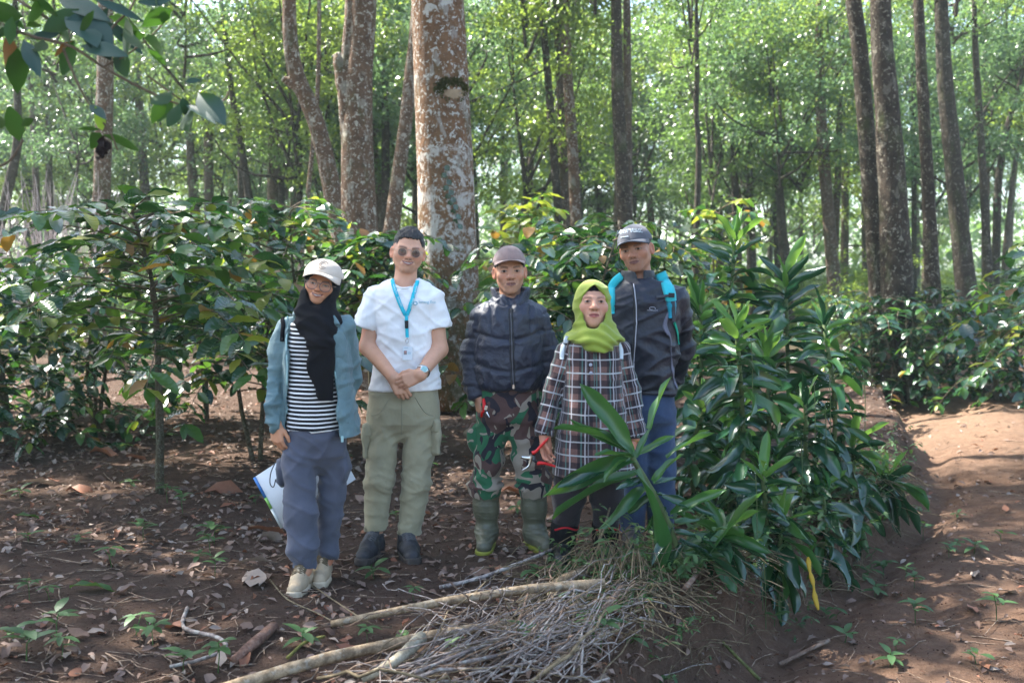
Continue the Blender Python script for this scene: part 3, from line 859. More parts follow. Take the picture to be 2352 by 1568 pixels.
# ------------------------------------------------------------------ heads and hands
class Head:
    def __init__(s, o, size=1.0, roll=0, yaw=0, pitch=0, fz=1.0, jaw=1.0, smile=0.0, cheek=1.0, nose=1.0, full=1.0):
        s.o = np.asarray(o, float); s.s = size; s.fz = fz; s.jaw = jaw; s.smile = smile; s.cheek = cheek; s.nose = nose; s.full = full
        s.R = Ry(math.radians(roll)) @ Rz(math.radians(yaw)) @ Rx(math.radians(pitch))
    def loc(s, P):
        return (P - s.o) @ s.R / s.s
    def glob(s, q):
        return (np.atleast_2d(q) * s.s) @ s.R.T + s.o
    def warp(s, q):
        q = q.copy()
        z = q[:, 2]
        q[:, 2] = np.where(z < .013, .013 + (z - .013) / s.fz, z)
        return q
    def face(s, q):
        """distance in head space: x to the picture's right, -y out of the face, z up"""
        q = s.warp(q)
        A = q.copy(); A[:, 0] = np.abs(A[:, 0])
        d = ell(q, (0, .014, .046), (.0775, .094, .081))
        d = smin(d, ell(q, (0, -.020, -.008), (.067 * s.full, .068, .070)), .03)
        d = smin(d, rc(q, (0, -.032, -.036), (0, -.058, -.070), .047 * s.jaw, .026), .03)
        d = smin(d, rc(A, (.050 * s.jaw, .004, -.036), (.018, -.054, -.075), .018, .016), .025)
        d = smin(d, ell(A, (.044, -.056, -.010 + .004 * s.smile), (.024, .020, .020 * s.cheek + .003 * s.smile)), .022)
        d = smin(d, rc(A, (.010, -.082, .029), (.046, -.066, .033), .0085, .008), .016)
        d = smax(d, -ell(A, (.033, -.099, .013), (.021, .018, .013)), .013)
        d = smin(d, ell(A, (.032, -.0725, .013), (.0155, .0135, .0115)), .003)
        d = smin(d, rc(A, (.018, -.083, .0165), (.033, -.0865, .0205), .0028, .003), .004)
        d = smin(d, rc(A, (.033, -.0865, .0205), (.048, -.076, .0145), .003, .0026), .004)
        d = smin(d, rc(A, (.020, -.083, .0075), (.045, -.078, .0085), .0026, .0026), .006)
        d = smin(d, rc(q, (0, -.080, .024), (0, -.100, -.012), .0085, .0115 * s.nose), .014)
        d = smin(d, ell(q, (0, -.101, -.014), (.0125 * s.nose, .012, .010)), .008)
        d = smin(d, ell(A, (.0150 * s.nose, -.090, -.018), (.0095, .012, .0085)), .006)
        d = smax(d, -ell(A, (.007 * s.nose, -.098, -.0265), (.0042, .006, .0034)), .003)
        d = smin(d, ell(q, (0, -.072, -.046), (.034, .020, .024)), .018)
        sm = s.smile
        d = smin(d, rc(A, (0, -.0925, -.0405), (.022 + .004 * sm, -.0835, -.0448 + .006 * sm), .0056, .0028), .005)
        d = smin(d, rc(A, (0, -.0915, -.0520), (.019 + .004 * sm, -.0825, -.0478 + .005 * sm), .0068, .0032), .005)
        d = smax(d, -rc(A, (0, -.0985, -.0462), (.024 + .005 * sm, -.0875, -.0458 + .008 * sm), .0022 + .0014 * sm, .0018), .003)
        d = smin(d, ell(q, (0, -.070, -.079), (.021, .016, .014)), .014)
        if sm > .3:      # smile folds beside the mouth
            d = smax(d, -rc(A, (.021, -.092, -.018), (.036, -.079, -.044), .0022, .0022), .010)
        else:
            d = smax(d, -rc(A, (.021, -.094, -.020), (.030, -.083, -.046), .0012, .0012), .008)
        c, n = math.cos(.55), math.sin(.55)
        E = A - np.array([.081, .014, .002])
        E = np.stack([E[:, 0] * c + -E[:, 1] * n * -1 * -1, E[:, 0] * n + E[:, 1] * c, E[:, 2]], 1)
        ear = ell(E, (0, 0, 0), (.0075, .019, .031))
        ear = smax(ear, -ell(E, (.007, -.001, .003), (.0065, .011, .019)), .004)
        d = smin(d, ear, .006)
        return d
    def sdf(s, P):
        f = lambda X: s.face(s.loc(X)) * s.s
        return near(P, s.o, .30, f, .16)
    def colour(s, P, skin, hair=(.02, .014, .012), lip=(.25, .09, .08), stubble=0.0, brow=.85, teeth=False, iris=(.018, .01, .007), lids=.35):
        q = s.warp(s.loc(P))
        ax_ = np.abs(q[:, 0]); y, z = q[:, 1], q[:, 2]
        c = np.repeat(np.array([skin], float), len(P), 0)
        sm = s.smile
        front = y < -.045
        def blend(m, col, k=1.0):
            m = np.clip(m, 0, 1)[:, None] * k
            c[:] = c * (1 - m) + np.asarray(col) * m
        n = vnoise(q * 60, 5)[:, None]
        c *= 1 + .05 * n
        ruddy = np.exp(-(((ax_ - .040) / .022) ** 2 + ((z + .014) / .018) ** 2)) * front
        blend(ruddy, np.array(skin) * np.array([1.12, .84, .80]), .55)
        blend(np.exp(-((ax_ / .018) ** 2 + ((z + .016) / .016) ** 2)) * (y < -.08), np.array(skin) * np.array([1.08, .86, .82]), .5)
        blend((ax_ > .074) * 1.0 * (np.abs(y - .014) < .04), np.array(skin) * np.array([1.12, .80, .75]), .6)
        if stubble:
            st = (z < -.026) * (z > -.10) * np.clip((.052 - ax_) / .012, 0, 1) * (y < -.03) * np.clip((-.026 - z) / .006, 0, 1)
            blend(st * (.65 + .35 * vnoise(q * 900, 8)), hair, stubble)
            mou = np.exp(-((z + .032) / .0055) ** 2) * np.clip((.030 - ax_) / .008, 0, 1) * front
            blend(mou, hair, stubble * .9)
        # eye hollows, lids
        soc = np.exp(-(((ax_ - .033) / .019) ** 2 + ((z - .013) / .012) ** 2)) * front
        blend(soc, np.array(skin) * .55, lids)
        e = ((ax_ - .033) / .0122) ** 2 + ((z - .0122 - .0012 * sm) / (.0043 - .0010 * sm)) ** 2
        line = np.exp(-((np.sqrt(e) - 1.12) / .26) ** 2) * (z > .0118) * (y < -.06)
        blend(line, (.012, .008, .007), .9)
        blend(np.clip((1.25 - e) * 3, 0, 1) * (y < -.06), (.26, .22, .195))
        ir = np.hypot(ax_ - .033, z - .0130) / .0064
        blend(np.clip((1.05 - ir) * 6, 0, 1) * (e < 1.5) * (y < -.06), iris)
        # eyebrows
        zb = .0295 + .0045 * np.sin(np.clip((ax_ - .012) / .044, 0, 1) * 2.4)
        bw = np.exp(-np.abs((z - zb) / .0056) ** 3) * np.clip((ax_ - .011) / .004, 0, 1) * np.clip((.055 - ax_) / .010, 0, 1) * (y < -.035)
        blend(bw * (.8 + .2 * vnoise(q * 400, 3)), hair, brow)
        # lips
        zm = -.0462 + np.clip(ax_ / .024, 0, 1.3) ** 2 * .007 * sm
        w = .0255 + .005 * sm
        prof_ = np.sqrt(np.clip(1 - (ax_ / w) ** 2, 0, 1))
        up = (z > zm) * np.clip((.0088 * prof_ - (z - zm)) / .002, 0, 1) * (prof_ > 0)
        dn = (z <= zm) * np.clip((.0110 * prof_ - (zm - z)) / .002, 0, 1) * (prof_ > 0)
        blend((up + dn) * (y < -.07), lip, .85)
        gap = np.exp(-((z - zm) / (.0013 + .0012 * sm)) ** 2) * (prof_ > 0) * (y < -.07)
        blend(gap, (.04, .014, .012), .9)
        if teeth:
            tt = np.clip((.0028 * np.sqrt(np.clip(1 - (ax_ / (.022)) ** 2, 0, 1)) - np.abs(z - zm + .0004)) / .0012, 0, 1) * (y < -.07)
            blend(tt, (.60, .56, .50), .85)
        blend(np.exp(-(((ax_ - .007 * s.nose) / .0042) ** 2 + ((z + .0255) / .003) ** 2)) * (y < -.085), np.array(skin) * .15, .8)
        return c
class Hand:
    """wrist W, fingers along d, palm facing n, thumb on the side t"""
    def __init__(s, W, d, n, t, size=1.0, curl=((20, 25, 15),) * 4, fan=4, thumb=None):
        d = np.asarray(d, float); d /= np.linalg.norm(d)
        n = np.asarray(n, float); n = n - d * n.dot(d); n /= np.linalg.norm(n)
        X = np.cross(d, n)
        if X.dot(np.asarray(t, float)) < 0: X = -X
        s.W = np.asarray(W, float); s.M = np.stack([X, d, n], 1); s.s = size
        s.curl = curl; s.fan = fan
        s.thumb = thumb or [(.016, .012, .004), (.038, .042, .014), (.050, .070, .022), (.052, .092, .028)]
    def loc(s, P): return (P - s.W) @ s.M / s.s
    def glob(s, q): return (np.atleast_2d(q) * s.s) @ s.M.T + s.W
    def fingers(s):
        out = []
        for i, (x, y, L) in enumerate(((.0275, .086, .070), (.0095, .091, .078), (-.0085, .087, .072), (-.0255, .077, .056))):
            p = np.array([x, y, 0.0]); a = 0; pts = [p]
            fx = math.radians(s.fan) * (1.5 - i)
            for f, c in zip((.45, .30, .25), s.curl[i]):
                a += math.radians(c)
                p = p + L * f * np.array([math.sin(fx) * math.cos(a), math.cos(fx) * math.cos(a), math.sin(a)])
                pts.append(p)
            out.append(pts)
        return out
    def f(s, q):
        d = None
        for x, y in ((.0275, .086), (.0095, .091), (-.0085, .087), (-.0255, .077)):
            e = rc(q, (x * .6, -.005, 0), (x, y - .004, 0), .0155, .0112)
            d = e if d is None else smin(d, e, .012)
        d = smin(d, rc(q, (.012, .018, .008), (.024, .045, .010), .016, .013), .012)
        d = smin(d, rc(q, (-.018, .015, .006), (-.022, .055, .005), .013, .011), .012)
        fg = None
        for i, pts in enumerate(s.fingers()):
            r = (.0086, .0088, .0084, .0074)[i]
            e = np.minimum(np.minimum(rc(q, pts[0], pts[1], r * 1.08, r), rc(q, pts[1], pts[2], r * 1.02, r * .92)), rc(q, pts[2], pts[3], r * .92, r * .78))
            fg = e if fg is None else smin(fg, e, .0022)
        d = smin(d, fg, .007)
        t = s.thumb
        e = smin(smin(rc(q, t[0], t[1], .0150, .0118), rc(q, t[1], t[2], .0112, .0096), .004), rc(q, t[2], t[3], .0098, .0078), .003)
        return smin(d, e, .007)
    def sdf(s, P):
        return near(P, s.W, .28, lambda X: s.f(s.loc(X)) * s.s, .235)
    def tint(s, P, c, skin):
        q = s.loc(P)
        m = (np.linalg.norm(q, axis=1) < .24)
        for i, pts in enumerate(s.fingers()):
            for k in (0, 1, 2):
                w = np.exp(-(np.linalg.norm(q - pts[k], axis=1) / .011) ** 2) * m
                c[:] = c * (1 - .35 * w[:, None]) + np.asarray(skin) * np.array([.75, .6, .55]) * .35 * w[:, None]
            tip = pts[3] - (pts[3] - pts[2]) * .15 - np.array([0, 0, .007])
            w = np.clip(1.3 - np.linalg.norm(q - tip, axis=1) / .0062, 0, 1) * m
            c[:] = c * (1 - .6 * w[:, None]) + np.array([.52, .34, .28]) * .6 * w[:, None]
        return c

# ------------------------------------------------------------------ things laid on clothes
def bvh_of(*objs):
    V, F, n = [], [], 0
    for o in objs:
        me = o.data
        v = np.empty(len(me.vertices) * 3, np.float32); me.vertices.foreach_get('co', v)
        V.append(v.reshape(-1, 3))
        F += [[i + n for i in p.vertices] for p in me.polygons]
        n += len(me.vertices)
    return BVHTree.FromPolygons(np.concatenate(V).tolist(), F)
def lay(bvh, pts, off=.002, default=None):
    """drop points from the front (-y) onto a garment; returns points and normals"""
    out, nn = [], []
    for p in pts:
        hit = bvh.ray_cast(Vector((p[0], -2, p[2])), Vector((0, 1, 0)))
        if hit[0] is None:
            q = np.array([p[0], p[1] if default is None else default, p[2]]); n = np.array([0, -1.0, 0])
        else:
            q = np.array(hit[0]); n = np.array(hit[1])
            if n[1] > 0: n = -n
        out.append(q + n * off); nn.append(n)
    return np.array(out), np.array(nn)
def ribbon(pts, nrm, w, t=.002):
    pts = np.asarray(pts, float); n = len(pts)
    T = np.gradient(pts, axis=0); T /= np.maximum(np.linalg.norm(T, axis=1, keepdims=True), 1e-9)
    X = np.cross(T, nrm); X /= np.maximum(np.linalg.norm(X, axis=1, keepdims=True), 1e-9)
    w = np.broadcast_to(np.asarray(w, float), (n,))[:, None]
    N = np.cross(X, T)
    c = [pts - X * w / 2, pts - X * w / 4 + N * t, pts + X * w / 4 + N * t, pts + X * w / 2, pts + X * w / 4 - N * t, pts - X * w / 4 - N * t]
    V = np.stack(c, 1).reshape(-1, 3)
    F = []
    for i in range(n - 1):
        for j in range(6):
            F.append((i * 6 + j, i * 6 + (j + 1) % 6, (i + 1) * 6 + (j + 1) % 6, (i + 1) * 6 + j))
    F += [(0, 1, 2, 3), (0, 3, 4, 5), tuple((n - 1) * 6 + j for j in (3, 2, 1, 0)), tuple((n - 1) * 6 + j for j in (5, 4, 3, 0))]
    return V, np.array(F)
def text_mesh(body, size, spacing=1.0, bold=0.0):
    cu = bpy.data.curves.new('lettering', 'FONT')
    cu.body = body; cu.size = size; cu.align_x = 'CENTER'; cu.space_character = spacing
    cu.offset = bold; cu.resolution_u = 3
    o = bpy.data.objects.new('lettering', cu); COL.objects.link(o)
    bpy.context.view_layer.update()
    me = bpy.data.meshes.new_from_object(o.evaluated_get(bpy.context.evaluated_depsgraph_get()))
    V = np.array([v.co[:] for v in me.vertices]); F = [list(p.vertices) for p in me.polygons]
    bpy.data.objects.remove(o); bpy.data.curves.remove(cu); bpy.data.meshes.remove(me)
    return V, F
def lettering(body, size, at_xz, rot, bvh, mat, parent, name='lettering', off=.0025, spacing=1.0, bold=0.0, arc=0.0):
    V, F = text_mesh(body, size, spacing, bold)
    c, s = math.cos(rot), math.sin(rot)
    y_ = V[:, 1] - arc * V[:, 0] ** 2
    P = np.stack([at_xz[0] + V[:, 0] * c - y_ * s, np.zeros(len(V)), at_xz[1] + V[:, 0] * s + y_ * c], 1)
    Q, N = lay(bvh, P, off)
    me = bpy.data.meshes.new(name); me.from_pydata(Q.tolist(), [], F); me.materials.append(mat)
    return put(name, me, parent)
def disc(c, n, r, t, mat, name, parent, seg=20, up=(0, 0, 1)):
    """thin round plate"""
    M = frames([n], up)[0]
    a = np.linspace(0, 2 * np.pi, seg, endpoint=False)
    ring = np.stack([np.cos(a), np.zeros(seg), np.sin(a)], 1)
    rows = [ring * r, ring * r + [0, t * .7, 0], ring * r * .86 + [0, t, 0]]
    V = np.concatenate(rows + [np.array([[0, t, 0], [0, 0, 0]])]) @ M.T + c
    j = np.arange(seg); k = (j + 1) % seg
    F = [np.concatenate([np.stack([i * seg + j, i * seg + k, (i + 1) * seg + k, (i + 1) * seg + j], 1) for i in (0, 1)]),
         np.concatenate([np.stack([2 * seg + j, 2 * seg + k, np.full(seg, 3 * seg)], 1), np.stack([k, j, np.full(seg, 3 * seg + 1)], 1)])]
    return obj(name, V, F, mat, parent)
def blocky(name, c, M, half, mat, parent, bev=.25):
    """small bevelled block; half sizes along the columns of M"""
    b = min(half) * bev
    bm = bmesh_new = None
    import bmesh
    bm = bmesh.new(); bmesh.ops.create_cube(bm, size=2)
    for v in bm.verts: v.co = Vector([v.co[i] * half[i] for i in range(3)])
    bmesh.ops.bevel(bm, geom=list(bm.edges), offset=b, segments=2, affect='EDGES')
    M4 = Matrix([list(M[i]) + [c[i]] for i in range(3)] + [[0, 0, 0, 1]])
    bm.transform(M4)
    me = bpy.data.meshes.new(name); bm.to_mesh(me); bm.free(); me.materials.append(mat)
    return put(name, me, parent)
# ------------------------------------------------------------------ coffee shrubs
def gp(px, Y): return (at(px, 900, Y)[0], Y)
def build_coffee():
    coffee(gp(362, 6.6), 1.95, 1.55, 'spreading coffee tree with a bare slim trunk in the open left ground', 46, (.50, .33, .12, .05), .185, 1, 201, .46, 300, .36, True)
    H = 'coffee shrubs of the hedge behind the group'
    spec = [
        (30, 8.6, 1.55, 1.0, 'dense dark coffee shrub at the left edge, leaves down to the ground', 40, 3, .08, (.85, .12, .02, .01)),
        (215, 9.6, 1.6, .95, 'dark coffee shrub behind the left coffee tree trunk', 34, 3, .10, (.82, .14, .03, .01)),
        (110, 11.0, 1.75, 1.0, 'coffee shrub rising above the left dark ones', 30, 2, .3, (.6, .3, .07, .03)),
        (480, 10.2, 1.62, 1.05, 'coffee shrub under the hazy slim trunks', 30, 2, .38, (.6, .3, .07, .03)),
        (690, 9.2, 2.2, 1.15, 'tall coffee shrub above the cream cap', 36, 2, .40, (.62, .28, .07, .03)),
        (775, 8.6, 1.85, .9, 'pale shining coffee shrub behind the white T-shirt', 34, 2, .42, (.70, .22, .05, .03)),
        (590, 8.0, 1.40, .95, 'low coffee shrub left of the black headscarf', 26, 2, .35, (.60, .28, .08, .04)),
        (860, 10.2, 1.85, .7, 'coffee shrub left of the foot of the thick trunk', 28, 2, .45, (.62, .28, .07, .03)),
        (1262, 8.8, 1.92, .72, 'coffee shrub behind the brown cap', 30, 2, .42, (.66, .24, .07, .03)),
        (1295, 8.0, 1.80, .8, 'dark coffee shrub between the brown cap and the grey cap', 34, 2, .20, (.84, .13, .02, .01)),
        (1390, 9.2, 1.95, 1.0, 'shining coffee shrub beside the grey cap', 30, 2, .30, (.70, .22, .05, .03)),
        (1530, 9.6, 1.95, 1.0, 'coffee shrub with yellow twigs right of the grey cap', 26, 2, .35, (.48, .30, .16, .06)),
    ]
    for i, (px, Y, h, rch, lb, nb, tk, low, mx) in enumerate(spec):
        coffee(gp(px, Y), h * 1.07, rch, lb, int(nb * 1.35), mx, .18, tk, 300 + i, low, 290, .50, False, H)
    coffee(gp(1235, 12.5), 2.55, .75, 'bright yellow green shrub standing over the hedge', 22, (.02, .35, .60, .03), .22, 2, 350, .55, 200, .25, False, None, .10)
    coffee(gp(1640, 13), 2.6, .9, 'lit pale green shrub behind the tall dracaena', 22, (.05, .40, .50, .05), .20, 2, 351, .4, 200, .3, False, None, .10)
    G = 'coffee shrubs of the right hedge'
    for i, (px, Y, h, lb) in enumerate(((1990, 14.5, 1.45, 'dark coffee shrub beside the path bend'), (2090, 14.0, 1.55, 'dark coffee shrub under the right pair of trunks'), (2190, 14.2, 1.5, 'dark coffee shrub under the slim pale trunk'),
                                        (2290, 13.2, 1.6, 'dark coffee shrub near the right edge of the hedge'), (2390, 12.6, 1.7, 'dark coffee shrub closing the hedge at the picture edge'))):
        coffee(gp(px, Y), h, 1.0, lb, 38, (.86, .11, .02, .01), .18, 3, 360 + i, .10, 200, .55, False, G)
    coffee(gp(2385, 9.0), 2.15, 1.05, 'tall coffee shrub with pale leaves reaching in from the right edge', 30, (.55, .32, .10, .03), .19, 2, 371, .45, 240, .35)
build_coffee()

# ------------------------------------------------------------------ dracaena clump
DR_SH = [leaf_shape(10, 5, .285 + .02 * (k % 3), .5, 0, (.25, .7, 1.1, .5, 1.3, .9, .10, 1.6)[k], .3, .022, 2, 0, (.7, -1.4, 1.0, 2.0, -.9, 1.6, -.2, 1.0)[k], 60 + k, roll=(1.3, 1.9, 1.1, 1.7, 1.0, 1.5, 1.4, .9)[k]) for k in range(8)]
DR_ME = {n: [mesh_np('dracaena_leaf', v, f, m) for v, f in DR_SH] for n, m in (('dk', DRAC_DK), ('mid', DRAC_MID), ('lt', DRAC_LT))}
def dracaena(label, px, py_top, Y, px_base, n=34, L=.36, span=.55, seed=0, rad=.017, explicit=None, hang=0.0, face=None):
    r = np.random.default_rng(seed)
    if not explicit: n, L, span = int(n * 1.2), L * .92, span * 1.12
    top = at(px, py_top, Y); bx = at(px_base, 900, Y + r.uniform(-.1, .1))
    base = np.array([bx[0], bx[1], g1(bx[0], bx[1])])
    root = empty('dracaena', base, label, 'plant', 'dracaena plants on the bank')
    p = smooth_path([[0, 0, -.05], (top - base) * .5 + [r.normal(0, .03), r.normal(0, .03), 0], top - base], 14)
    v, f = tube(p, np.linspace(rad, rad * .75, 14) * (1 + .08 * (np.arange(14) % 2)), 8); obj('stem', v, f, GREENSTEM, root)
    hgt = np.linalg.norm(top - base)
    for i in range(n):
        t = i / (n - 1)                       # 0 lowest .. 1 youngest
        q = 1 - span * (1 - t) ** 1.15 / max(hgt, .35) if hgt > .35 else .6 + .4 * t
        q = max(q, .12)
        b = np.array([np.interp(q * 13, np.arange(14), p[:, k]) for k in range(3)])
        az = i * 2.3998 + r.uniform(-.3, .3)
        el = math.radians(np.interp(t, [0, .45, .8, 1], [-20 - 50 * hang, 0 - 30 * hang, 20, 68]) + r.normal(0, 9))
        d = np.array([math.cos(az) * math.cos(el), math.sin(az) * math.cos(el), math.sin(el)])
        k = int(r.integers(8)) if t < .8 else int(r.choice([0, 3, 6]))
        c = 'lt' if t > .86 and r.uniform() < .75 else ('mid' if r.uniform() < .18 + .3 * t else 'dk')
        s = L * r.uniform(.62, 1.2) * (.75 + .25 * math.sin(math.pi * min(t * 1.1, 1)))
        put('leaf', DR_ME[c][k], root, M4(frames([d], roll=np.array([r.normal(0, .4)]))[0], b, s))
    for bx_, by_, tx, ty, ydb, ydt, c, k, wd in explicit or ():
        wd = wd * .74; k = int(r.choice([0, 1, 3, 3, 5, 6]))
        b = at(bx_, by_, Y + ydb); e = at(tx, ty, Y + ydt)
        d = e - b; s = np.linalg.norm(d) * 1.06
        put('leaf', DR_ME[c][k], root, M4(frames([d], up=np.array([r.normal(0, .35), -.75, .8]))[0], b - base, (s * wd, s, s)))
    return root
def build_dracaena():
    ex = [(1452, 1040, 1352, 884, 0, -.05, 'mid', 0, 1.25), (1440, 1030, 1298, 958, 0, -.08, 'mid', 6, 1.0), (1446, 1035, 1322, 952, 0, .02, 'mid', 0, 1.0), (1490, 985, 1532, 868, .02, 0, 'mid', 0, 1.2),
          (1460, 1050, 1492, 985, 0, 0, 'mid', 6, 1.3), (1455, 1055, 1254, 1096, 0, -.15, 'mid', 3, .95), (1450, 1062, 1286, 1102, 0, -.10, 'dk', 0, 1.0), (1448, 1045, 1372, 1040, 0, -.16, 'mid', 6, 1.4), (1440, 1050, 1396, 1078, -.02, -.2, 'mid', 0, 1.5),
          (1530, 1050, 1630, 985, .05, 0, 'mid', 6, 1.0), (1468, 1085, 1272, 1152, 0, -.14, 'mid', 0, .95), (1475, 1100, 1420, 1120, 0, -.15, 'dk', 3, 1.2), (1480, 1120, 1378, 1192, 0, -.16, 'mid', 3, 1.2),
          (1462, 1078, 1560, 1300, -.04, -.12, 'mid', 0, 1.05), (1500, 1105, 1560, 1040, 0, -.05, 'mid', 6, 1.3), (1520, 1140, 1640, 1180, 0, -.05, 'dk', 3, 1.0), (1540, 1180, 1660, 1125, 0, -.1, 'mid', 0, 1.0),
          (1560, 1240, 1712, 1325, 0, -.15, 'dk', 0, .9), (1550, 1220, 1640, 1240, 0, -.12, 'dk', 0, 1.1), (1540, 1210, 1500, 1290, 0, -.12, 'dk', 3, 1.2), (1600, 1310, 1735, 1128, 0, -.05, 'mid', 6, .8), (1458, 1048, 1410, 960, 0, .06, 'mid', 0, 1.0), (1462, 1046, 1545, 1000, .02, .05, 'mid', 0, 1.0), (1500, 1110, 1600, 1085, 0, .05, 'dk', 0, 1.0), (1510, 1130, 1440, 1175, 0, .08, 'dk', 0, 1.0), (1550, 1200, 1668, 1190, 0, .05, 'mid', 0, 1.0), (1530, 1165, 1470, 1215, 0, .05, 'dk', 0, 1.1), (1565, 1250, 1500, 1330, 0, -.05, 'dk', 0, 1.0), (1575, 1270, 1690, 1255, 0, -.02, 'mid', 0, 1.0)]
    dracaena('bent dracaena with long curled leaves in front of the plaid dress', 1452, 1050, 4.62, 1588, 2, .3, .2, 1, .017, ex)
    for i, (lb, px, py, Y, pb, n, L, sp, hang) in enumerate((
        ('tall dracaena with a light green heart right of the navy windbreaker', 1692, 755, 5.75, 1705, 50, .36, .95, .1),
        ('dracaena with an upright tuft on the right of the clump', 1893, 745, 6.4, 1905, 44, .35, .85, .1),
        ('tallest dracaena at the back of the clump', 1688, 535, 7.2, 1680, 60, .41, 1.3, 0),
        ('broad dark dracaena behind the right tuft', 1805, 640, 7.0, 1815, 58, .42, 1.1, 0),
        ('dark dracaena filling the middle of the clump', 1760, 800, 6.7, 1765, 48, .38, .9, .1),
        ('dracaena half hidden behind the navy windbreaker', 1610, 700, 7.0, 1610, 44, .38, 1.0, 0),
        ('small dracaena beside the blue jeans', 1620, 930, 6.0, 1625, 28, .30, .5, .1),
        ('low dracaena with a pale upright heart at the front of the clump', 1752, 1090, 5.15, 1760, 32, .30, .45, .2),
        ('low dracaena at the foot of the bent one', 1655, 1225, 4.75, 1662, 24, .30, .4, .3),
        ('drooping dracaena on the edge of the bank', 1960, 1010, 6.5, 1965, 32, .36, .6, .7),
        ('drooping dracaena hanging over the path ditch', 2035, 1110, 7.0, 2020, 30, .38, .4, .9),
        ('small dark dracaena low in the clump', 1850, 930, 6.0, 1855, 36, .34, .6, .2),
        ('tangled low dracaena above the ditch', 1890, 1130, 5.9, 1895, 30, .34, .4, .6),
        ('dracaena leaning over the bank near the white flowers', 1800, 1180, 5.2, 1800, 26, .31, .35, .6),
        ('short dracaena under the tall ones', 1690, 960, 6.2, 1690, 34, .34, .5, .2))):
        dracaena(lb, px, py, Y, pb, n, L, sp, 20 + i, .016, None, hang)
build_dracaena()

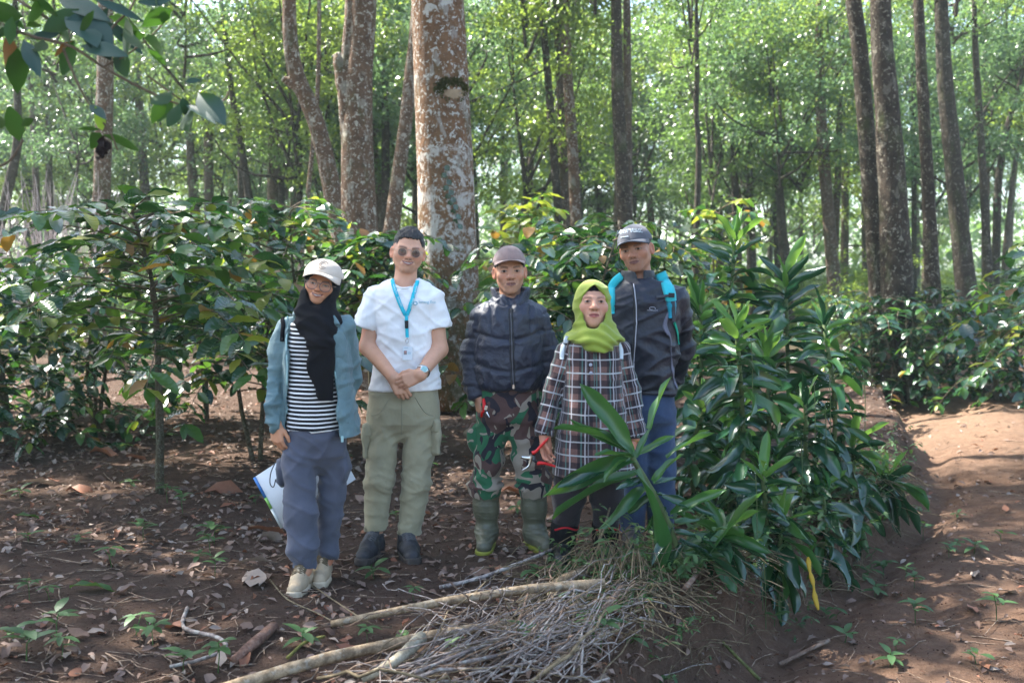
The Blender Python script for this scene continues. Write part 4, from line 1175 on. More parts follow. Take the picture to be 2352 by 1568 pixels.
# ------------------------------------------------------------------ branch hanging in at the top left
def build_branch():
    Y = 2.9
    P = lambda x, y, d=0: at(x, y, Y + d)
    base = P(-60, 40)
    root = empty('overhanging_branch', base, 'branch with big dark leathery leaves hanging in at the top left', 'branch')
    tw = [([(-60, 25), (60, 80), (160, 105), (238, 155), (330, 205), (430, 245), (510, 232), (525, 210)], .0055, .0025), ([(40, 0), (120, 48), (180, 75), (235, 95), (260, 60), (300, 20), (320, -30)], .005, .003),
          ([(140, 100), (190, 215), (250, 300), (270, 345)], .004, .0025), ([(340, 175), (395, 215), (440, 248)], .003, .0025), ([(-20, 390), (20, 370), (45, 335), (52, 320)], .004, .003), ([(235, 155), (300, 120), (370, 60), (378, 30)], .003, .002)]
    for pts, a, b in tw:
        q = smooth_path([P(x, y, .02 * math.sin(x * .02)) - base for x, y in pts], 18)
        v, f = tube(q, np.linspace(a, b, 18), 6); obj('twig', v, f, TWIG, root)
    shp = [leaf_shape(9, 5, .46, .52, .35, .12 + .15 * k, .14, .008, 1, 0, .15 * (k - 1), 80 + k) for k in range(3)]
    me = {n: [mesh_np('broad_leaf', v, f, m) for v, f in shp] for n, m in (('t', BIG_TOP), ('u', BIG_UND), ('y', BIG_YNG), ('o', BIG_OLD))}
    # base, tip, width factor, kind, facing (-1 shows its upper side tilted to the sky, 0 edge-ish, 1 underside)
    L = [(320, 60, 400, 218, 1.05, 't'), (345, 82, 330, 215, 0, 't')][:0]
    L = [(315, 48, 395, 218, .9, 't'), (258, 40, 250, 128, 1.1, 't'), (395, 92, 560, 198, .55, 't'), (235, 45, 235, 130, .9, 't'), (283, 112, 285, 178, 1.05, 't'),
         (372, 0, 530, 70, .5, 't'), (60, 22, 280, 8, .3, 't'), (230, -30, 205, 45, .8, 't')]
    L = [(200, 30, 252, 135, 1.0, 't'), (238, 48, 330, 118, .55, 't'), (215, -2, 332, 44, .42, 't'), (130, -5, 245, 35, .55, 't'), (262, 112, 300, 182, 1.05, 't'),
         (50, -10, 150, 25, .7, 'u'), (345, -20, 375, 50, 1.0, 'u'), (395, 22, 330, 55, .9, 'u'), (330, 88, 392, 118, .9, 'u'), (340, 112, 382, 150, .8, 'u'), (250, 38, 325, 70, .7, 'u'),
         (395, 208, 345, 252, .9, 'u'), (395, 222, 362, 282, .9, 'u'), (378, 225, 350, 282, .9, 'u'), (412, 238, 388, 298, 1.05, 'u'), (440, 245, 415, 292, 1.1, 'u'), (418, 222, 430, 268, 1.1, 't'),
         (455, 212, 515, 278, .95, 't'), (425, 240, 495, 275, .4, 't'), (425, 188, 462, 182, .8, 't'), (465, 178, 480, 155, .6, 'y'), (462, 215, 482, 192, .7, 'y'), (325, 0, 318, -30, .8, 'y'),
         (236, 310, 328, 338, .6, 'u'), (235, 300, 225, 250, .8, 'y'), (230, 298, 178, 292, .45, 'u'), (205, 240, 242, 268, .7, 't'), (230, 305, 215, 335, 1.0, 'u'),
         (45, 325, 20, 240, 1.0, 'u'), (48, 290, 78, 270, .7, 'u'), (-30, 285, 20, 270, .8, 'u'), (98, 90, 85, 132, 1.0, 'u'), (22, 75, 20, 170, .8, 'o'), (165, 95, 120, 130, .8, 'o'), (118, 45, 175, 100, .8, 'u'), (10, 30, 60, 65, .9, 'u'), (-20, 45, 40, 85, .9, 'u'), (60, 62, 100, 50, .6, 'u')]
    r = np.random.default_rng(6)
    for _ in range(22):
        bx, by = r.uniform(-20, 330), r.uniform(-20, 110); a = r.uniform(-.6, 3.4); l = r.uniform(60, 105)
        L.append((bx, by, bx + l * math.cos(a), by + l * math.sin(a), r.uniform(.55, 1.0), r.choice(['t', 'u', 'u'])))
    for bx, by, tx, ty, w, k in L:
        b = P(bx, by, r.uniform(-.06, .06)); e = P(tx, ty, r.uniform(-.10, .06))
        d = e - b; s = np.linalg.norm(d)
        up = np.array([.35 + r.normal(0, .15), -1, .30]) if k in 'ty' else np.array([r.normal(0, .45), .9, .8 + r.normal(0, .3)])
        R = frames([d], up=up)[0]
        put('leaf', me[k][int(r.integers(3))], root, M4(R, b - base, (s * w * 1.1, s, s)))
    dr = [leaf_shape(6, 4, .6, .45, .35, 2.2, .5, .05, 2, .4, .8, 90 + k) for k in range(2)]
    dm = [mesh_np('withered_leaf', v, f, simple('black_brown_withered', (.022, .014, .012), .8, .2, .3, 30)) for v, f in dr]
    for i in range(7):
        b = P(235 + r.normal(0, 4), 312 + 4 * i, 0)
        put('withered_leaf', dm[i % 2], root, M4(frames([[r.normal(0, .4), r.normal(0, .4), -1]])[0], b - base, .045))
build_branch()

# ------------------------------------------------------------------ litter, twigs, seedlings, undergrowth
def on_ground(px, py):
    p = ground_at(px, py); return p
def build_floor():
    r = np.random.default_rng(21)
    shp = [leaf_shape(6, 4, .42 + .05 * (k % 3), .45, .35, (.5, 1.2, -.6, 1.8, .2)[k], (.3, .6, .2, .5, .1)[k], .05, 2, (.2, .8, -.3, .5, 0)[k], (.3, -.7, .5, 1.0, 0)[k], 120 + k) for k in range(5)]
    me = {n: [mesh_np('fallen_leaf', v, f, m) for v, f in shp] for n, m in (('b', DRYLEAF), ('p', DRYPALE), ('r', DRYRED), ('g', WEED))}
    def drop(px, py, s, kind, k, yaw, label, group=None, tilt=.25, lift=.02):
        p = on_ground(px, py)
        d = np.array([math.cos(yaw), math.sin(yaw), r.normal(0, .12)])
        o = put('fallen_leaf', me[kind][k], None, M4(frames([d], roll=np.array([r.normal(0, tilt)]))[0], p + [0, 0, lift], s))
        tag(o, label, 'leaf', group)
    own = [(205, 1045, .26, 'r', 1, .1, 'rust brown curled leaf lying left of the bare slim trunk'), (290, 1053, .24, 'r', 0, .0, 'rust brown leaf just left of the bare slim trunk'), (150, 1132, .34, 'r', 3, -.3, 'large curled rust leaf on the mound left of the trunk'),
           (470, 1135, .32, 'r', 1, .25, 'large rolled rust leaf right of the bare slim trunk'), (1150, 1135, .22, 'r', 1, .2, 'rust leaf lying behind the olive rubber boots'), (40, 1118, .24, 'p', 0, .5, 'pale grey leaf near the left edge'),
           (570, 1322, .24, 'p', 2, -1.0, 'pale chewed leaf on the soil left of the tan boots'), (545, 1305, .20, 'p', 0, .1, 'pale pink leaf above the chewed leaf'), (590, 1250, .18, 'p', 3, .8, 'tan bent leaf left of the grey trousers'),
           (570, 1222, .30, 'r', 0, .0, 'long brown leaf behind the folder corner'), (160, 1358, .22, 'g', 0, .0, 'fallen green leaf on the dark soil at left'), (35, 1192, .18, 'g', 0, .3, 'fallen green leaf near the left edge'),
           (1130, 1330, .16, 'b', 0, 2.6, 'crumpled brown leaf below the left olive boot'), (2240, 1332, .14, 'p', 4, 1.2, 'grey white leaf on the right path'), (2290, 1365, .15, 'p', 0, .1, 'pink brown leaf at the right path edge'),
           (2245, 1415, .13, 'r', 4, 1.5, 'small orange leaf on the right path'), (1690, 1395, .16, 'b', 1, 1.3, 'curled brown leaf standing against the ditch bank')]
    for a in own: drop(*a[:6], a[6], None, .3, .025)
    n = 0
    lab = {'b': ('brown dry leaf lying in the litter', 'brown leaves in the litter'), 'p': ('pale dry leaf lying in the litter', 'pale leaves in the litter'), 'r': ('reddish dry leaf lying in the litter', 'reddish leaves in the litter')}
    while n < 283:
        px, py = r.uniform(0, 2352), 950 + 610 * r.uniform() ** 1.15
        p = on_ground(px, py)
        if p[1] > 9: continue
        s_ = p[0] - np.interp(p[1], _by, _bx)
        if s_ > .1 and r.uniform() < .75: continue
        k = r.choice(['b', 'b', 'p', 'r'])
        if r.uniform() > .5 + .8 * noise2([p[0]], [p[1]], 1.1, 14)[0] + .5 * (p[1] > 5.6): continue
        drop(px, py, r.uniform(.05, .115), k, int(r.integers(5)), r.uniform(0, 6.28), lab[k][0], lab[k][1]); n += 1
    # litter nobody could count
    for nm, mt, cnt, lo, hi, seed in (('litter', DRYLEAF, 21000, .018, .075, 1), ('litter', DRYPALE, 6500, .018, .065, 2), ('litter', DRYRED, 4000, .018, .065, 3)):
        q = np.random.default_rng(seed)
        y = 3.4 + 13 * q.uniform(0, 1, cnt) ** 1.6; x = q.uniform(-.56, .56, cnt) * y
        s_ = x - np.interp(y, _by, _bx)
        dens = .55 + .45 * noise2(x, y, .9, 14); dens = np.where(s_ > 0, dens * .22, dens)
        dens = dens * np.where(x < .3, .30 + .70 * sstep(4.5, 6.0, y), .75)
        ok = q.uniform(0, 1, cnt) < dens
        x, y = x[ok], y[ok]; z = gz(x, y) + q.uniform(.004, .022, len(x))
        v, f = leaf_shape(4, 3, .46, .45, .35, .7, .35, .04, 1, .3, .4, 130 + seed)
        D = np.stack([np.cos(a := q.uniform(0, 6.28, len(x))), np.sin(a), q.normal(0, .25, len(x))], 1)
        V, F = spread(v, f, frames(D, roll=q.normal(0, .5, len(x))), np.stack([x, y, z], 1), q.uniform(lo, hi, len(x)) * np.where(y > 8, 1.25, 1))
        tag(obj(nm, V, F, mt), 'small dry leaves and crumbs strewn over the soil', kind='stuff')
    q = np.random.default_rng(5)
    parts = []
    for i in range(1100):
        y = 3.4 + 7 * q.uniform() ** 1.3; x = q.uniform(-.56, .56) * y
        if x > np.interp(y, _by, _bx) + .1 and q.uniform() < .6: continue
        a = q.uniform(0, 6.28); l = q.uniform(.05, .32)
        t = np.linspace(-.5, .5, 4)
        xs, ys = x + np.cos(a) * t * l + q.normal(0, .012, 4), y + np.sin(a) * t * l + q.normal(0, .012, 4)
        v, f = tube(np.stack([xs, ys, gz(xs, ys) + q.uniform(.003, .02)], 1), q.uniform(.0012, .0035), 4, caps=False); parts.append((v, f[0]))
    V, F = merge(parts); tag(obj('twig_litter', V, F, STICKB), 'fine twigs strewn over the soil', kind='stuff')
    # crumbs of soil
    cnt = 5000
    y = 3.4 + 6 * q.uniform(0, 1, cnt) ** 1.5; x = q.uniform(-.56, .56, cnt) * y
    oct_ = np.array([[1, 0, 0], [-1, 0, 0], [0, 1, 0], [0, -1, 0], [0, 0, .8], [0, 0, -.8]]) * .5
    of = np.array([[0, 2, 4], [2, 1, 4], [1, 3, 4], [3, 0, 4], [2, 0, 5], [1, 2, 5], [3, 1, 5], [0, 3, 5]])
    V, F = spread(oct_, of, frames(q.normal(0, 1, (cnt, 3))), np.stack([x, y, gz(x, y) + .002], 1), q.uniform(.004, .015, cnt)[:, None] * q.uniform(.6, 1.2, (cnt, 3)))
    tag(obj('soil_crumbs', V, F, simple('soil_clods', (.075, .042, .030), .95, .1, .3, 20)), 'crumbs of brown soil', kind='stuff')
    # seedlings
    lf = leaf_shape(5, 3, .42, .4, .35, .5, .15, .02, 1, 0, 0, 140)
    meshes = []
    for k in range(5):
        q = np.random.default_rng(150 + k); Vs = []
        h = q.uniform(.05, .13); m = 4 + k
        stem = tube(np.array([[0, 0, -.01], [q.normal(0, .01), q.normal(0, .01), h * .6], [q.normal(0, .02), q.normal(0, .02), h]]), .0022, 4, caps=False)
        Vs.append((stem[0], stem[1][0]))
        for j in range(m):
            az = j * 2.4 + q.uniform(-.3, .3)
            d = np.array([[math.cos(az), math.sin(az), q.uniform(-.1, .6)]])
            Vs.append(spread(*lf, frames(d), np.array([[0, 0, h * q.uniform(.5, 1)]]), np.array([q.uniform(.05, .10)])))
        meshes.append(mesh_np('seedling', *merge(Vs), WEED))
    spots = [(65, 1245), (470, 1240), (610, 1265), (455, 1290), (780, 1300), (1000, 1330), (790, 1085), (1005, 1040), (1020, 1010), (990, 1090), (1190, 1180), (560, 1395), (130, 1480), (60, 1520), (30, 1470), (115, 1380), (300, 1120), (420, 1180),
             (1390, 1440), (1330, 1460), (1480, 1400), (1500, 1350), (1560, 1370), (1650, 1360), (1620, 1345), (2000, 1290), (1990, 1330), (2080, 1330), (2100, 1350), (1900, 1420), (1920, 1430), (2010, 1370), (2120, 1240), (1950, 1230), (1940, 1475), (2060, 1500), (2200, 1190),
             (1300, 1270), (1330, 1250), (1240, 1330), (1215, 1350), (1290, 1330), (1420, 1310), (1270, 1385), (1560, 1300), (950, 1380), (860, 1330), (500, 1545), (420, 1550), (1590, 1480), (1450, 1520), (1800, 1290), (1750, 1310), (2180, 1280), (2300, 1240), (40, 1040), (180, 1010), (110, 1000), (700, 1395)]
    spots = [q for q in spots if q not in ((610, 1265), (780, 1300), (1000, 1330), (560, 1395), (700, 1395))]
    extra = [(r.uniform(0, 2300), r.uniform(990, 1540)) for _ in range(60)]
    for i, (x, y) in enumerate(spots + [q for q in extra if not (560 < q[0] < 1560 and 1240 < q[1] < 1460)]):
        p = on_ground(x, y)
        o = put('seedling', meshes[i % 5], None, M4(Rz_(r.uniform(0, 6.28)), p, r.uniform(.7, 1.25)))
        tag(o, 'small green seedling sprouting from the littered soil', 'seedling', 'seedlings on the soil')
    # undergrowth on the bank and at the foot of the dracaenas
    q = np.random.default_rng(33)
    Ps, Rs, Ss = [], [], []
    lf = leaf_shape(5, 3, .36, .4, .35, .6, .2, .02, 1, 0, 0, 141)
    for i in range(530):
        if i < 300:
            y = q.uniform(4.5, 7.6); x = np.interp(y, _by, _bx) - abs(q.normal(.35, .35)) - .02
        else:
            px, py = (q.uniform(1290, 1560), q.uniform(1285, 1440)) if i < 390 else (q.uniform(1480, 1860), q.uniform(1300, 1480)) if i < 460 else (q.uniform(1880, 2352), q.uniform(830, 900))
            x, y = on_ground(px, py)[:2]
        if y < 4.3 and i < 300: continue
        z = g1(x, y); h = q.uniform(.08, .36) if i < 300 else q.uniform(.05, .16)
        lean = q.normal(0, .12, 2) + (np.array([.10, -.08]) if i < 300 else 0)
        for j in range(int(q.integers(7, 16))):
            t = q.uniform(.1, 1)
            Ps.append([x + lean[0] * t, y + lean[1] * t, z + h * t]); az = q.uniform(0, 6.28)
            Rs.append([math.cos(az), math.sin(az), q.uniform(-.5, .5)]); Ss.append(q.uniform(.028, .070) if i < 300 else q.uniform(.022, .050))
    V, F = spread(*lf, frames(np.array(Rs), roll=q.normal(0, .3, len(Rs))), np.array(Ps), np.array(Ss))
    tag(obj('undergrowth', V, F, WEED), 'low leafy weeds on the bank', kind='stuff')
    # dead grass tuft before the woman's feet and roots on the bank
    parts = []
    for i in range(180, 1300):
        if i < 260: x0, y0 = 1410 + q.normal(0, 45), 1335 + q.normal(0, 16)
        elif i < 780:
            y = q.uniform(4.3, 7.5); x = np.interp(y, _by, _bx) - q.uniform(-.05, .30); x0 = None
        else: x0, y0 = q.uniform(1200, 1720), q.uniform(1270, 1480)
        if x0 is not None: x, y = on_ground(x0, y0)[:2]
        z = g1(x, y); a = q.uniform(0, 6.28); l = q.uniform(.10, .34)
        d = np.array([math.cos(a), math.sin(a), 0]) * l; hh = q.uniform(.02, .20) * (1.2 if i < 260 else .5)
        pth = smooth_path([[x, y, z], [x + d[0] * .4, y + d[1] * .4, z + hh], [x + d[0], y + d[1], z + hh * q.uniform(.0, .7)]], 5)
        v, f = tube(pth, q.uniform(.0012, .0028), 4, caps=False); parts.append((v, f[0]))
    V, F = merge(parts); tag(obj('dead_grass', V, F, STRAW), 'tangle of dead grass and roots on the bank', kind='stuff')
    # white flowers
    fl = []
    WH = simple('white_petals', (.70, .72, .68), .7, .3, .05)
    me_f = None
    for i, (px, py, Y) in enumerate(((1748, 1255, 5.0), (1755, 1290, 4.9), (1905, 870, 5.9), (1985, 860, 6.1), (1840, 1010, 5.6), (1895, 925, 5.9), (1725, 775, 5.6), (1870, 880, 5.9), (1735, 1080, 5.0))):
        c = at(px, py, Y); q2 = np.random.default_rng(i)
        m = 14; P = c + q2.normal(0, 1, (m, 3)) * [.035, .02, .022]
        Vf, Ff = spread(oct_, of, frames(q2.normal(0, 1, (m, 3))), P, q2.uniform(.003, .006, m))
        st = tube(np.array([[c[0] + .02, Y + .02, max(c[2] - .35, g1(c[0], Y))], [c[0] + .01, Y, c[2] - .15], c]), .0025, 4, caps=False)
        root = empty('flowering_weed', (c[0], Y, g1(c[0], Y)), 'weed with a cluster of tiny white flowers on the bank', 'flower', 'white flowering weeds on the bank')
        o = np.array(root.location)
        b = obj('blossom', Vf - o, Ff, WH, root, False); b['kind'] = 'stuff'
        obj('stem', st[0] - o, st[1][0], GREENSTEM, root)
    # dead grey shrub at the far left
    c = np.array([at(105, 900, 17)[0], 17.0, 0]); parts = []
    for i in range(170):
        a = q.uniform(0, 6.28); rr = abs(q.normal(.5, .35)); h = q.uniform(1.6, 3.3)
        x, y = c[0] + math.cos(a) * rr * 1.3, 17 + math.sin(a) * rr
        pth = smooth_path([[x * .5 + c[0] * .5, y, 0.9], [x, y, h * .6], [x + q.normal(0, .25), y + q.normal(0, .2), h]], 6)
        v, f = tube(pth, np.linspace(.014, .004, 6), 4, caps=False); parts.append((v, f[0]))
    V, F = merge(parts)
    tag(obj('bare_shrub', V, F, simple('bleached_twigs', (.34, .29, .28), .9, .1, .2)), 'bare bleached shrub of thin grey twigs beyond the left hedge', 'shrub')
build_floor()

# ------------------------------------------------------------------ brush pile, logs and fallen branches
def build_sticks():
    r = np.random.default_rng(91)
    def stick(pts, r0, r1, mat, label, cat='stick', group=None, sides=6, n=10, name='stick', jit=.12, wob=0.0):
        P = smooth_path(pts, n) + r.normal(0, wob, (n, 3)) if wob else smooth_path(pts, n)
        c = P.mean(0)
        V, F = tube(P - c, np.linspace(r0, r1, n), sides, jitter=jit, seed=int(r.integers(9999)))
        o = obj(name, V, F, mat); o.location = c
        return tag(o, label, cat, group)
    def G(x, y, h=0):
        Yd = on_ground(x, y)[1]
        return on_ground(x, y + h * FOC / Yd) + [0, 0, h]
    px = lambda w, y: w / 2 * (g_d(y)) / FOC
    def g_d(y): return FOC * CAM_H / (y - 634)
    stick([G(762, 1432, .05), G(900, 1405, .10), G(1060, 1378, .14), G(1230, 1356, .15), G(1388, 1342, .12)], .014, .022, LOGM, 'long tan pole lying on top across the brush pile', 'log', None, 10, 16, 'log', .08)
    stick([G(508, 1585, .04), G(700, 1525, .06), G(880, 1483, .09), G(1040, 1452, .10), G(1170, 1436, .08)], .024, .019, LOGM, 'long bent tan log running out of the bottom edge', 'log', None, 10, 16, 'log', .08)
    stick([G(832, 1560, .06), G(900, 1525, .10), G(968, 1468, .13)], .013, .026, stick_mat('pale_peeled_bark', (.38, .33, .235), (.40, .35, .25), .2), 'short pale peeled branch pointing out of the pile', 'log', None, 9, 8, 'log', .14)
    stick([G(1195, 1385, .03), G(1310, 1325, .07), G(1432, 1275, .05)], .020, .026, LOGM, 'weathered tan log behind the pole near the dead grass', 'log', None, 10, 10, 'log', .12)
    stick([G(1010, 1348, .02), G(1090, 1330, .03), G(1180, 1298, .05), G(1270, 1262, .06)], .010, .009, STICK, 'grey lichened branch lying below the olive boots', 'stick', None, 7, 10, 'stick', .1)
    stick([G(535, 1518, .02), G(580, 1480, .03), G(628, 1438, .02)], .020, .022, LOGR, 'short reddish log on the soil at the lower left', 'log', None, 9, 8, 'log', .15)
    stick([G(430, 1395, .01), G(422, 1440, .03), G(500, 1462, .035), G(518, 1490, .03), G(455, 1515, .02), G(390, 1530, .01)], .009, .007, STICK, 'curving grey root on the dark soil at left', 'root', None, 7, 20, 'root', .1)
    stick([G(660, 1510, .01), G(700, 1475, .04), G(745, 1460, .03)], .007, .006, stick_mat('yellow_green_stick', (.20, .19, .05), (.24, .22, .06)), 'short yellow green stick left of the pile', 'stick', None, 6, 8)
    stick([G(1510, 1545, .02), G(1570, 1470, .10), G(1625, 1412, .16)], .010, .013, LOGM, 'cut tan stick propped on the right of the pile', 'stick', None, 8, 8)
    stick([G(1425, 1350, .10), G(1390, 1410, .06), G(1430, 1470, .02)], .010, .012, STICKB, 'brown bent stick over the right of the pile', 'stick', None, 7, 8)
    stick([G(1790, 1525, .02), G(1850, 1495, .03), G(1905, 1468, .03)], .012, .011, STICKB, 'brown stick lying in the ditch bottom', 'stick', None, 7, 8)
    stick([G(1745, 1560, .02), G(1690, 1505, .06), G(1640, 1455, .10)][::-1], .007, .009, stick_mat('green_stick', (.15, .16, .05), (.2, .2, .07)), 'greenish stick sloping to the ditch', 'stick', None, 6, 8)
    stick([G(1595, 1310, .05), G(1630, 1302, .07), G(1668, 1306, .06)], .011, .013, LOGM, 'cut branch stub at the foot of the bent dracaena', 'stick', None, 8, 6)
    stick([G(1560, 1365, .02), G(1582, 1340, .07), G(1602, 1312, .10)], .013, .012, STICKB, 'brown cut stub leaning at the foot of the dracaena', 'stick', None, 8, 6)
    stick([G(1770, 1205, .05), G(1820, 1208, .09), G(1865, 1222, .06)], .009, .006, STICK, 'pale branch poking out of the bank over the ditch', 'stick', None, 7, 8)
    stick([G(1400, 1190, .30), G(1370, 1270, .12), G(1340, 1330, .02)], .005, .006, STRAW, 'pale thin branch leaning before the leggings', 'stick', None, 6, 8)
    stick([G(620, 1330, .01), G(660, 1375, .03), G(725, 1405, .03), G(790, 1440, .05)], .004, .003, STRAW, 'thin pale twig curving from the tan boots', 'stick', None, 5, 10)
    stick([G(720, 1345, .02), G(770, 1380, .06), G(850, 1430, .05), G(900, 1440, .03)], .0035, .003, STRAW, 'second thin pale twig below the tan boots', 'stick', None, 5, 10)
    # the heap
    for i in range(190):
        u = r.uniform()
        if i < 98:       # fanned bundle
            a = r.uniform(0, 1)
            x0, y0 = 860 + 560 * a ** 1.1 + r.normal(0, 30), 1600 - 90 * r.uniform()
            x1, y1 = 1130 + 400 * a ** .8 + r.normal(0, 70), 1295 + 165 * r.uniform() ** .9
            h0, h1 = .02 + .06 * r.uniform(), .05 + .17 * r.uniform()
        elif i < 134:     # sticks across, to the right
            x0, y0 = 880 + r.uniform(0, 380), 1500 + r.normal(0, 40); x1, y1 = 1350 + r.uniform(0, 300), 1385 + r.normal(0, 55)
            h0, h1 = .04 + .10 * r.uniform(), .04 + .12 * r.uniform()
        elif i >= 174:     # a few ends sticking up out of the heap
            x0, y0 = r.uniform(1000, 1350), r.uniform(1400, 1520); x1, y1 = x0 + r.uniform(-40, 160), y0 - r.uniform(20, 80); h0, h1 = .02, r.uniform(.20, .42)
        elif i >= 148:     # strays lying any way
            x0, y0 = r.uniform(950, 1500), r.uniform(1380, 1540); a = r.uniform(0, 6.28); x1, y1 = x0 + 260 * math.cos(a), y0 + 90 * math.sin(a)
            h0, h1 = .05 + .10 * r.uniform(), .05 + .16 * r.uniform()
        else:             # flat ones at the front
            x0, y0 = 600 + r.uniform(0, 500), 1560 + r.normal(0, 12); x1, y1 = x0 + r.uniform(250, 700), 1545 + r.normal(0, 30); h0, h1 = .04 + .05 * r.uniform(), .04 + .08 * r.uniform()
        A, B = G(x0, min(y0, 1600), h0), G(x1, y1, h1)
        Mid = A * .5 + B * .5 + r.normal(0, .055, 3) * [1, 1, .6] + [0, 0, .03]
        M2 = A * .2 + B * .8 + r.normal(0, .02, 3)
        w = r.choice([.0018, .0024, .0032, .0042, .0068], p=[.26, .28, .24, .15, .07])
        stick([A, Mid, M2, B], w, w * .55, (STICK, STICK, STICKB, STRAW)[r.choice(4, p=[.34, .22, .28, .16])], 'thin bare stick in the brush pile', 'stick', 'thin sticks of the brush pile', 5, 11, 'stick', .14, .009)
    # yellow strip of a dead leaf hanging on the bank
    P = np.array([at(x, y, 4.95 - .1 * (y - 1280) / 120) for x, y in smooth_path([(1856, 1278, 0), (1860, 1310, 0), (1868, 1340, 0), (1872, 1370, 0), (1880, 1400, 0)], 12)[:, :2]])
    V, F = ribbon(P, np.tile([.2, -1, .2], (12, 1)), .03 * np.array([.4, 1, .8, .5, .9, .9, .4, .5, 1, .9, .8, .3]), .003)
    c = P.mean(0); o = obj('withered_leaf', V - c, F, leaf_mat('yellow_withered', (.42, .27, .02), (.48, .32, .03), .6, .3, .2, None, False)); o.location = c
    tag(o, 'yellow withered leaf strip hanging on the ditch bank', 'leaf')
    # stone behind
    for i, (x, y, s, lb) in enumerate(((1082, 1000, .07, 'rounded tan stone beside the camouflage pocket'), (1608, 1418, .03, 'small grey stone above the ditch'))):
        p = on_ground(x, y)
        v, f = box_lo_hi_safe(s, i)
        o = obj('stone', v, f, simple('tan_stone', (.20, .17, .12), .9, .2, .3, 12, [(30, .01)])); o.location = p + [0, 0, s * .3]
        tag(o, lb, 'stone')
def box_lo_hi_safe(s, seed):
    n, m = 10, 14
    th = np.linspace(.02, math.pi - .02, n); ph = np.linspace(0, 2 * math.pi, m, endpoint=False)
    V = np.array([[math.sin(a) * math.cos(b), math.sin(a) * math.sin(b), .75 * math.cos(a)] for a in th for b in ph])
    V = V * (1 + .18 * vnoise(V * 2 + seed, 3))[:, None] * s
    F = np.array([(i * m + j, (i + 1) * m + j, (i + 1) * m + (j + 1) % m, i * m + (j + 1) % m) for i in range(n - 1) for j in range(m)])
    return V, F
build_sticks()
# ------------------------------------------------------------------ people: materials
def skin_mat():
    t = NT('skin')
    a = t.new('ShaderNodeAttribute', attribute_name='Col').outputs['Color']
    n = t.noise(90, 3, .6, t.coord())
    t.base(t.mix(.10, a, t.mix(n, (.2, .08, .05), (.8, .5, .4)), 'SOFT_LIGHT'))
    t.look(.48, .30)
    t.b.inputs['Subsurface Weight'].default_value = .12
    t.b.inputs['Subsurface Radius'].default_value = (.6, .22, .12)
    t.b.inputs['Subsurface Scale'].default_value = .012
    t.bump(t.noise(420, 2, .6, t.coord()), .0006)
    return t.m
SKIN = skin_mat()
def cloth(name, col, rough=.8, spec=.25, weave=600, var=.1, sheen=.15, crease=.006, cs=16, stain=None, dark=0):
    t = NT(name)
    v = t.coord()
    n = t.noise(9, 5, .65, v)
    c = t.mix(t.ramp(n, [(.32, 0), (.68, 1)]), tuple(x * (1 - var) for x in col), tuple(min(1, x * (1 + var)) for x in col))
    if stain: c = t.mix(t.math('MULTIPLY', t.ramp(t.noise(5, 5, .7, v), [(.52, 0), (.72, 1)]), .55), c, stain)
    t.base(c); t.look(rough, spec, 0, sheen)
    if crease: t.bump(t.noise(cs, 2, .5, v, .2), crease * 1.5)
    t.bump(t.noise(weave, 2, .6, v), .0008)
    return t.m
HAIR = simple('black_hair', (.014, .011, .010), .55, .5, .4, 160, [(220, .003)], scale=(1, 1, .35))
BLACKCLOTH = cloth('black_jersey', (.007, .007, .009), .85, .15, sheen=0, crease=.002)
TEAL = cloth('teal_nylon', (.105, .178, .190), .55, .4, var=.08, crease=.006, cs=22)
ZIPTEAL = simple('pale_teal_tape', (.30, .47, .47), .5, .4)
GREYBLUE = cloth('grey_blue_cotton', (.080, .086, .116), .85, .2, var=.10, crease=.005, cs=10)
TAN = simple('tan_nubuck', (.40, .31, .205), .8, .25, .10, 25, [(180, .0012)])
TANSOLE = simple('tan_rubber', (.50, .41, .29), .7, .3, .1, 20)
TANLACE = simple('tan_lace', (.13, .095, .055), .8, .2)
CREAM = cloth('cream_cap_cotton', (.56, .465, .37), .85, .2, var=.05, crease=.001)
WHITECOT = cloth('white_cotton', (.82, .81, .80), .85, .2, var=.03, crease=.006, cs=12)
KHAKI = cloth('khaki_cotton', (.31, .285, .19), .85, .2, var=.08, crease=.006, cs=14)
KHAKID = cloth('khaki_seams', (.25, .235, .16), .85, .2, var=.08)
NAVYP = cloth('dark_navy_nylon', (.020, .024, .042), .42, .42, var=.15, sheen=.05, crease=.006, cs=30, stain=(.045, .045, .055))
NAVYS = cloth('black_navy_windbreaker', (.011, .013, .024), .42, .40, var=.15, sheen=.04, crease=.006, cs=18)
DARKNAVY = cloth('black_nylon', (.010, .010, .014), .5, .4)
JEANS = cloth('blue_denim', (.034, .056, .112), .85, .2, var=.2, crease=.006, cs=9, stain=(.10, .15, .22))
LIME = cloth('lime_hijab', (.215, .27, .030), .72, .3, var=.06, crease=.003, cs=12)
LEGG = cloth('dark_plum_leggings', (.020, .015, .018), .8, .2)
RUBBERO = simple('olive_rubber', (.100, .100, .066), .42, .45, .18, 18, [(60, .002)])
RUBBERY = simple('lime_rubber_sole', (.24, .25, .03), .5, .4, .15, 20)
RUBBERK = simple('black_rubber', (.012, .012, .012), .4, .45)
BLKSHOE = simple('black_shoe_leather', (.026, .026, .030), .6, .4, .35, 30, [(120, .002)])
BLKSOLE = simple('dark_brown_sole', (.055, .046, .040), .7, .3)
BLKLACE = simple('grey_lace', (.085, .085, .09), .7, .3)
RED = simple('red_vinyl', (.62, .010, .012), .3, .5, .04)
REDCLOTH = simple('red_trim', (.40, .012, .02), .7, .3)
STEEL = simple('bright_steel', (.62, .62, .62), .25, .5, .05, 60, None, 1.0)
DSTEEL = simple('dark_steel', (.03, .03, .035), .35, .5)
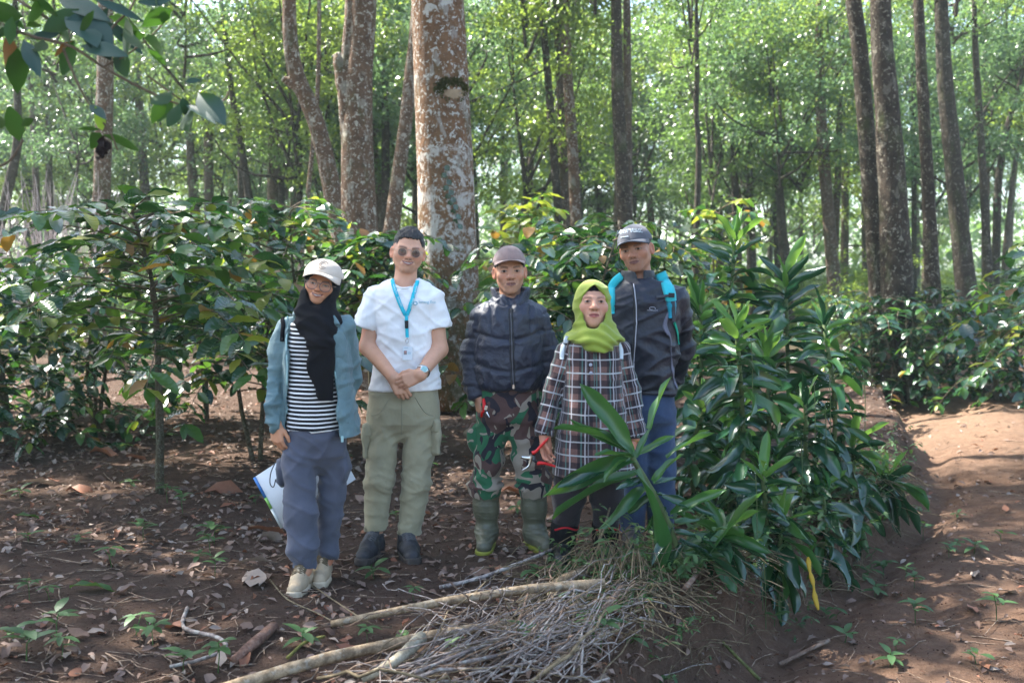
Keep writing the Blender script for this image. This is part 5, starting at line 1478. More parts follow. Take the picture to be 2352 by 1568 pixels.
CYAN = cloth('cyan_mesh_strap', (.03, .44, .50), .8, .2, crease=0)
CYAND = cloth('dull_cyan_strap', (.012, .22, .30), .8, .2, crease=0)
GREYSTRAP = simple('charcoal_webbing', (.045, .045, .052), .8, .25)
PALESTRAP = cloth('white_webbing', (.55, .62, .66), .85, .2, crease=0)
LANY = simple('turquoise_ribbon', (.02, .47, .60), .6, .3, .06)
PRINTW = simple('white_print', (.70, .80, .82), .6, .3, .02)
PRINTT = simple('teal_print', (.22, .44, .52), .6, .3, .02)
PRINTK = simple('dark_navy_print', (.02, .022, .04), .7, .3, .02)
PRINTG = simple('grey_print', (.42, .42, .47), .6, .3, .02)
BROWNTHREAD = simple('brown_thread', (.22, .16, .13), .8, .2, .05)
GREYCAP = cloth('grey_cap_cotton', (.080, .083, .097), .85, .2, var=.12, crease=.001)
BROWNCAP = cloth('brown_leather_cap', (.23, .15, .13), .6, .35, var=.22, crease=.001, stain=(.34, .25, .23))
CAPGREY = cloth('dark_grey_peak', (.035, .036, .042), .8, .2)
CAPUNDER = cloth('dark_brown_peak', (.055, .032, .022), .7, .3)
CARD = simple('card_white', (.66, .72, .76), .35, .5, .02)
def lens_mat(name, col, alpha):
    t = NT(name); t.base(col); t.look(.08, .6); t.b.inputs['Alpha'].default_value = alpha
    return t.m
LENSD = lens_mat('smoked_lens', (.07, .045, .04), .50)
LENSC = lens_mat('clear_lens', (.7, .8, .8), .03)
FRAMEC = lens_mat('translucent_brown_frame', (.20, .13, .11), .9)
GOLD = simple('thin_metal_frame', (.35, .27, .20), .3, .5, .05, 40, None, .8)
def stripe_mat():
    t = NT('black_white_stripe')
    uv = t.coord('pattern'); sep = t.new('ShaderNodeSeparateXYZ'); t.set(sep.inputs[0], uv)
    w = t.math('MULTIPLY_ADD', t.noise(9, 2, .5, uv), .006, sep.outputs[1])
    f = t.math('FRACT', t.math('DIVIDE', w, .0200))
    m = t.math('LESS_THAN', f, .38)
    t.base(t.mix(m, (.012, .012, .014), (.74, .74, .74))); t.look(.85, .2, 0, .1)
    t.bump(t.noise(14, 3, .5, t.coord()), .004)
    return t.m
STRIPE = stripe_mat()
def plaid_mat():
    t = NT('brown_plaid_flannel')
    uv = t.coord('pattern'); wob = t.noise(6, 2, .5, uv)
    sep = t.new('ShaderNodeSeparateXYZ'); t.set(sep.inputs[0], uv)
    u = t.math('MULTIPLY_ADD', wob, .010, sep.outputs[0]); v = t.math('MULTIPLY_ADD', wob, .010, sep.outputs[1])
    def band(x, per, lo, hi):
        f = t.math('FRACT', t.math('DIVIDE', x, per))
        return t.math('MULTIPLY', t.math('GREATER_THAN', f, lo), t.math('LESS_THAN', f, hi))
    c = (.135, .058, .045)
    fl = t.mix(t.ramp(t.noise(120, 4, .7, uv), [(.3, 0), (.7, 1)]), (.115, .060, .052), (.185, .10, .088))
    dk = (.012, .012, .018)
    c = t.mix(t.math('MULTIPLY', band(u, .156, .50, 1.0), .72), fl, dk)
    c = t.mix(t.math('MULTIPLY', band(v, .136, .50, 1.0), .72), c, dk)
    for x, per, lo, hi, col, k in ((u, .078, .20, .29, (.08, .16, .145), .8), (v, .136, .22, .28, (.08, .16, .145), .75),
                                   (u, .078, .46, .555, (.50, .48, .50), .62), (v, .068, .45, .555, (.50, .48, .50), .66),
                                   (u, .156, .84, .88, (.30, .28, .30), .5)):
        c = t.mix(t.math('MULTIPLY', band(x, per, lo, hi), k), c, col)
    t.base(c); t.look(.92, .12, 0, .25)
    t.bump(t.noise(12, 3, .5, t.coord()), .005); t.bump(t.noise(500, 2, .6, t.coord()), .001)
    return t.m
PLAID = plaid_mat()
def camo_mat():
    t = NT('woodland_camouflage')
    v = t.coord('Object', (1, 1, .8))
    def blob(sc, off, lo, d=1.6):
        mp = t.new('ShaderNodeMapping'); t.set(mp.inputs['Vector'], v); mp.inputs['Location'].default_value = off
        return t.math('GREATER_THAN', t.noise(sc, 1.5, .45, mp.outputs[0], d), lo)
    c = t.mix(blob(4.6, (3, 1, 2), .50), (.33, .285, .23), (.022, .135, .062))
    c = t.mix(blob(4.2, (7, 4, 5), .55), c, (.095, .050, .045))
    c = t.mix(blob(5.5, (1, 9, 3), .61, 2.2), c, (.018, .016, .026))
    c = t.mix(blob(7.5, (5, 2, 8), .64, 2.5), c, (.33, .28, .22))
    t.base(t.mix(t.math('MULTIPLY', t.noise(7, 4, .6, v), .25), c, (.05, .04, .035))); t.look(.85, .2, 0, .1)
    t.bump(t.noise(12, 3, .55, t.coord()), .006)
    return t.m
CAMO = camo_mat()

# ------------------------------------------------------------------ people: builder
class Person:
    def __init__(s, px, Y, label):
        x = at(px, 1000, Y)[0]
        s.Y = Y
        s.o = np.array([x, Y, g1(x, Y)])
        s.root = empty('person', s.o, label, 'person', 'people posing in the coffee grove')
    def L(s, px, py, dy=0): return at(px, py, s.Y + dy) - s.o
    def row(s, py, xl, xr, b, cy=0):
        a, c = s.L(xl, py), s.L(xr, py)
        return (a[2], (a[0] + c[0]) / 2, cy, (c[0] - a[0]) / 2, b)
    def rows(s, *r): return [s.row(*q) for q in r]
    def floor(s, x, y): return g1(x + s.o[0], y + s.o[1]) - s.o[2]
    def body(s, head, skin, arms, hands, legs, torso, **col):
        """one continuous figure: head, neck, trunk, arms, hands, legs"""
        neck0 = head.glob([0, .018, -.045])[0]
        neck1 = np.array([torso[0], torso[1], torso[2]])
        nr = col.pop('neck', .054) * head.s
        hipz = legs[0][0][2]
        f0 = lambda P: rc(P, neck1 - [0, 0, .06], [torso[0], .01, hipz + .04], .080, .075)
        def f(P):
            d = head.sdf(P)
            d = smin(d, rc(P, neck0, neck1, nr, nr * 1.10), .022)
            d = smin(d, f0(P), .05)
            for pts, rad in arms:
                d = smin(d, rc(P, neck1 - [0, 0, .05], pts[0], .05, rad[0]), .04)
                d = smin(d, chain(P, pts, rad, .02), .02)
            for pts in legs:
                d = smin(d, chain(P, pts, (.060, .046, .034), .03), .02)
                e = pts[-1]
                d = smin(d, rc(P, e, e + [0, -.05, -.045], .032, .024), .03)
            for h in hands: d = smin(d, h.sdf(P), .012)
            return d
        pts = [p for a, _ in arms for p in a] + [p for l in legs for p in l] + [head.o]
        pts = np.array(pts)
        lo = pts.min(0) - .2; hi = pts.max(0) + .2
        r = .13 * head.s
        boxes = [(head.o - r * 1.05, head.o + r * 1.15)] + [(h.W - .06 + np.minimum(0, h.M[:, 1] * .19 * h.s), h.W + .06 + np.maximum(0, h.M[:, 1] * .19 * h.s)) for h in hands]
        ax = [axis(lo[k], hi[k], .014, .0034 if k else .003, [(b[0][k], b[1][k]) for b in boxes]) for k in range(3)]
        V, F = mesh_sdf(f, *ax, proj=2)
        c = head.colour(V, skin, **col)
        for h in hands: c = h.tint(V, c, skin)
        s.head, s.fbody = head, f
        s.body_o = obj('body', V, F, SKIN, s.root, attrs={'Col': c})
        return s.body_o
    def wear(s, name, f, lo, hi, h, mat, disp=None, parent=None, uv=None, proj=1):
        V, F = box_lo_hi(f, lo, hi, h, proj)
        if disp is not None:
            N = normals(V, F)
            d = disp(V)
            V2 = V + N * d[:, None]
        else: V2 = V
        at_ = {'pattern': uv(V)} if uv else None
        return obj(name, V2, F, mat, parent or s.root, attrs=at_)
def cut_cone(P, a, b, r1, r2, hollow=.0, depth=.04):
    """sleeve or trouser leg from a to b, open at b"""
    a = np.asarray(a, float); b = np.asarray(b, float)
    n = (b - a) / np.linalg.norm(b - a)
    d = np.maximum(rc(P, a, b + n * .0, r1, r2), (P - b) @ n)
    if hollow: d = np.maximum(d, -rc(P, b - n * depth, b + n * .05, hollow * .9, hollow))
    return d
def shoe(pr, x, y, ang, L, w, mats, shaft=.10, laces=6, name='shoe'):
    """shoe standing on the ground; ang turns the toe from -y towards +x"""
    upper, sole, lace = mats
    z0 = pr.floor(x, y) + .002
    c, n = math.cos(ang), math.sin(ang)
    M = np.array([[c, n, 0], [n, -c, 0], [0, 0, 1]])          # columns: sideways, forward, up
    O = np.array([x, y, z0])
    k = L / .28
    loc = lambda P: (P - O) @ M / k
    def f(P):
        q = loc(P)
        d = rc(q, (0, -.03, shaft), (0, -.025, .05), .043, .044)
        d = smin(d, rc(q, (0, -.035, .045), (0, .06, .052), .040 * w, .040 * w), .03)
        d = smin(d, rc(q, (0, .06, .050), (0, .145, .036), .041 * w, .035 * w), .03)
        d = smin(d, rc(q, (0, .005, shaft + .01), (0, .07, .082), .025, .026), .02)
        d = np.maximum(d, q[:, 2] - shaft - .012 - q[:, 1] * .15)
        d = smax(d, .020 - q[:, 2], .008)
        return d * k
    def g(P):
        q = loc(P); z = q[:, 2]
        p2 = q.copy(); p2[:, 2] = 0
        d = smin(rc(p2, (0, -.035, 0), (0, .05, 0), .043 * w, .043 * w), rc(p2, (0, .06, 0), (0, .145, 0), .045 * w, .040 * w), .03)
        z1 = .027 + .012 * np.clip((q[:, 1] - .13) / .05, 0, 1)
        return smax(smax(d, z - z1, .006), -z, .004) * k
    R = .24 * k
    lo, hi = O - [R, R, .02], O + [R, R, .02 + (shaft + .05) * k]
    up = pr.wear(name, f, lo, hi, .0065, upper, lambda V: .0025 * fold(V, 30, 30, 30, 4))
    so = pr.wear('sole', g, lo, hi, .0065, sole, lambda V: .002 * np.sign(np.sin(loc(V)[:, 1] * 260)) * (loc(V)[:, 2] < .018), up)
    V, F = [], []
    for i in range(laces):
        t = i / (laces - 1)
        yy = .075 - .075 * t; zz = .096 + (shaft - .070) * t * .9 + .006
        for sg in (-1, 1):
            pts = np.array([[sg * .030, yy - .004, zz - .014], [sg * .012, yy + .006, zz + .002], [-sg * .012, yy - .006, zz + .006], [-sg * .030, yy - .016, zz - .006]])
            v, f_ = tube(pts, .0055, 5, caps=False)
            V.append((v * k) @ M.T + O); F.append(f_[0])
    V, F = merge(list(zip(V, F)))
    obj('laces', V, F, lace, up)
    return up
def cap(pr, head, mat, under, peak=.068, droop=.020, z0=.050, tilt=.10, wide=1.0, name='cap', tall=1.0, roll=0, deep=1.0):
    f0 = lambda q: smax(ell(q, (0, .016, .046), (.0875 * wide, .105 * deep, .094 * tall)), -(q[:, 2] - z0 - tilt * (-q[:, 1] - .02)) , .004)
    inner = lambda q: np.maximum(f0(q), -ell(q, (0, .016, .040), (.082 * wide, .100 * deep, .088 * tall)))
    f = lambda P: near(P, head.o, .3, lambda X: inner(head.loc(X)) * head.s, .2)
    seam = lambda V: -.0012 * np.exp(-((np.abs(np.sin(3 * np.arctan2(head.loc(V)[:, 0], head.loc(V)[:, 1] - .016))) / .10) ** 2)) + .0015 * vnoise(V * 40, 3)
    o = pr.wear(name, f, head.o - .18, head.o + .2, .0045, mat, seam)
    # peak
    rows = []
    U, Vv = np.linspace(-1, 1, 19), np.linspace(0, 1, 6)
    for lay_ in (0, 1):
        for v in Vv:
            ph = U * math.radians(70)
            bx, by = .0865 * wide * np.sin(ph), .016 - .103 * deep * np.cos(ph)
            ln = peak * np.sqrt(np.clip(1 - (U * .995) ** 2, 0, 1)) ** .8
            x = bx * (1 + .06 * v * (1 - U ** 2)); y = by - ln * v
            z = z0 + tilt * (-y - .02) * .6 + .010 - droop * v * (ln / peak) - .42 * wide * (np.abs(x) / .085) ** 2 * .085 * (.15 + .55 * v)
            rows.append(np.stack([x, y, z - (.0045 if lay_ else 0)], 1))
    V = np.concatenate(rows); n = len(U); m = len(Vv)
    F = []
    for lay_ in (0, 1):
        for i in range(m - 1):
            for j in range(n - 1):
                a = lay_ * m * n + i * n + j
                q = (a, a + 1, a + n + 1, a + n)
                F.append(q if lay_ else q[::-1])
    for j in range(n - 1):
        a = (m - 1) * n + j; b = a + m * n
        F.append((a, b, b + 1, a + 1))
    pk = obj('peak', head.glob(V), np.array(F), mat, o)
    pk.data.materials.append(under)
    k = len(F) // 2
    for p in pk.data.polygons:
        if (m - 1) * (n - 1) <= p.index < 2 * (m - 1) * (n - 1): p.material_index = 1
    return o
def glasses(pr, head, frame, lens, r=.0235, w=.0345, z=.008, y=-.101, thick=.0016, squash=1.0, bridge=.010):
    a = np.linspace(0, 2 * np.pi, 25)
    parts, out = [], []
    for sg in (-1, 1):
        ring = np.stack([sg * w + r * np.cos(a) * 1.04, y + .010 * np.abs((sg * w + r * np.cos(a)) / .06) ** 2, z + r * squash * np.sin(a)], 1)
        parts.append(tube(head.glob(ring), thick, 5, caps=False)[:2])
        arm = [[sg * (w + r), y + .009, z + .010], [sg * .074, -.075, z + .010], [sg * .083, -.02, z + .009], [sg * .086, .015, z + .004]]
        parts.append(tube(head.glob(np.array(arm)), thick * .9, 5, caps=False)[:2])
    parts.append(tube(head.glob(np.array([[-.0115, y, z + bridge], [0, y - .003, z + bridge + .003], [.0115, y, z + bridge]])), thick, 5, caps=False)[:2])
    V, F = merge([(v, f[0]) for v, f in parts])
    g = obj('glasses', V, F, frame, pr.root)
    for sg in (-1, 1):
        c = head.glob([sg * w, y + .004, z])[0]
        d = disc(c, head.R @ np.array([sg * .18, -1.0, 0]), r * head.s * .98, .0012, lens, 'lens', g, 22)
    return g

# ------------------------------------------------------------------ person in black hijab and teal jacket
def make_hijab_girl():
    p = Person(720, 4.75, 'smiling young woman in a cream cap, black headscarf and open teal jacket')
    L = p.L
    hd = Head(L(738, 657), .92, roll=13, yaw=2, pitch=2, fz=.94, smile=1.0, jaw=1.06, cheek=1.2, nose=.95, full=1.10)
    sk = (.52, .26, .15)
    wl = L(633, 974, -.09)
    hand = Hand(wl, (.10, -.06, -1), (.45, .85, 0), (1, -.4, 0), .94, ((28, 30, 20), (30, 34, 22), (32, 36, 22), (34, 36, 24)), 3)
    wr = L(775, 960, .20)
    hand2 = Hand(wr, (-.6, .1, -.8), (0, 1, 0), (0, 0, 1), .92, ((40, 50, 30),) * 4, 2)
    arms = [([L(668, 752), L(631, 862, -.01), wl], (.040, .028, .025)), ([L(782, 752), L(800, 860, .10), wr], (.042, .036, .026))]
    zl = p.floor(-.02, -.05)
    legs = [[L(694, 1010, -.01), L(690, 1170, -.07), np.array([-.035, -.09, zl + .10])], [L(758, 1010, .02), L(757, 1170, .075), np.array([.035, .09, zl + .10])]]
    p.body(hd, sk, arms, [hand, hand2], legs, L(728, 725, .02), teeth=True, lip=(.17, .038, .038), hair=(.02, .013, .01), brow=.92, neck=.046)
    # striped shirt
    tab = p.rows((724, 688, 772, .085), (745, 668, 788, .110), (790, 664, 792, .118), (860, 662, 792, .120), (990, 658, 793, .125))
    zh = L(0, 985)[2]
    def f(P): return smax(prof(P, tab, 2.4), zh - P[:, 2] + .003 * np.sin(P[:, 0] * 30), .006)
    shirt = p.wear('shirt', f, L(640, 1000, -.2), L(820, 715, .2), .009, STRIPE, lambda V: .007 * fold(V, 7, 7, 9, 21) , uv=lambda V: np.stack([V[:, 0], V[:, 2] - .25 * V[:, 0] ** 2, V[:, 1]], 1))
    # jacket
    jt = p.rows((722, 694, 768, .090), (734, 670, 792, .118), (760, 656, 804, .138), (800, 654, 807, .144), (860, 653, 810, .146), (920, 652, 816, .150), (1010, 650, 828, .160))
    ey = [L(0, y)[2] for y in (1005, 920, 834, 775, 720)]
    el = [L(x, 900)[0] for x in (664, 671, 675, 670, 677)]; er = [L(x, 900)[0] for x in (786, 783, 778, 773, 761)]
    sl = ([L(668, 754), L(626, 860, -.01), L(618, 940, -.07), L(633, 976, -.09)], (.064, .056, .062, .038))
    sr = ([L(786, 752), L(801, 860, .10), L(785, 960, .19)], (.066, .060, .045))
    he = lambda P: L(0, 982)[2] + (P[:, 0] + .14) * (-.13)
    def fj(P):
        d = prof(P, jt, 2.5)
        xl, xr = np.interp(P[:, 2], ey, el), np.interp(P[:, 2], ey, er)
        gap = np.maximum(np.maximum(xl - P[:, 0], P[:, 0] - xr), P[:, 1] + .02)
        d = smax(d, -gap, .008)
        d = smax(d, he(P) - P[:, 2], .008)
        d = np.maximum(d, -prof(P, [(r[0], r[1], r[2], r[3] - .012, r[4] - .012) for r in jt], 2.5, False))
        d = smin(d, chain(P, sl[0], sl[1], .03), .005)
        d = smin(d, chain(P, sr[0], sr[1], .03), .006)
        # turned-back collar
        d = smin(d, rc(P, L(676, 722, -.06), L(700, 716, .06), .014, .018), .02)
        d = smin(d, rc(P, L(764, 724, -.07), L(778, 745, -.11), .016, .012), .02)
        return d
    def dj(V):
        w = np.exp(-((V[:, 2] - L(0, 945)[2]) / .10) ** 2) * (V[:, 0] < L(655, 900)[0])
        g = np.exp(-((V[:, 2] - L(0, 968)[2]) / .022) ** 2) * (V[:, 0] < L(652, 900)[0])
        return .007 * fold(V, 9, 9, 3, 31, 2.5) + .006 * fold(V @ Ry(.6).T, 9, 9, 16, 34, 2.5) + .013 * w * fold(V, 9, 9, 22, 33) + .005 * g * np.sin(np.arctan2(V[:, 1], V[:, 0] - wl[0]) * 18)
    jk = p.wear('jacket', fj, L(590, 1020, -.25), L(845, 700, .3), .0085, TEAL, dj)
    bv = bvh_of(jk)
    for ex, dx, nm in ((el, -.004, 0), (er, .004, 1)):
        zz = np.linspace(L(0, 978)[2] if nm == 0 else ey[0] - .004, ey[-1] - .01, 26)
        pts = np.stack([np.interp(zz, ey, ex) + dx, 0 * zz - .13, zz], 1)
        q, n = lay(bv, pts, .001, -.14)
        q[:, 1] = np.convolve(np.pad(q[:, 1], 2, 'edge'), np.ones(5) / 5, 'valid')
        V, F = tube(q, .0045, 5)
        obj('zipper', V, F, ZIPTEAL, jk)
    pull = L(786, 1008, -.16)
    blocky('zipper_pull', pull, np.eye(3), (.006, .004, .014), ZIPTEAL, jk)
    # trousers
    pt = p.rows((970, 657, 793, .112), (1015, 650, 798, .116), (1045, 655, 795, .105), (1090, 700, 750, .035))
    lc = ([L(688, 1050, -.04), L(690, 1180, -.07), L(695, 1258, -.08), L(697, 1293, -.08)], (.083, .074, .069, .056))
    rcn = ([L(764, 1050, .03), L(757, 1180, .07), L(748, 1262, .09), L(744, 1287, .10)], (.074, .063, .058, .045))
    def ft(P):
        d = prof(P, pt, 2.4)
        d = smin(d, smin(chain(P, *lc, .03), chain(P, *rcn, .03), .004), .016)
        d = smin(d, ell(P, L(648, 1085, .01), (.030, .06, .075)), .02)
        return smin(d, ell(P, L(794, 1075, .03), (.022, .06, .07)), .02)
    def dt(V):
        w = np.exp(-((V[:, 2] - L(0, 1285)[2]) / .05) ** 2)
        k = np.exp(-((V[:, 2] - L(0, 1120)[2]) / .10) ** 2)
        return .005 * fold(V @ Ry(.5).T, 4, 4, 7, 41) + .005 * fold(V @ Ry(-.6).T, 7, 7, 20, 44, 4) + .004 * fold(V @ Ry(.8).T, 5, 5, 18, 45, 3) + .010 * w * fold(V, 16, 16, 9, 43)
    tr = p.wear('trousers', ft, L(610, 1330, -.25), L(830, 962, .25), .009, GREYBLUE, dt)
    V, F = tube(smooth_path([L(632, 1062, -.09), L(622, 1085, -.09), L(620, 1110, -.09), L(628, 1118, -.09), L(633, 1100, -.09)], 14), .0028, 5)
    obj('drawcord', V, F, BLKLACE, tr)
    b = [L(709, 1000)[0], -.19]
    shoe(p, L(706, 1300)[0] - .005, -.10, -.06, .265, .98, (TAN, TANSOLE, TANLACE), .105, 7, 'boot')
    shoe(p, L(735, 1300)[0], .06, .10, .265, .96, (TAN, TANSOLE, TANLACE), .105, 6, 'boot')
    # headscarf
    ht = p.rows((668, 690, 775, .09, .02), (692, 685, 768, .092, .0), (716, 680, 772, .105, -.02), (740, 677, 790, .125, -.02), (764, 690, 789, .130, -.03), (790, 718, 776, .126, -.05))
    def fh(P):
        d = near(P, hd.o, .3, lambda X: ell(hd.loc(X), (0, .018, .028), (.094, .112, .104)) * hd.s, .18)
        d = smin(d, near(P, hd.o, .3, lambda X: rc(hd.loc(X), (0, .0, -.04), (0, .0, -.09), .082, .085) * hd.s, .2), .03)
        d = smin(d, prof(P, ht, 2.2), .03)
        d = smin(d, np.maximum(prof(P, p.rows((775, 722, 782, .016, -.148), (840, 722, 778, .014, -.148), (880, 735, 779, .013, -.142), (918, 748, 779, .012, -.140)), 3), -1), .02)
        op = near(P, hd.o, .3, lambda X: ell(hd.loc(X), (0, -.105, -.006), (.0675, .085, .092)) * hd.s, .19)
        return smax(d, -op, .012)
    def dh(V):
        z0 = L(0, 700)[2]; low = np.clip((z0 - V[:, 2]) / .03, 0, 1); up = np.clip((L(0, 795)[2] - V[:, 2]) / -.02, 0, 1)
        t = V[:, 2] + 2.2 * (V[:, 0] - .02) ** 2 + .35 * V[:, 0] + .012 * vnoise(V * 9, 4)
        return low * up * .0045 * np.sin(t * 120 + 2.5 * vnoise(V * 7, 6)) + .006 * fold(V @ Ry(.5).T, 7, 7, 13, 51) + (1 - up) * .005 * fold(V, 22, 10, 3, 52)
    sc = p.wear('headscarf', fh, L(660, 930, -.25), L(810, 600, .2), .0065, BLACKCLOTH, dh)
    cp = cap(p, hd, CREAM, CREAM, .068, .008, .060, .10, 1.19, tall=1.02, deep=1.13)
    bc = bvh_of(cp)
    cpos = L(748, 609)
    a = np.linspace(math.radians(35), math.radians(325), 22)
    for r_, th in ((.019, .0016), (.0105, .0016)):
        pts = np.stack([cpos[0] + r_ * np.cos(a - .22), 0 * a, cpos[2] + r_ * .92 * np.sin(a - .22)], 1)
        q, n = lay(bc, pts, .001, -.1)
        V, F = tube(q, th, 4); obj('emblem', V, F, BROWNTHREAD, cp)
    glasses(p, hd, FRAMEC, LENSC, .0265, .0345, .008, -.104, .0022, .95)
    # backpack on her back, straps at the shoulders
    bag = empty('backpack', p.o, 'black shoulder straps of the backpack worn under the teal jacket', 'backpack')
    V, F = box_lo_hi(lambda P: smax(prof(P, p.rows((745, 690, 775, .06, .22), (800, 680, 780, .075, .23), (930, 680, 782, .08, .23)), 3.5), 0 * P[:, 0] - 1, .01), L(660, 950, .05), L(800, 730, .4), .02)
    obj('bag', V, F, DARKNAVY, bag)
    bj = bvh_of(jk)
    for xs, ys in (((652, 657, 656, 655), (730, 745, 762, 782)),):
        pts = np.array([L(x, y, .0) for x, y in zip(xs, ys)])
        q, n = lay(bj, smooth_path(pts, 10), .004, -.1)
        V, F = ribbon(q, n, .020, .003); obj('strap', V, F, BLACKCLOTH, bag)
    # folder held behind the legs
    fo = empty('document_folder', p.o, 'white folder with a blue spine edge held behind the grey trousers', 'folder')
    A, Bq, Cq, Dq = L(585, 1095, .20), L(648, 1211, .19), L(817, 1100, .22), L(754, 985, .24)
    n = np.cross(Bq - A, Dq - A); n /= np.linalg.norm(n); n = n if n[1] < 0 else -n
    def slab(a, b, c, d, t0, t1, nm, mt, par):
        V = np.array([q + n * t for t in (t0, t1) for q in (a, b, c, d)])
        return obj(nm, V, np.array([(0, 1, 2, 3), (7, 6, 5, 4), (0, 4, 5, 1), (1, 5, 6, 2), (2, 6, 7, 3), (3, 7, 4, 0)]), mt, par, False)
    FOLD = simple('white_folder', (.66, .70, .74), .4, .4, .02, 8)
    slab(A, Bq, Cq, Dq, .0, .006, 'cover', FOLD, fo)
    e = (Dq - A) / np.linalg.norm(Dq - A) * .020
    m1, m2 = A + (Bq - A) * .40, A + (Bq - A) * .62
    slab(A - e * .4, m1 - e * .4, m1 + e * .3, A + e * .3, -.002, .0085, 'spine_edge', simple('blue_edge', (.06, .20, .50), .4, .4), fo)
    slab(m1 - e * .4, m2 - e * .4, m2 + e * .3, m1 + e * .3, -.0015, .008, 'spine_edge', simple('green_edge', (.22, .45, .10), .4, .4), fo)
    slab(m2 - e * .4, Bq - e * .4, Bq + e * .3, m2 + e * .3, -.001, .0075, 'spine_edge', simple('pale_edge', (.50, .53, .50), .4, .4), fo)
    return p

# ------------------------------------------------------------------ person in white T-shirt
def make_tshirt_man():
    p = Person(925, 5.2, 'tall smiling man in a white T-shirt and khaki cargo trousers, hands clasped')
    L = p.L
    hd = Head(L(937, 584), 1.02, roll=7, yaw=9, pitch=0, fz=.97, smile=.8, jaw=1.06, nose=1.05, cheek=1.05, full=1.07)
    sk = (.58, .32, .21)
    w1 = L(902, 866, -.185); w2 = L(966, 860, -.215)
    h1 = Hand(w1 + [0.004, 0, -.004], (.50, -.06, -.86), (-.05, 1, -.1), (1, 0, .3), .98, ((30, 34, 26), (34, 38, 26), (36, 40, 26), (36, 40, 28)), 3,
              thumb=[(.016, .012, .004), (.032, .042, .016), (.034, .066, .030), (.030, .086, .040)])
    h2 = Hand(w2, (-.90, -.02, -.40), (.0, 1, -.12), (-.1, -.1, 1), 1.0, ((16, 34, 30), (20, 38, 30), (22, 40, 32), (24, 42, 34)), 3,
              thumb=[(.014, .014, .002), (.040, .046, .006), (.046, .078, .010), (.040, .104, .016)])
    arms = [([L(862, 690), L(846, 796, -.02), w1], (.046, .046, .030)), ([L(996, 692), L(1008, 802, -.02), w2], (.046, .046, .030))]
    zf = p.floor(0, 0)
    legs = [[L(885, 960), L(872, 1100), L(862, 1225, .03)], [L(965, 960), L(955, 1105), L(940, 1232, .03)]]
    p.body(hd, sk, arms, [h1, h2], legs, L(930, 655, .02), stubble=.20, teeth=True, lip=(.23, .065, .06), lids=.36)
    # hair
    hl = ([-.11, -.085, -.07, -.052, -.046, -.03, -.02, 0, .03, .06, .12], [.085, .082, .080, .072, .030, -.004, .010, .030, -.02, -.05, -.06])
    def fh(P):
        def g(X):
            q = hd.loc(X)
            d = ell(q, (0, .012, .054), (.0785 + 0 * q[0, 0], .0985, .0885))
            jag = .007 * vnoise(q * np.array([150, 60, 20]), 3) + .004 * vnoise(q * np.array([60, 40, 20]), 4)
            return smax(d, (np.interp(q[:, 1], *hl) + jag - q[:, 2]) * .6, .006) * hd.s
        return near(P, hd.o, .3, g, .17)
    p.wear('hair', fh, hd.o - .2, hd.o + .2, .0045, HAIR, lambda V: (.0045 * vnoise(hd.loc(V) * np.array([190, 70, 90]), 5) + .004 * vnoise(hd.loc(V) * 45, 6)) * np.clip((hd.loc(V)[:, 2] - .03) / .05, .25, 1))
    glasses(p, hd, GOLD, LENSD, .0205, .0345, .007, -.102, .0014, .96, .012)
    # shirt
    tab = p.rows((641, 900, 962, .070, .01), (650, 880, 985, .085), (664, 862, 998, .105), (700, 854, 1004, .118), (745, 862, 999, .118), (800, 868, 996, .116), (860, 855, 1007, .120), (910, 843, 1016, .132))
    hem = L(0, 893)[2]
    sA, sB = (L(864, 686), L(839, 752)), (L(994, 688), L(1004, 755))
    nc, nd = L(931, 640, -.005), L(929, 600, -.01)
    def f(P):
        d = prof(P, tab, 2.5)
        d = smin(d, cut_cone(P, sA[0], sA[1], .068, .077, .063), .012)
        d = smin(d, cut_cone(P, sB[0], sB[1], .068, .077, .063), .012)
        d = smax(d, hem - .06 * np.clip(P[:, 0], -.2, .2) * (P[:, 0] < 0) * -.4 - P[:, 2], .006)
        d = smax(d, -rc(P, L(931, 641, -.05), nd, .062, .078), .006)
        return d
    def dp(V):
        low = np.clip((L(0, 760)[2] - V[:, 2]) / .15, 0, 1)
        diag = fold(V @ Ry(.5).T, 5, 5, 14, 61)
        return .004 * fold(V, 8, 8, 4, 62) + .006 * low * diag * np.clip((V[:, 2] - hem) / .06, .15, 1) + (.0038 * fold(V @ Ry(-.7).T, 7, 7, 20, 64, 4) + .0038 * fold(V @ Ry(.6).T, 6, 6, 19, 65, 4)) * np.clip((V[:, 2] - hem) / .05, .15, 1)
    sh = p.wear('t_shirt', f, L(790, 915, -.25), L(1055, 625, .25), .008, WHITECOT, dp)
    bv = bvh_of(sh)
    a = np.linspace(-.15 * np.pi, -.85 * np.pi, 20)
    cc = L(931, 645)
    q, n = lay(bv, np.stack([cc[0] + .072 * np.cos(a), 0 * a, cc[2] + .018 + .056 * np.sin(a)], 1), .001, -.1)
    V, F = tube(q, .005, 5); obj('neckband', V, F, WHITECOT, sh)
    lettering('Senang Eco', .0185, L(984, 695)[[0, 2]], -.03, bv, PRINTT, sh)
    c0 = L(959, 695)
    a = np.linspace(0, 2 * np.pi, 14)
    q, n = lay(bv, np.stack([c0[0] + .009 * np.cos(a), 0 * a, c0[2] + .008 * np.sin(a)], 1), .001)
    V, F = tube(q, .0026, 4, caps=False); obj('emblem', V, F[0], PRINTT, sh)
    # trousers
    pt = p.rows((882, 850, 1006, .115), (930, 845, 1009, .125), (970, 848, 1007, .118), (1015, 895, 955, .04))
    l1 = ([L(884, 955), L(872, 1100, -.01), L(862, 1228, .02)], (.096, .074, .060)); l2 = ([L(966, 955), L(956, 1105, -.01), L(938, 1242, .02)], (.096, .074, .061))
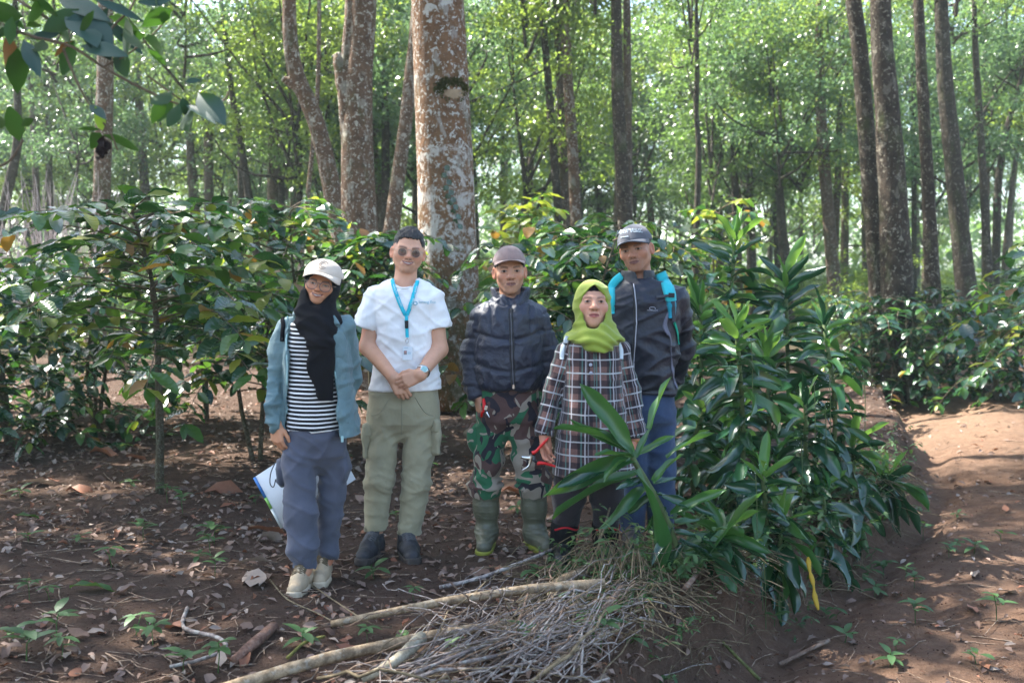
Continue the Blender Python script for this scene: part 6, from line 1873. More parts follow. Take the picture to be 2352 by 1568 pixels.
    def ft(P):
        d = prof(P, pt, 2.5)
        for (pts, r), z in ((l1, 1218), (l2, 1236)):
            e = chain(P, pts, r, .03)
            e = np.maximum(e, L(0, z)[2] - P[:, 2] + .02 * P[:, 1])
            e = np.maximum(e, -rc(P, pts[2] + [0, 0, .05], pts[2] - [0, 0, .1], .052, .056))
            d = smin(d, e, .018)
        return d
    def dt(V):
        k = np.exp(-((V[:, 2] - L(0, 1115)[2]) / .10) ** 2); h_ = np.exp(-((V[:, 2] - L(0, 990)[2]) / .09) ** 2); lo = np.exp(-((V[:, 2] - L(0, 1215)[2]) / .05) ** 2)
        return .003 * fold(V, 6, 6, 6, 71) + .006 * k * fold(V @ Ry(-.5).T, 8, 8, 24, 72, 3) + .004 * fold(V @ Ry(.45).T, 8, 8, 20, 77, 3) + .006 * h_ * fold(V @ Ry(.7).T, 6, 6, 18, 73, 3) + .006 * lo * fold(V, 6, 6, 22, 74)
    tr = p.wear('trousers', ft, L(815, 1260, -.25), L(1035, 870, .25), .0085, KHAKI, dt)
    for x, y, sg in ((855, 1012, -1), (992, 1002, 1)):
        c = L(x, y, -.03)
        M = Rz(-sg * .75)
        def fp(P, c=c, M=M):
            q = (P - c) @ M
            k = np.maximum(np.abs(q) - np.array([.046, .001, .076]), 0)
            return np.linalg.norm(k, axis=1) - .012
        pk = p.wear('cargo_pocket', fp, c - .16, c + .16, .008, KHAKI, lambda V: .010 * fold(V, 12, 12, 14, 75))
        pk.parent = p.root
        def ff(P, c=c, M=M):
            q = (P - c - M @ np.array([0, -.006, .062])) @ M
            k = np.maximum(np.abs(q) - np.array([.050, .008, .024]), 0)
            return np.linalg.norm(k, axis=1) - .010
        p.wear('flap', ff, c - .16, c + .19, .008, KHAKI, lambda V: .004 * fold(V, 14, 14, 14, 76), pk)
    bt = bvh_of(tr)
    for pts in (((928, 900), (929, 950), (926, 992)), ((903, 905), (880, 940), (858, 950)), ((958, 905), (980, 940), (1000, 950))):
        q, n = lay(bt, smooth_path([L(x, y) for x, y in pts], 14), .0005)
        V, F = tube(q, .0026, 4); obj('seam', V, F, KHAKID, tr)
    shoe(p, L(858, 1250)[0], -.02, -.20, .295, 1.05, (BLKSHOE, BLKSOLE, BLKLACE), .10, 6)
    shoe(p, L(937, 1250)[0], -.02, .28, .295, 1.05, (BLKSHOE, BLKSOLE, BLKLACE), .10, 6)
    # wristwatch
    d = (w2 - arms[1][0][1]); d /= np.linalg.norm(d)
    c = w2 - d * .030
    a = np.linspace(0, 2 * np.pi, 21)
    M = frames([d], (0, -1, 0))[0]
    ring = c + np.outer(np.cos(a), M[:, 0]) * .0345 + np.outer(np.sin(a), M[:, 2]) * .0330
    V, F = ribbon(ring, ring - c, .019, .004)
    w = obj('wristwatch', V, F, STEEL, p.root)
    fdir = np.array([.25, -.9, .35]); fdir /= np.linalg.norm(fdir)
    disc(c + fdir * .034, fdir, .0205, .007, STEEL, 'watch_case', w, 20)
    disc(c + fdir * .0412, fdir, .0160, .0012, simple('pale_green_dial', (.30, .52, .50), .2, .5, .25, 90), 'watch_dial', w, 20)
    # lanyard with card
    ly = empty('lanyard', p.o, 'turquoise lanyard with an identity card hanging on the white T-shirt', 'lanyard')
    sides = (((903, 643), (909, 655), (922, 690), (937, 722)), ((962, 646), (959, 658), (951, 690), (940, 722)))
    for i, pth in enumerate(sides):
        q, n = lay(bv, smooth_path([L(x, y) for x, y in pth], 22), .005, None)
        for k in range(4, -1, -1):
            if q[k, 1] > q[k + 1, 1] + .03 or q[k, 1] < q[k + 1, 1] - .03: q[k, 1] = q[k + 1, 1] + .008
        q[:4, 1] = np.minimum(q[:4, 1], hd.o[1] - .052)
        q[:, 1] -= .003 * i
        V, F = ribbon(q, np.tile([0, -1.0, .1], (len(q), 1)), .020, .0016)
        st = obj('strap', V, F, LANY, ly)
        bs = bvh_of(st)
        for (x, y), r in (((912, 664), -1.18), ((923, 692), -1.15)) if i == 0 else (((958, 668), -1.72), ((951, 695), -1.80)):
            lettering('Senang Eco', .012, L(x, y)[[0, 2]], r, bs, PRINTW, st, off=.001)
    q, n = lay(bv, smooth_path([L(938, 718), L(940, 745), L(941, 771)], 10), .009)
    V, F = ribbon(q, np.tile([0, -1.0, 0], (len(q), 1)), .017, .002); obj('strap', V, F, LANY, ly)
    yb = q[:, 1].min()
    b1 = L(940, 742); b1[1] = q[4, 1] - .006
    blocky('buckle', b1, np.eye(3), (.009, .006, .020), DARKNAVY, ly)
    ck = L(941, 779); ck[1] = q[-1, 1] - .004
    a = np.linspace(0, 2 * np.pi, 13)
    V, F = tube(np.stack([ck[0] + .007 * np.cos(a), ck[1] + 0 * a, ck[2] + .013 * np.sin(a)], 1), .002, 5, caps=False); obj('clip', V, F[0], STEEL, ly)
    cd = L(942, 807); q2, n2 = lay(bv, [cd], .008); cd[1] = min(q2[0, 1], ck[1] + .004)
    card = blocky('identity_card', cd, Rx(-.06), (.0245, .0018, .034), CARD, ly, .4)
    blocky('portrait', cd + [-.011, -.0022, .004], Rx(-.06), (.008, .0006, .010), simple('portrait_grey', (.25, .20, .20), .4, .4, .1), card)
    disc(cd + [-.011, -.0026, .008], (0, -1, .06), .0042, .0008, simple('portrait_face', (.50, .22, .18), .4, .4), 'portrait', card, 12)
    for dz, wd in ((.006, .008), (.002, .009), (-.002, .008), (.028, .010)):
        blocky('print_line', cd + [.009 if dz < .02 else -.006, -.0022, dz], Rx(-.06), (wd, .0006, .0008), PRINTT, card)
    return p

# ------------------------------------------------------------------ person in puffer jacket
def collar(p, rows, inner, gap0, gap1, zlo, zhi):
    def f(P):
        d = prof(P, rows, 2.2, False)
        d = np.maximum(d, -prof(P, [(r[0], r[1], r[2], r[3] - inner, r[4] - inner) for r in rows], 2.2, False))
        g = np.interp(P[:, 2], [zlo, zhi], [gap0, gap1])
        cx = np.interp(P[:, 2], [r[0] for r in sorted(rows)], [r[1] for r in sorted(rows)])
        d = np.maximum(d, -np.maximum(np.abs(P[:, 0] - cx) - g, P[:, 1]))
        return smax(smax(d, P[:, 2] - zhi, .01), zlo - P[:, 2], .01)
    return f
def make_puffer_man():
    p = Person(1167, 5.35, 'man in a brown cap, dark padded jacket and camouflage trousers tucked into boots')
    L = p.L
    hd = Head(L(1171, 627), 1.03, roll=-2, yaw=3, pitch=2, fz=1.10, smile=0, jaw=.97, nose=1.12, full=.97, cheek=.95)
    sk = (.47, .25, .16)
    w1 = L(1098, 908, -.03); w2 = L(1262, 892, .02)
    h1 = Hand(w1, (.10, -.10, -1), (.9, .35, 0), (.3, -1, 0), 1.0, ((62, 78, 40), (64, 80, 40), (66, 80, 40), (68, 80, 40)), 1,
              thumb=[(.014, .014, .004), (.032, .038, .020), (.026, .060, .036), (.010, .074, .044)])
    h2 = Hand(w2, (-.05, -.05, -1), (-1, 0, 0), (0, -1, 0), 1.0, ((30, 30, 20),) * 4)
    arms = [([L(1112, 728), L(1086, 812, .03), w1], (.044, .042, .029)), ([L(1228, 728), L(1258, 805, .03), w2], (.044, .042, .029))]
    legs = [[L(1137, 950), L(1122, 1060), L(1118, 1225, .01)], [L(1200, 950), L(1213, 1060), L(1228, 1215, .01)]]
    p.body(hd, sk, arms, [h1, h2], legs, L(1171, 692, .02), stubble=.16, lip=(.17, .07, .06), lids=.35, neck=.053)
    jt = p.rows((676, 1145, 1198, .080, .01), (690, 1122, 1218, .095), (704, 1108, 1230, .112), (722, 1098, 1240, .128), (748, 1095, 1243, .140), (800, 1094, 1244, .150), (850, 1092, 1246, .152), (884, 1098, 1240, .142), (892, 1104, 1234, .13))
    sl = ([L(1112, 732), L(1088, 812, .03), L(1091, 880, .0), L(1098, 914, -.03)], (.072, .066, .060, .048))
    sr = ([L(1228, 732), L(1254, 805, .03), L(1260, 880, .02)], (.072, .066, .058))
    zs = [L(0, y)[2] for y in (696, 775, 848, 884)]
    def f(P):
        d = prof(P, jt, 2.5)
        d = smin(d, chain(P, *sl, .02), .020)
        d = smin(d, chain(P, *sr, .02), .020)
        a = sl[0][-1]; n = a - sl[0][-2]; n = n / np.linalg.norm(n)
        d = np.maximum(d, np.where(np.linalg.norm(P - a, axis=1) < .12, (P - a) @ n, -1))
        d = np.maximum(np.maximum(d, -rc(P, L(1171, 672, -.01), L(1171, 640, -.02), .055, .07)), -rc(P, L(1174, 706, -.13), L(1172, 655, -.09), .014, .085))
        return d
    def dp(V):
        seam = 0
        zz = V[:, 2] + .04 * np.cos(V[:, 0] * 9) - .04 + .006 * vnoise(V * 12, 3)
        arm = (V[:, 0] < L(1092, 800)[0]) | (V[:, 0] > L(1246, 800)[0])
        puff = np.zeros(len(V))
        for z in zs[:3] + [L(0, 735)[2], L(0, 812)[2]][:0]: puff = np.maximum(puff, np.exp(-((zz - z) / .011) ** 2))
        pa = np.zeros(len(V))
        for y in (735, 775, 812, 848, 884): pa = np.maximum(pa, np.exp(-((V[:, 2] - L(0, y)[2] - .1 * (V[:, 0] - L(1087, 800)[0])) / .009) ** 2))
        g = np.where(arm, pa * .8, puff)
        cz = np.exp(-(np.abs(V[:, 0] - L(1175, 800)[0]) / .020) ** 2) * (V[:, 1] < 0)
        ver = np.exp(-((np.abs(V[:, 0] - L(1173, 800)[0]) - .105) / .007) ** 2) * (V[:, 1] < 0) * (V[:, 2] > zs[1]) * ~arm
        side = 1 - np.maximum(g, np.maximum(cz * .5, ver * .7))
        return .014 * side - .009 + .007 * fold(V, 11, 11, 9, 81) * (.4 + .6 * g) + .006 * fold(V, 20, 20, 14, 82)
    jk = p.wear('padded_jacket', f, L(1045, 930, -.25), L(1290, 660, .25), .008, NAVYP, dp)
    crow = p.rows((652, 1126, 1218, .086, .005), (672, 1128, 1216, .092, .0), (698, 1134, 1210, .105, -.01))
    p.wear('collar', collar(p, crow, .018, .010, .088, L(0, 708)[2], L(0, 660)[2]), L(1110, 715, -.2), L(1235, 645, .2), .006, NAVYP, lambda V: .005 * fold(V, 14, 14, 14, 83), jk)
    srow = p.rows((672, 1142, 1201, .070, .004), (700, 1136, 1206, .085, -.02))
    p.wear('shirt', collar(p, srow, .008, .008, .060, L(0, 710)[2], L(0, 668)[2]), L(1120, 715, -.2), L(1225, 650, .2), .005, simple('charcoal_shirt', (.05, .052, .055), .85, .2))
    bv = bvh_of(jk)
    q, n = lay(bv, smooth_path([L(1173, 708), L(1175, 760), L(1177, 830), L(1180, 884)], 30), .002)
    V, F = ribbon(q, np.tile([0, -1.0, 0], (len(q), 1)), .026, .003); zp = obj('zipper', V, F, DARKNAVY, jk)
    V, F = tube(q - [0, .004, 0], .0026, 5); obj('zipper_teeth', V, F, simple('grey_teeth', (.10, .10, .12), .4, .5), zp)
    for y, x in ((714, 1174), (880, 1180)):
        c = L(x, y); q, n = lay(bv, [c], .008); blocky('zipper_pull', q[0], np.eye(3), (.005, .004, .011), STEEL if y > 800 else DSTEEL, zp)
    pt = p.rows((878, 1102, 1236, .115), (930, 1098, 1239, .122), (965, 1100, 1238, .115), (1005, 1145, 1195, .04))
    l1 = ([L(1136, 945), L(1122, 1055, -.01), L(1114, 1118, .0), L(1116, 1140, .0)], (.094, .078, .082, .060)); l2 = ([L(1202, 945), L(1213, 1055, -.01), L(1226, 1115, .0), L(1226, 1140, .0)], (.094, .080, .088, .062))
    def ft(P):
        d = prof(P, pt, 2.5)
        d = smin(d, chain(P, *l1, .03), .018); d = smin(d, chain(P, *l2, .03), .018)
        return smin(d, ell(P, L(1087, 1005, .02), (.035, .06, .085)), .015)
    def dt(V):
        k = np.exp(-((V[:, 2] - L(0, 1110)[2]) / .06) ** 2)
        return .007 * fold(V, 7, 7, 6, 91) + .005 * fold(V @ Ry(.5).T, 7, 7, 18, 93, 3) + .012 * k * fold(V, 6, 6, 20, 92)
    tr = p.wear('trousers', ft, L(1050, 1165, -.25), L(1285, 868, .25), .0085, CAMO, dt)
    for i, (top, ank, ang) in enumerate(((L(1115, 1122), L(1118, 1222, .01), -.08), (L(1226, 1122), L(1227, 1214, .01), .42))):
        x, y = ank[0], ank[1]; z0 = p.floor(x, y - .08) + .002
        fw = np.array([math.sin(ang), -math.cos(ang), 0])
        an = np.array([x, y, z0 + .115]); toe = np.array([x, y, z0 + .045]) + fw * .155; heel = np.array([x, y, z0 + .05]) - fw * .03
        def fb(P):
            d = chain(P, [top, (top + an) / 2, an], (.071, .064, .053), .04)
            d = np.maximum(d, P[:, 2] - top[2]); d = np.maximum(d, -rc(P, top - [0, 0, .03], top + [0, 0, .06], .062, .066))
            d = smin(d, rc(P, an - [0, 0, .03], heel, .05, .045), .04)
            d = smin(d, rc(P, an - [0, 0, .045] + fw * .02, toe, .050, .043), .05)
            return smax(d, z0 + .016 - P[:, 2], .008)
        def db(V):
            u = (V[:, 2] - z0)
            fr = np.clip(((V - an) @ fw) / .03, 0, 1)
            rib = ((u > .16) & (u < .27)) * np.clip(np.sin(u * 2 * np.pi / .017), 0, 1) * fr * .0035
            an_ = np.exp(-((u - .095) / .03) ** 2) * np.sin(u * 300) * fr * .0035
            return rib + an_ + .004 * np.exp(-((V[:, 2] - top[2] + .045) / .006) ** 2) + .004 * (V[:, 2] > top[2] - .012) + .003 * fold(V, 8, 8, 8, 95)
        b = p.wear('rubber_boot', fb, np.array([x - .22, y - .30, z0 - .02]), np.array([x + .25, y + .18, top[2] + .05]), .007, RUBBERO, db)
        def fs(P):
            q = P.copy(); q[:, 2] = 0; t2 = toe.copy(); t2[2] = 0; h2_ = heel.copy(); h2_[2] = 0
            d = rc(q, h2_, t2, .047, .047)
            return smax(smax(d, P[:, 2] - z0 - .026, .005), z0 - P[:, 2], .004)
        p.wear('sole', fs, np.array([x - .25, y - .3, z0 - .02]), np.array([x + .25, y + .18, z0 + .06]), .0065, RUBBERY, None, b)
    fcap = cap(p, hd, BROWNCAP, CAPUNDER, .066, .004, .056, .12, 1.0, tall=1.02)
    def fh(P):
        def g(X):
            q = hd.loc(X)
            d = ell(q, (0, .014, .046), (.0800, .098, .086))
            return smax(smax(d, (np.interp(q[:, 1], [-.11, -.062, -.05, -.04, -.02, 0, .03, .1], [.2, .2, .055, .002, .004, .03, -.03, -.05]) - q[:, 2]) * .6, .005), q[:, 2] - .075, .005) * hd.s
        return near(P, hd.o, .3, g, .17)
    p.wear('hair', fh, hd.o - .2, hd.o + .2, .0045, HAIR, lambda V: .002 * vnoise(V * 120, 5))
    # closed pruning shears in the fist
    s = empty('pruning_shears', p.o, 'closed red handled pruning shears in the fist of the camouflage trousers man', 'pruning shears')
    g = h1.glob([0, .085, .030])[0]
    g = L(1112, 938, -.10)
    d = np.array([.12, -.25, -.95])
    V, F = tube(smooth_path([g + [-.004, .02, .05], g + [.0, 0, .02], g + [.002, -.005, -.012]], 8), (.007, .009, .010, .010, .010, .010, .009, .008), 8); obj('handle', V, F, RED, s)
    V, F = tube(smooth_path([g + [-.014, .02, -.045], g + [-.010, .0, -.02], g + [.002, -.004, -.008]], 8), .0075, 8); obj('handle', V, F, RED, s)
    blocky('catch', g + [.010, -.010, .006], Ry(.3), (.008, .006, .012), STEEL, s)
    V, F = ribbon(smooth_path([g + [.008, -.006, -.004], g + [.016, -.012, -.022], g + [.030, -.02, -.044]], 8), np.tile([0, -1.0, 0], (8, 1)), np.linspace(.020, .005, 8), .003); obj('blade', V, F, STEEL, s)
    V, F = ribbon(smooth_path([g + [.004, -.003, -.006], g + [.010, -.008, -.026], g + [.026, -.016, -.047]], 8), np.tile([0, -1.0, 0], (8, 1)), np.linspace(.018, .008, 8), .003); obj('hook', V, F, DSTEEL, s)
    disc(g + [.010, -.012, -.010], (0, -1, 0), .007, .004, DSTEEL, 'pivot', s, 12)
    return p

# ------------------------------------------------------------------ person in lime hijab and plaid tunic
def make_plaid_woman():
    p = Person(1358, 5.03, 'older woman in a lime green headscarf and long brown plaid shirt dress')
    L = p.L
    hd = Head(L(1361, 702), 1.03, roll=1, yaw=1, pitch=-7, fz=1.13, smile=0, jaw=1.06, nose=1.1, cheek=1.1, full=1.04)
    sk = (.50, .27, .182)
    w1 = L(1251, 1002, -.05); w2 = L(1459, 1006, -.02)
    h1 = Hand(w1, (.10, -.16, -1), (.55, -.80, 0), (-.8, -.5, .1), .92, ((26, 34, 20), (24, 30, 18), (22, 28, 18), (20, 26, 18)), 5,
              thumb=[(.012, .014, .004), (.020, .044, .022), (.010, .072, .034), (.000, .092, .034)])
    h2 = Hand(w2, (-.22, -.10, -1), (-1, .2, 0), (-.2, -1, 0), .92, ((26, 30, 22),) * 4, 3)
    arms = [([L(1305, 808), L(1270, 900, .0), w1], (.040, .036, .027)), ([L(1421, 808), L(1447, 895, .01), w2], (.040, .036, .027))]
    legs = [[L(1322, 1030), L(1306, 1145, -.02), L(1292, 1268, .0)], [L(1396, 1030), L(1394, 1145, -.01), L(1390, 1268, .02)]]
    p.body(hd, sk, arms, [h1, h2], legs, L(1362, 775, .02), lip=(.28, .060, .065), hair=(.05, .035, .03), brow=.65, lids=.22, neck=.05)
    tt = p.rows((772, 1335, 1392, .085), (780, 1305, 1422, .105), (792, 1296, 1428, .120), (830, 1291, 1432, .138), (900, 1290, 1434, .150), (960, 1284, 1440, .158), (1020, 1276, 1448, .165), (1110, 1264, 1460, .170))
    sl = ([L(1303, 808), L(1270, 900, .0), L(1252, 985, -.04), L(1251, 1001, -.05)], (.062, .052, .043, .042)); sr = ([L(1423, 808), L(1447, 895, .01), L(1458, 985, -.02), L(1459, 1004, -.02)], (.062, .052, .043, .042))
    hem = lambda P: L(0, 1086)[2] - (P[:, 0] + .2) * .13
    def f(P):
        d = prof(P, tt, 2.3)
        d = smax(d, hem(P) - P[:, 2], .006)
        d = np.maximum(d, -prof(P, [(r[0], r[1], r[2], r[3] - .014, r[4] - .014) for r in tt[-3:]] + [(tt[-1][0] - .1, *tt[-1][1:])], 2.3))
        for (pts, r) in (sl, sr):
            e = chain(P, pts, r, .02); a = pts[-1]; n = a - pts[-2]; n = n / np.linalg.norm(n)
            e = np.maximum(e, (P - a) @ n)
            e = np.maximum(e, -rc(P, a - n * .03, a + n * .05, .036, .040))
            d = smin(d, e, .010)
        return d
    A0, A1, A2 = sl[0][0], sl[0][1], sl[0][2]; B0, B1, B2 = sr[0][0], sr[0][1], sr[0][2]
    def uv(V):
        u, v = V[:, 0] * 1.0 + .02 * np.sign(V[:, 0]) * 0, V[:, 2].copy()
        u = np.where(V[:, 1] > .08, V[:, 0] * .9 + .04, V[:, 0])
        ar = np.arctan2(V[:, 0], -V[:, 1] + .02)
        u = .19 * ar * .55 + u * .45
        for pts, sg in ((sl[0], -1), (sr[0], 1)):
            dch = chain(V, pts, (.074, .062, .05, .05), .01); dt_ = prof(V, tt, 2.3)
            m = (dch < .012) & (dch < dt_)
            a, b = pts[0], pts[2]; ax_ = (b - a) / np.linalg.norm(b - a)
            t = (V - a) @ ax_
            s_ = np.cross(ax_, [0, -1.0, 0]); s_ /= np.linalg.norm(s_); fr = np.cross(s_, ax_)
            q = V - a - np.outer(t, ax_)
            th = np.arctan2(q @ s_, np.abs(q @ fr) * np.sign(-(q @ fr)[:] * 0 + 1) + 1e-6)
            u = np.where(m, .058 * th + .017, u); v = np.where(m, 1.2 - t, v)
        return np.stack([u, v, 0 * u], 1)
    def dp(V):
        low = np.clip((L(0, 900)[2] - V[:, 2]) / .3, 0, 1)
        el_ = np.exp(-((V[:, 2] - L(0, 915)[2]) / .10) ** 2) * (np.abs(V[:, 0] - .0) > .19)
        return .005 * fold(V, 8, 8, 4, 101, 2.5) + .004 * fold(V @ Ry(.6).T, 8, 8, 18, 104, 3) + .007 * low * fold(V, 11, 5, 1.6, 102) + .007 * el_ * fold(V, 9, 9, 18, 103)
    tn = p.wear('shirt_dress', f, L(1215, 1125, -.3), L(1505, 760, .3), .0085, PLAID, dp, uv=uv)
    bv = bvh_of(tn)
    q, n = lay(bv, smooth_path([L(1352, 805), L(1352, 850), L(1351, 905)], 16), .002)
    V, F = ribbon(q, np.tile([0, -1.0, 0], (16, 1)), .040, .0025)
    pl = obj('placket', V, F, PLAID, tn, attrs={'pattern': np.stack([V[:, 0] * .9 + .012, V[:, 2], 0 * V[:, 0]], 1)})
    for y in (832, 850):
        q, n = lay(bv, [L(1352, y)], .006); disc(q[0], (0, -1, .1), .0085, .004, simple('grey_button', (.30, .32, .38), .35, .5), 'button', pl, 14)
    for c in (sl, sr):
        a = c[0][-1]; n = a - c[0][-2]; n /= np.linalg.norm(n)
        V, F = tube(np.array([a - n * .055, a - n * .05, a - n * .004, a]), (.042, .0465, .0465, .043), 16)
        v1 = 1.2 + (a - V) @ n
        obj('cuff', V, F, PLAID, tn, attrs={'pattern': np.stack([V[:, 0] - a[0], v1, 0 * v1], 1)})
    # leggings, leg warmers, boots
    l1 = ([L(1322, 1040), L(1306, 1145, -.02), L(1292, 1240, .0)], (.100, .080, .056)); l2 = ([L(1395, 1040), L(1393, 1145, -.01), L(1390, 1240, .02)], (.096, .078, .054))
    p.wear('leggings', lambda P: smin(chain(P, *l1, .03), chain(P, *l2, .03), .015), L(1235, 1260, -.25), L(1450, 1010, .25), .009, LEGG, lambda V: .005 * fold(V, 8, 8, 12, 111))
    for pts, r in (l1, l2):
        k = pts[1] * .45 + pts[2] * .55; an = pts[2]
        dr = (an - pts[1]) / np.linalg.norm(an - pts[1])
        V, F = tube(np.array([k, k + dr * .02, k + dr * .10, k + dr * .18]), (.066, .071, .066, .060), 18)
        w = obj('leg_warmer', V, F, simple('black_knit', (.008, .008, .009), .9, .1, .2, 80, [(200, .002)]), p.root)
        a = np.linspace(-2.4, .2, 14)
        ring = k + dr * .018 + np.stack([.072 * np.cos(a), .072 * np.sin(a), .010 * np.sin(a * 3) - .006], 1)
        V, F = ribbon(ring, ring - k, .010, .0015); obj('red_trim', V, F, REDCLOTH, w)
        x, y = an[0], an[1]; z0 = p.floor(x, y) + .002
        tp = an + [0, 0, .03]
        def fb(P):
            d = rc(P, tp, [x, y, z0 + .1], .064, .056); d = np.maximum(d, P[:, 2] - tp[2])
            d = smin(d, rc(P, [x, y + .02, z0 + .05], [x - .01, y - .14, z0 + .042], .048, .044), .04)
            return smax(d, z0 - P[:, 2], .008)
        p.wear('rubber_boot', fb, np.array([x - .14, y - .28, z0 - .02]), np.array([x + .14, y + .16, tp[2] + .03]), .009, RUBBERK)
    # headscarf with pointed brow
    zz = [-.115, -.105, -.09, -.06, -.02, .02, .045, .075, .093, .10]; ww = [-.05, .005, .032, .050, .057, .058, .050, .022, .000, -.05]
    ht = p.rows((705, 1322, 1402, .080, .02), (735, 1321, 1407, .094, -.005), (752, 1314, 1414, .112, -.02), (768, 1300, 1426, .135, -.02), (778, 1294, 1432, .145, -.02), (788, 1318, 1420, .150, -.02), (804, 1348, 1402, .150, -.02))
    def fh(P):
        def g(X):
            q = hd.loc(X)
            d = ell(q, (0, .016, .030), (.091, .112, .104))
            d = smin(d, rc(q, (0, -.03, .085), (0, -.085, .082), .028, .012), .03)
            d = smin(d, rc(q, (0, .0, -.03), (0, -.01, -.10), .083, .088), .03)
            return d * hd.s
        d = near(P, hd.o, .32, g, .2)
        d = smin(d, prof(P, ht, 2.2), .025)
        def op(X):
            q = hd.loc(X)
            return np.maximum(np.maximum((np.abs(q[:, 0]) - np.interp(hd.warp(q)[:, 2], zz, ww)) * .8, q[:, 1] + .005), -.2 + 0 * q[:, 1]) * hd.s
        return smax(d, -near(P, hd.o, .3, op, .22), .010)
    def dh(V):
        low = np.clip((L(0, 728)[2] - V[:, 2]) / .04, 0, 1)
        x0 = hd.o[0]
        t = V[:, 2] + 2.4 * (V[:, 0] - x0) ** 2 + .014 * vnoise(V * 8, 4) + .18 * (V[:, 0] - x0)
        return low * .0048 * np.sin(t * 150) + .005 * fold(V @ Ry(.4).T, 7, 7, 15, 121, 3) + .004 * low * np.sin((V[:, 0] - x0) * 60 + V[:, 2] * 20)
    p.wear('headscarf', fh, L(1275, 825, -.25), L(1450, 640, .2), .006, LIME, dh)
    fu = lambda P: near(P, hd.o, .3, lambda X: smax(ell(hd.loc(X), (0, .012, .044), (.0785, .0950, .0815)), .062 - hd.loc(X)[:, 2], .004) * hd.s, .2)
    p.wear('undercap', fu, hd.o - .15, hd.o + .17, .006, BLACKCLOTH)
    # bracelet
    d = h2.M[:, 1]; c = w2 + d * .012; M = frames([d], (0, -1, 0))[0]
    a = np.linspace(0, 2 * np.pi, 17)
    V, F = tube(c + np.outer(np.cos(a), M[:, 0]) * .034 + np.outer(np.sin(a), M[:, 2]) * .032, .0028, 5, caps=False)
    obj('bracelet', V, F[0], simple('gold_chain', (.45, .27, .06), .3, .5, .3, 200, None, .9), p.root)
    # white backpack straps
    bag = empty('backpack', p.o, 'white straps of the backpack on the plaid dress under the lime headscarf', 'backpack')
    for xs in ((1303, 1296, 1291, 1290), (1408, 1418, 1423, 1423)):
        q, n = lay(bv, smooth_path([L(x, y) for x, y in zip(xs, (770, 785, 803, 822))], 12), .004, -.08)
        V, F = ribbon(q, n, np.linspace(.030, .024, 12), .004); obj('strap', V, F, PALESTRAP, bag)
    V, F = box_lo_hi(lambda P: prof(P, p.rows((800, 1315, 1405, .05, .225), (860, 1305, 1412, .065, .24), (960, 1305, 1415, .07, .245)), 3.5), L(1270, 985, .1), L(1450, 780, .45), .02)
    obj('bag', V, F, PALESTRAP, bag)
    # open pruning shears
    s = empty('pruning_shears', p.o, 'open red handled pruning shears in the hand beside the plaid dress', 'pruning shears')
    dy = -.10
    S = lambda x, y, k=0: L(x, y, dy + k)
    V, F = tube(smooth_path([S(1222, 1040), S(1231, 1036), S(1242, 1024), S(1260, 1005, -.01)], 12), (.0085, .010, .0095, .008, .0075, .0075, .0075, .0075, .0075, .007, .006, .004), 8); obj('handle', V, F, RED, s)
    V, F = tube(smooth_path([S(1233, 1064), S(1243, 1063), S(1258, 1065), S(1276, 1071, -.01)], 12), (.008, .010, .010, .0095, .009, .0085, .008, .008, .0075, .007, .006, .005), 8); obj('handle', V, F, RED, s)
    q = smooth_path([S(1224, 1041), S(1220, 1050), S(1212, 1050), S(1196, 1048)], 10)
    q = smooth_path([S(1224, 1052), S(1212, 1052), S(1196, 1049)], 10)
    V, F = ribbon(q, np.tile([0, -1.0, 0], (10, 1)), np.linspace(.030, .012, 10), .003); obj('blade', V, F, STEEL, s)
    q = smooth_path([S(1222, 1043), S(1219, 1056), S(1214, 1070), S(1199, 1079)], 14)
    V, F = ribbon(q, np.tile([0, -1.0, 0], (14, 1)), np.linspace(.022, .005, 14), .004); obj('hook', V, F, STEEL, s)
    V, F = tube(smooth_path([S(1226, 1046, -.006), S(1227, 1055, -.006), S(1233, 1062, -.006)], 6), (.006, .009, .010, .009, .008, .006), 8); obj('spring', V, F, DSTEEL, s)
    disc(S(1226, 1056, -.012), (0, -1, 0), .008, .005, DSTEEL, 'pivot', s, 14)
    return p

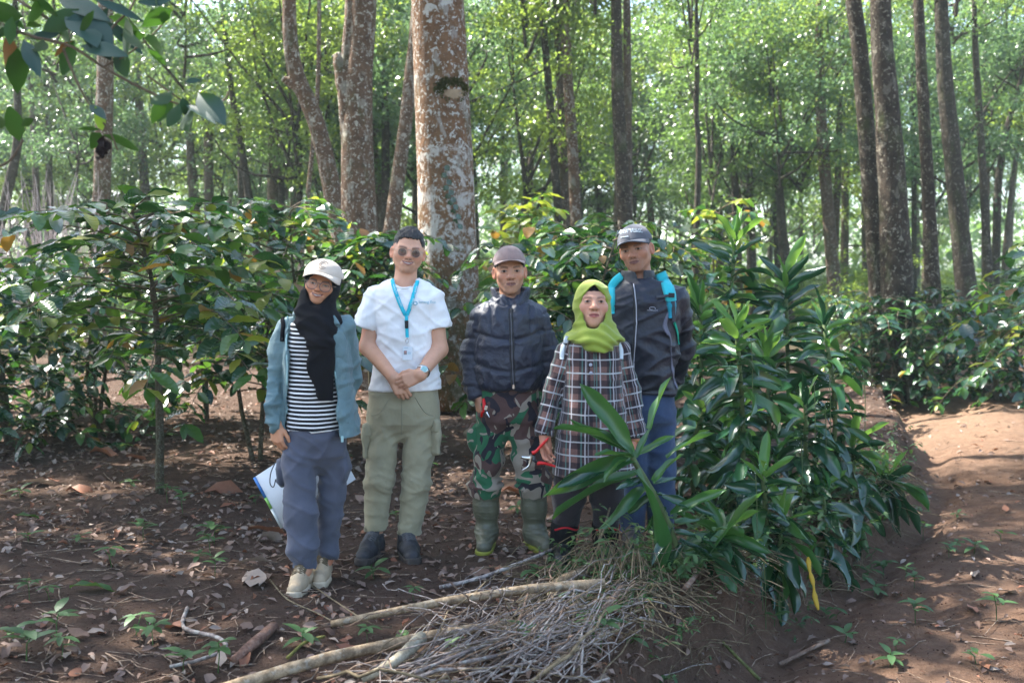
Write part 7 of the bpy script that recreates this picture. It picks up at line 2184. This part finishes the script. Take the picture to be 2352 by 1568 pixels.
# ------------------------------------------------------------------ person in navy windbreaker
def make_windbreaker_man():
    p = Person(1490, 5.45, 'man in a grey lettered cap and navy windbreaker, turquoise backpack straps')
    L = p.L
    hd = Head(L(1461, 578), 1.06, roll=-11, yaw=-20, pitch=0, fz=1.05, smile=.1, jaw=1.02, nose=1.08, full=.99)
    sk = (.37, .19, .12)
    w1 = L(1440, 880, .24); w2 = L(1535, 885, .25)
    h1 = Hand(w1, (.8, .1, -.4), (0, 1, 0), (0, 0, 1), 1.0, ((40, 40, 30),) * 4); h2 = Hand(w2, (-.8, .1, -.4), (0, -1, 0), (0, 0, 1), 1.0, ((40, 40, 30),) * 4)
    arms = [([L(1412, 690), L(1398, 790, .12), w1], (.05, .042, .03)), ([L(1550, 690), L(1569, 792, .10), w2], (.05, .042, .03))]
    legs = [[L(1462, 960), L(1455, 1085), L(1450, 1225, .02)], [L(1512, 960), L(1516, 1085), L(1518, 1225, .02)]]
    p.body(hd, sk, arms, [h1, h2], legs, L(1473, 655, .02), stubble=.30, lip=(.14, .055, .05), lids=.4, neck=.056)
    jt = p.rows((640, 1445, 1500, .085, .01), (652, 1420, 1532, .105), (668, 1402, 1556, .125), (700, 1396, 1562, .145), (760, 1402, 1558, .150), (850, 1414, 1554, .150), (885, 1420, 1554, .145), (902, 1426, 1550, .132))
    sl = ([L(1413, 690), L(1396, 790, .12), L(1435, 880, .22)], (.080, .070, .05)); sr = ([L(1550, 690), L(1567, 792, .10), L(1545, 862, .19), L(1530, 890, .24)], (.084, .074, .062, .05))
    def f(P):
        d = prof(P, jt, 2.5)
        d = smin(d, chain(P, *sl, .02), .020); d = smin(d, chain(P, *sr, .02), .016)
        return np.maximum(d, -rc(P, L(1472, 642, -.01), L(1470, 610, -.02), .062, .075))
    def dp(V):
        low = np.clip((L(0, 730)[2] - V[:, 2]) / .12, 0, 1)
        hem = np.exp(-((V[:, 2] - L(0, 893)[2]) / .010) ** 2)
        return .006 * fold(V, 7, 7, 5, 131) + .007 * fold(V @ Ry(.4).T, 7, 7, 22, 136, 4) + .011 * low * fold(V @ Ry(-.5).T, 5, 5, 11, 132) + .008 * fold(V @ Ry(.9).T, 5, 8, 10, 133) * (1 - low) - .006 * hem
    jk = p.wear('windbreaker', f, L(1360, 915, -.25), L(1625, 625, .4), .008, NAVYS, dp)
    crow = p.rows((622, 1427, 1502, .085, .012), (640, 1427, 1506, .090, .008), (664, 1430, 1512, .105, -.008))
    p.wear('collar', collar(p, crow, .010, .004, .026, L(0, 668)[2], L(0, 621)[2]), L(1405, 690, -.2), L(1530, 600, .2), .006, DARKNAVY, lambda V: .003 * fold(V, 12, 12, 12, 134), jk)
    bv = bvh_of(jk)
    q, n = lay(bv, smooth_path([L(1447, 652), L(1452, 720), L(1448, 800), L(1446, 895)], 30), .002)
    V, F = ribbon(q, np.tile([0, -1.0, 0], (30, 1)), .016, .003); zp = obj('zipper', V, F, DARKNAVY, jk)
    V, F = tube(q + [.006, -.004, 0], .0028, 5); obj('zipper_teeth', V, F, PRINTG, zp)
    q, n = lay(bv, [L(1447, 664)], .008); blocky('zipper_pull', q[0], np.eye(3), (.005, .004, .012), DSTEEL, zp)
    # pale side panel with lettering
    q, n = lay(bv, smooth_path([L(1526, 715), L(1518, 742), L(1522, 758), L(1530, 772), L(1533, 812), L(1537, 842), L(1542, 866), L(1549, 888)], 40), .003, -.06)
    V, F = ribbon(q, n, .006 + .026 * np.abs(np.sin(np.linspace(.2, 5.6, 40))) ** 1.2 * np.linspace(1, .9, 40), .002); pn = obj('side_panel', V, F, simple('grey_lilac_panel', (.12, .12, .16), .6, .3), jk)
    lettering('TOOPLSG', .024, L(1535, 815)[[0, 2]], -1.42, bv, PRINTK, pn, off=.008)
    # loop mark on the chest
    c = L(1488, 706)
    th = np.linspace(-.6, 4.9, 18)
    pts = np.stack([c[0] + .016 * np.cos(th) * np.linspace(1.2, .8, 18) + .002, 0 * th, c[2] + .0075 * np.sin(th)], 1)
    q, n = lay(bv, pts, .002); V, F = tube(q, .0014, 4); obj('emblem', V, F, PRINTG, jk)
    q, n = lay(bv, smooth_path([L(1478, 710), L(1490, 711), L(1502, 711)], 8), .002); V, F = tube(q, .0013, 4); obj('emblem', V, F, PRINTG, jk)
    # jeans
    pt = p.rows((888, 1432, 1546, .112), (930, 1428, 1549, .120), (965, 1430, 1548, .115), (1005, 1470, 1505, .04))
    l1 = ([L(1460, 955), L(1455, 1085), L(1450, 1215, .02)], (.094, .082, .070)); l2 = ([L(1513, 955), L(1516, 1085), L(1518, 1215, .02)], (.092, .082, .070))
    tr = p.wear('jeans', lambda P: smin(smin(prof(P, pt, 2.5), chain(P, *l1, .03), .018), chain(P, *l2, .03), .018), L(1390, 1250, -.25), L(1590, 875, .25), .009, JEANS, lambda V: .008 * fold(V, 6, 6, 8, 141))
    shoe(p, l1[0][2][0], 0, -.1, .29, 1.05, (BLKSHOE, BLKSOLE, BLKLACE), .10, 5); shoe(p, l2[0][2][0], 0, .2, .29, 1.05, (BLKSHOE, BLKSOLE, BLKLACE), .10, 5)
    cp = cap(p, hd, GREYCAP, CAPGREY, .076, .006, .050, .06, 1.03, tall=1.03)
    bc = bvh_of(cp)
    lettering('NEW YORK', .0235, L(1444, 534)[[0, 2]], .06, bc, PRINTW, cp, off=.0012, bold=.0020, arc=1.2)
    lettering('NEW YORK', .0235, L(1444, 534)[[0, 2]], .06, bc, PRINTK, cp, off=.0030, bold=.0004, arc=1.2)
    for dx in (-9, -5, -1, 3):
        q, n = lay(bc, smooth_path([L(1434 + dx, 545 - dx * .12), L(1437 + dx, 545 - dx * .12)], 4), .002); V, F = tube(q, .0022, 4); obj('emblem', V, F, PRINTW, cp)
    def fh(P):
        def g(X):
            q = hd.loc(X)
            d = ell(q, (0, .014, .046), (.0800, .098, .086))
            return smax(smax(d, (np.interp(q[:, 1], [-.11, -.062, -.05, -.04, -.02, 0, .03, .1], [.2, .2, .055, .000, .004, .03, -.03, -.05]) - q[:, 2]) * .6, .005), q[:, 2] - .075, .005) * hd.s
        return near(P, hd.o, .3, g, .17)
    p.wear('hair', fh, hd.o - .2, hd.o + .2, .0045, HAIR, lambda V: .002 * vnoise(V * 120, 5))
    # backpack
    bag = empty('backpack', p.o, 'turquoise and charcoal backpack worn over the navy windbreaker', 'backpack')
    V, F = box_lo_hi(lambda P: prof(P, p.rows((660, 1430, 1530, .06, .24), (720, 1422, 1540, .09, .27), (880, 1422, 1545, .10, .27)), 3.5), L(1390, 900, .1), L(1580, 640, .5), .02)
    obj('bag', V, F, CYAND, bag)
    for xs, ys in (((1428, 1414, 1404, 1400, 1402), (634, 645, 662, 690, 720)), ((1514, 1520, 1527, 1530, 1532), (627, 640, 660, 676, 690))):
        q, n = lay(bv, smooth_path([L(x, y) for x, y in zip(xs, ys)], 16), .006, -.02)
        n[:, 1] -= .6
        V, F = ribbon(q, n, .066 if xs[0] > 1500 else .050, .008); obj('strap', V, F, CYAN, bag)
    q, n = lay(bv, smooth_path([L(1531, 682), L(1534, 705), L(1534, 728)], 10), .004); V, F = ribbon(q, n, np.linspace(.064, .040, 10), .006); obj('strap', V, F, CYAND, bag)
    q, n = lay(bv, smooth_path([L(1535, 678), L(1537, 705), L(1537, 735)], 10), .010); V, F = ribbon(q, n, .022, .003); obj('webbing', V, F, GREYSTRAP, bag)
    q, n = lay(bv, smooth_path([L(1498, 684), L(1515, 683), L(1535, 678)], 12), .012); V, F = ribbon(q, n, .022, .003); obj('webbing', V, F, GREYSTRAP, bag)
    blocky('buckle', q[10] + n[10] * .006, Ry(.05), (.016, .006, .012), DARKNAVY, bag)
    q, n = lay(bv, smooth_path([L(1539, 738), L(1548, 760), L(1553, 790)], 8), .006); V, F = ribbon(q, n, np.linspace(.020, .010, 8), .003); obj('webbing', V, F, simple('green_webbing', (.02, .33, .22), .8, .2), bag)
    return p
PEOPLE = [m() for m in (make_hijab_girl, make_tshirt_man, make_puffer_man, make_plaid_woman, make_windbreaker_man)]
# ------------------------------------------------------------------ air
def build_haze():
    import bmesh
    bm = bmesh.new(); bmesh.ops.create_cube(bm, size=1)
    for v in bm.verts:
        v.co = Vector((v.co.x * 402, 135 + v.co.y * 392, 14.75 + v.co.z * 32.5))
    me = bpy.data.meshes.new('haze'); bm.to_mesh(me); bm.free()
    m = bpy.data.materials.new('haze_air'); m.use_nodes = True
    nt = m.node_tree; nt.nodes.remove(nt.nodes['Principled BSDF'])
    pv = nt.nodes.new('ShaderNodeVolumePrincipled')
    pv.inputs['Color'].default_value = (.78, .95, .93, 1); pv.inputs['Density'].default_value = HAZE
    pv.inputs['Anisotropy'].default_value = .25
    nt.links.new(pv.outputs[0], nt.nodes['Material Output'].inputs['Volume'])
    me.materials.append(m)
    tag(put('haze', me), 'thin sunlit haze among the trees', kind='stuff')
HAZE = .0011
build_haze()
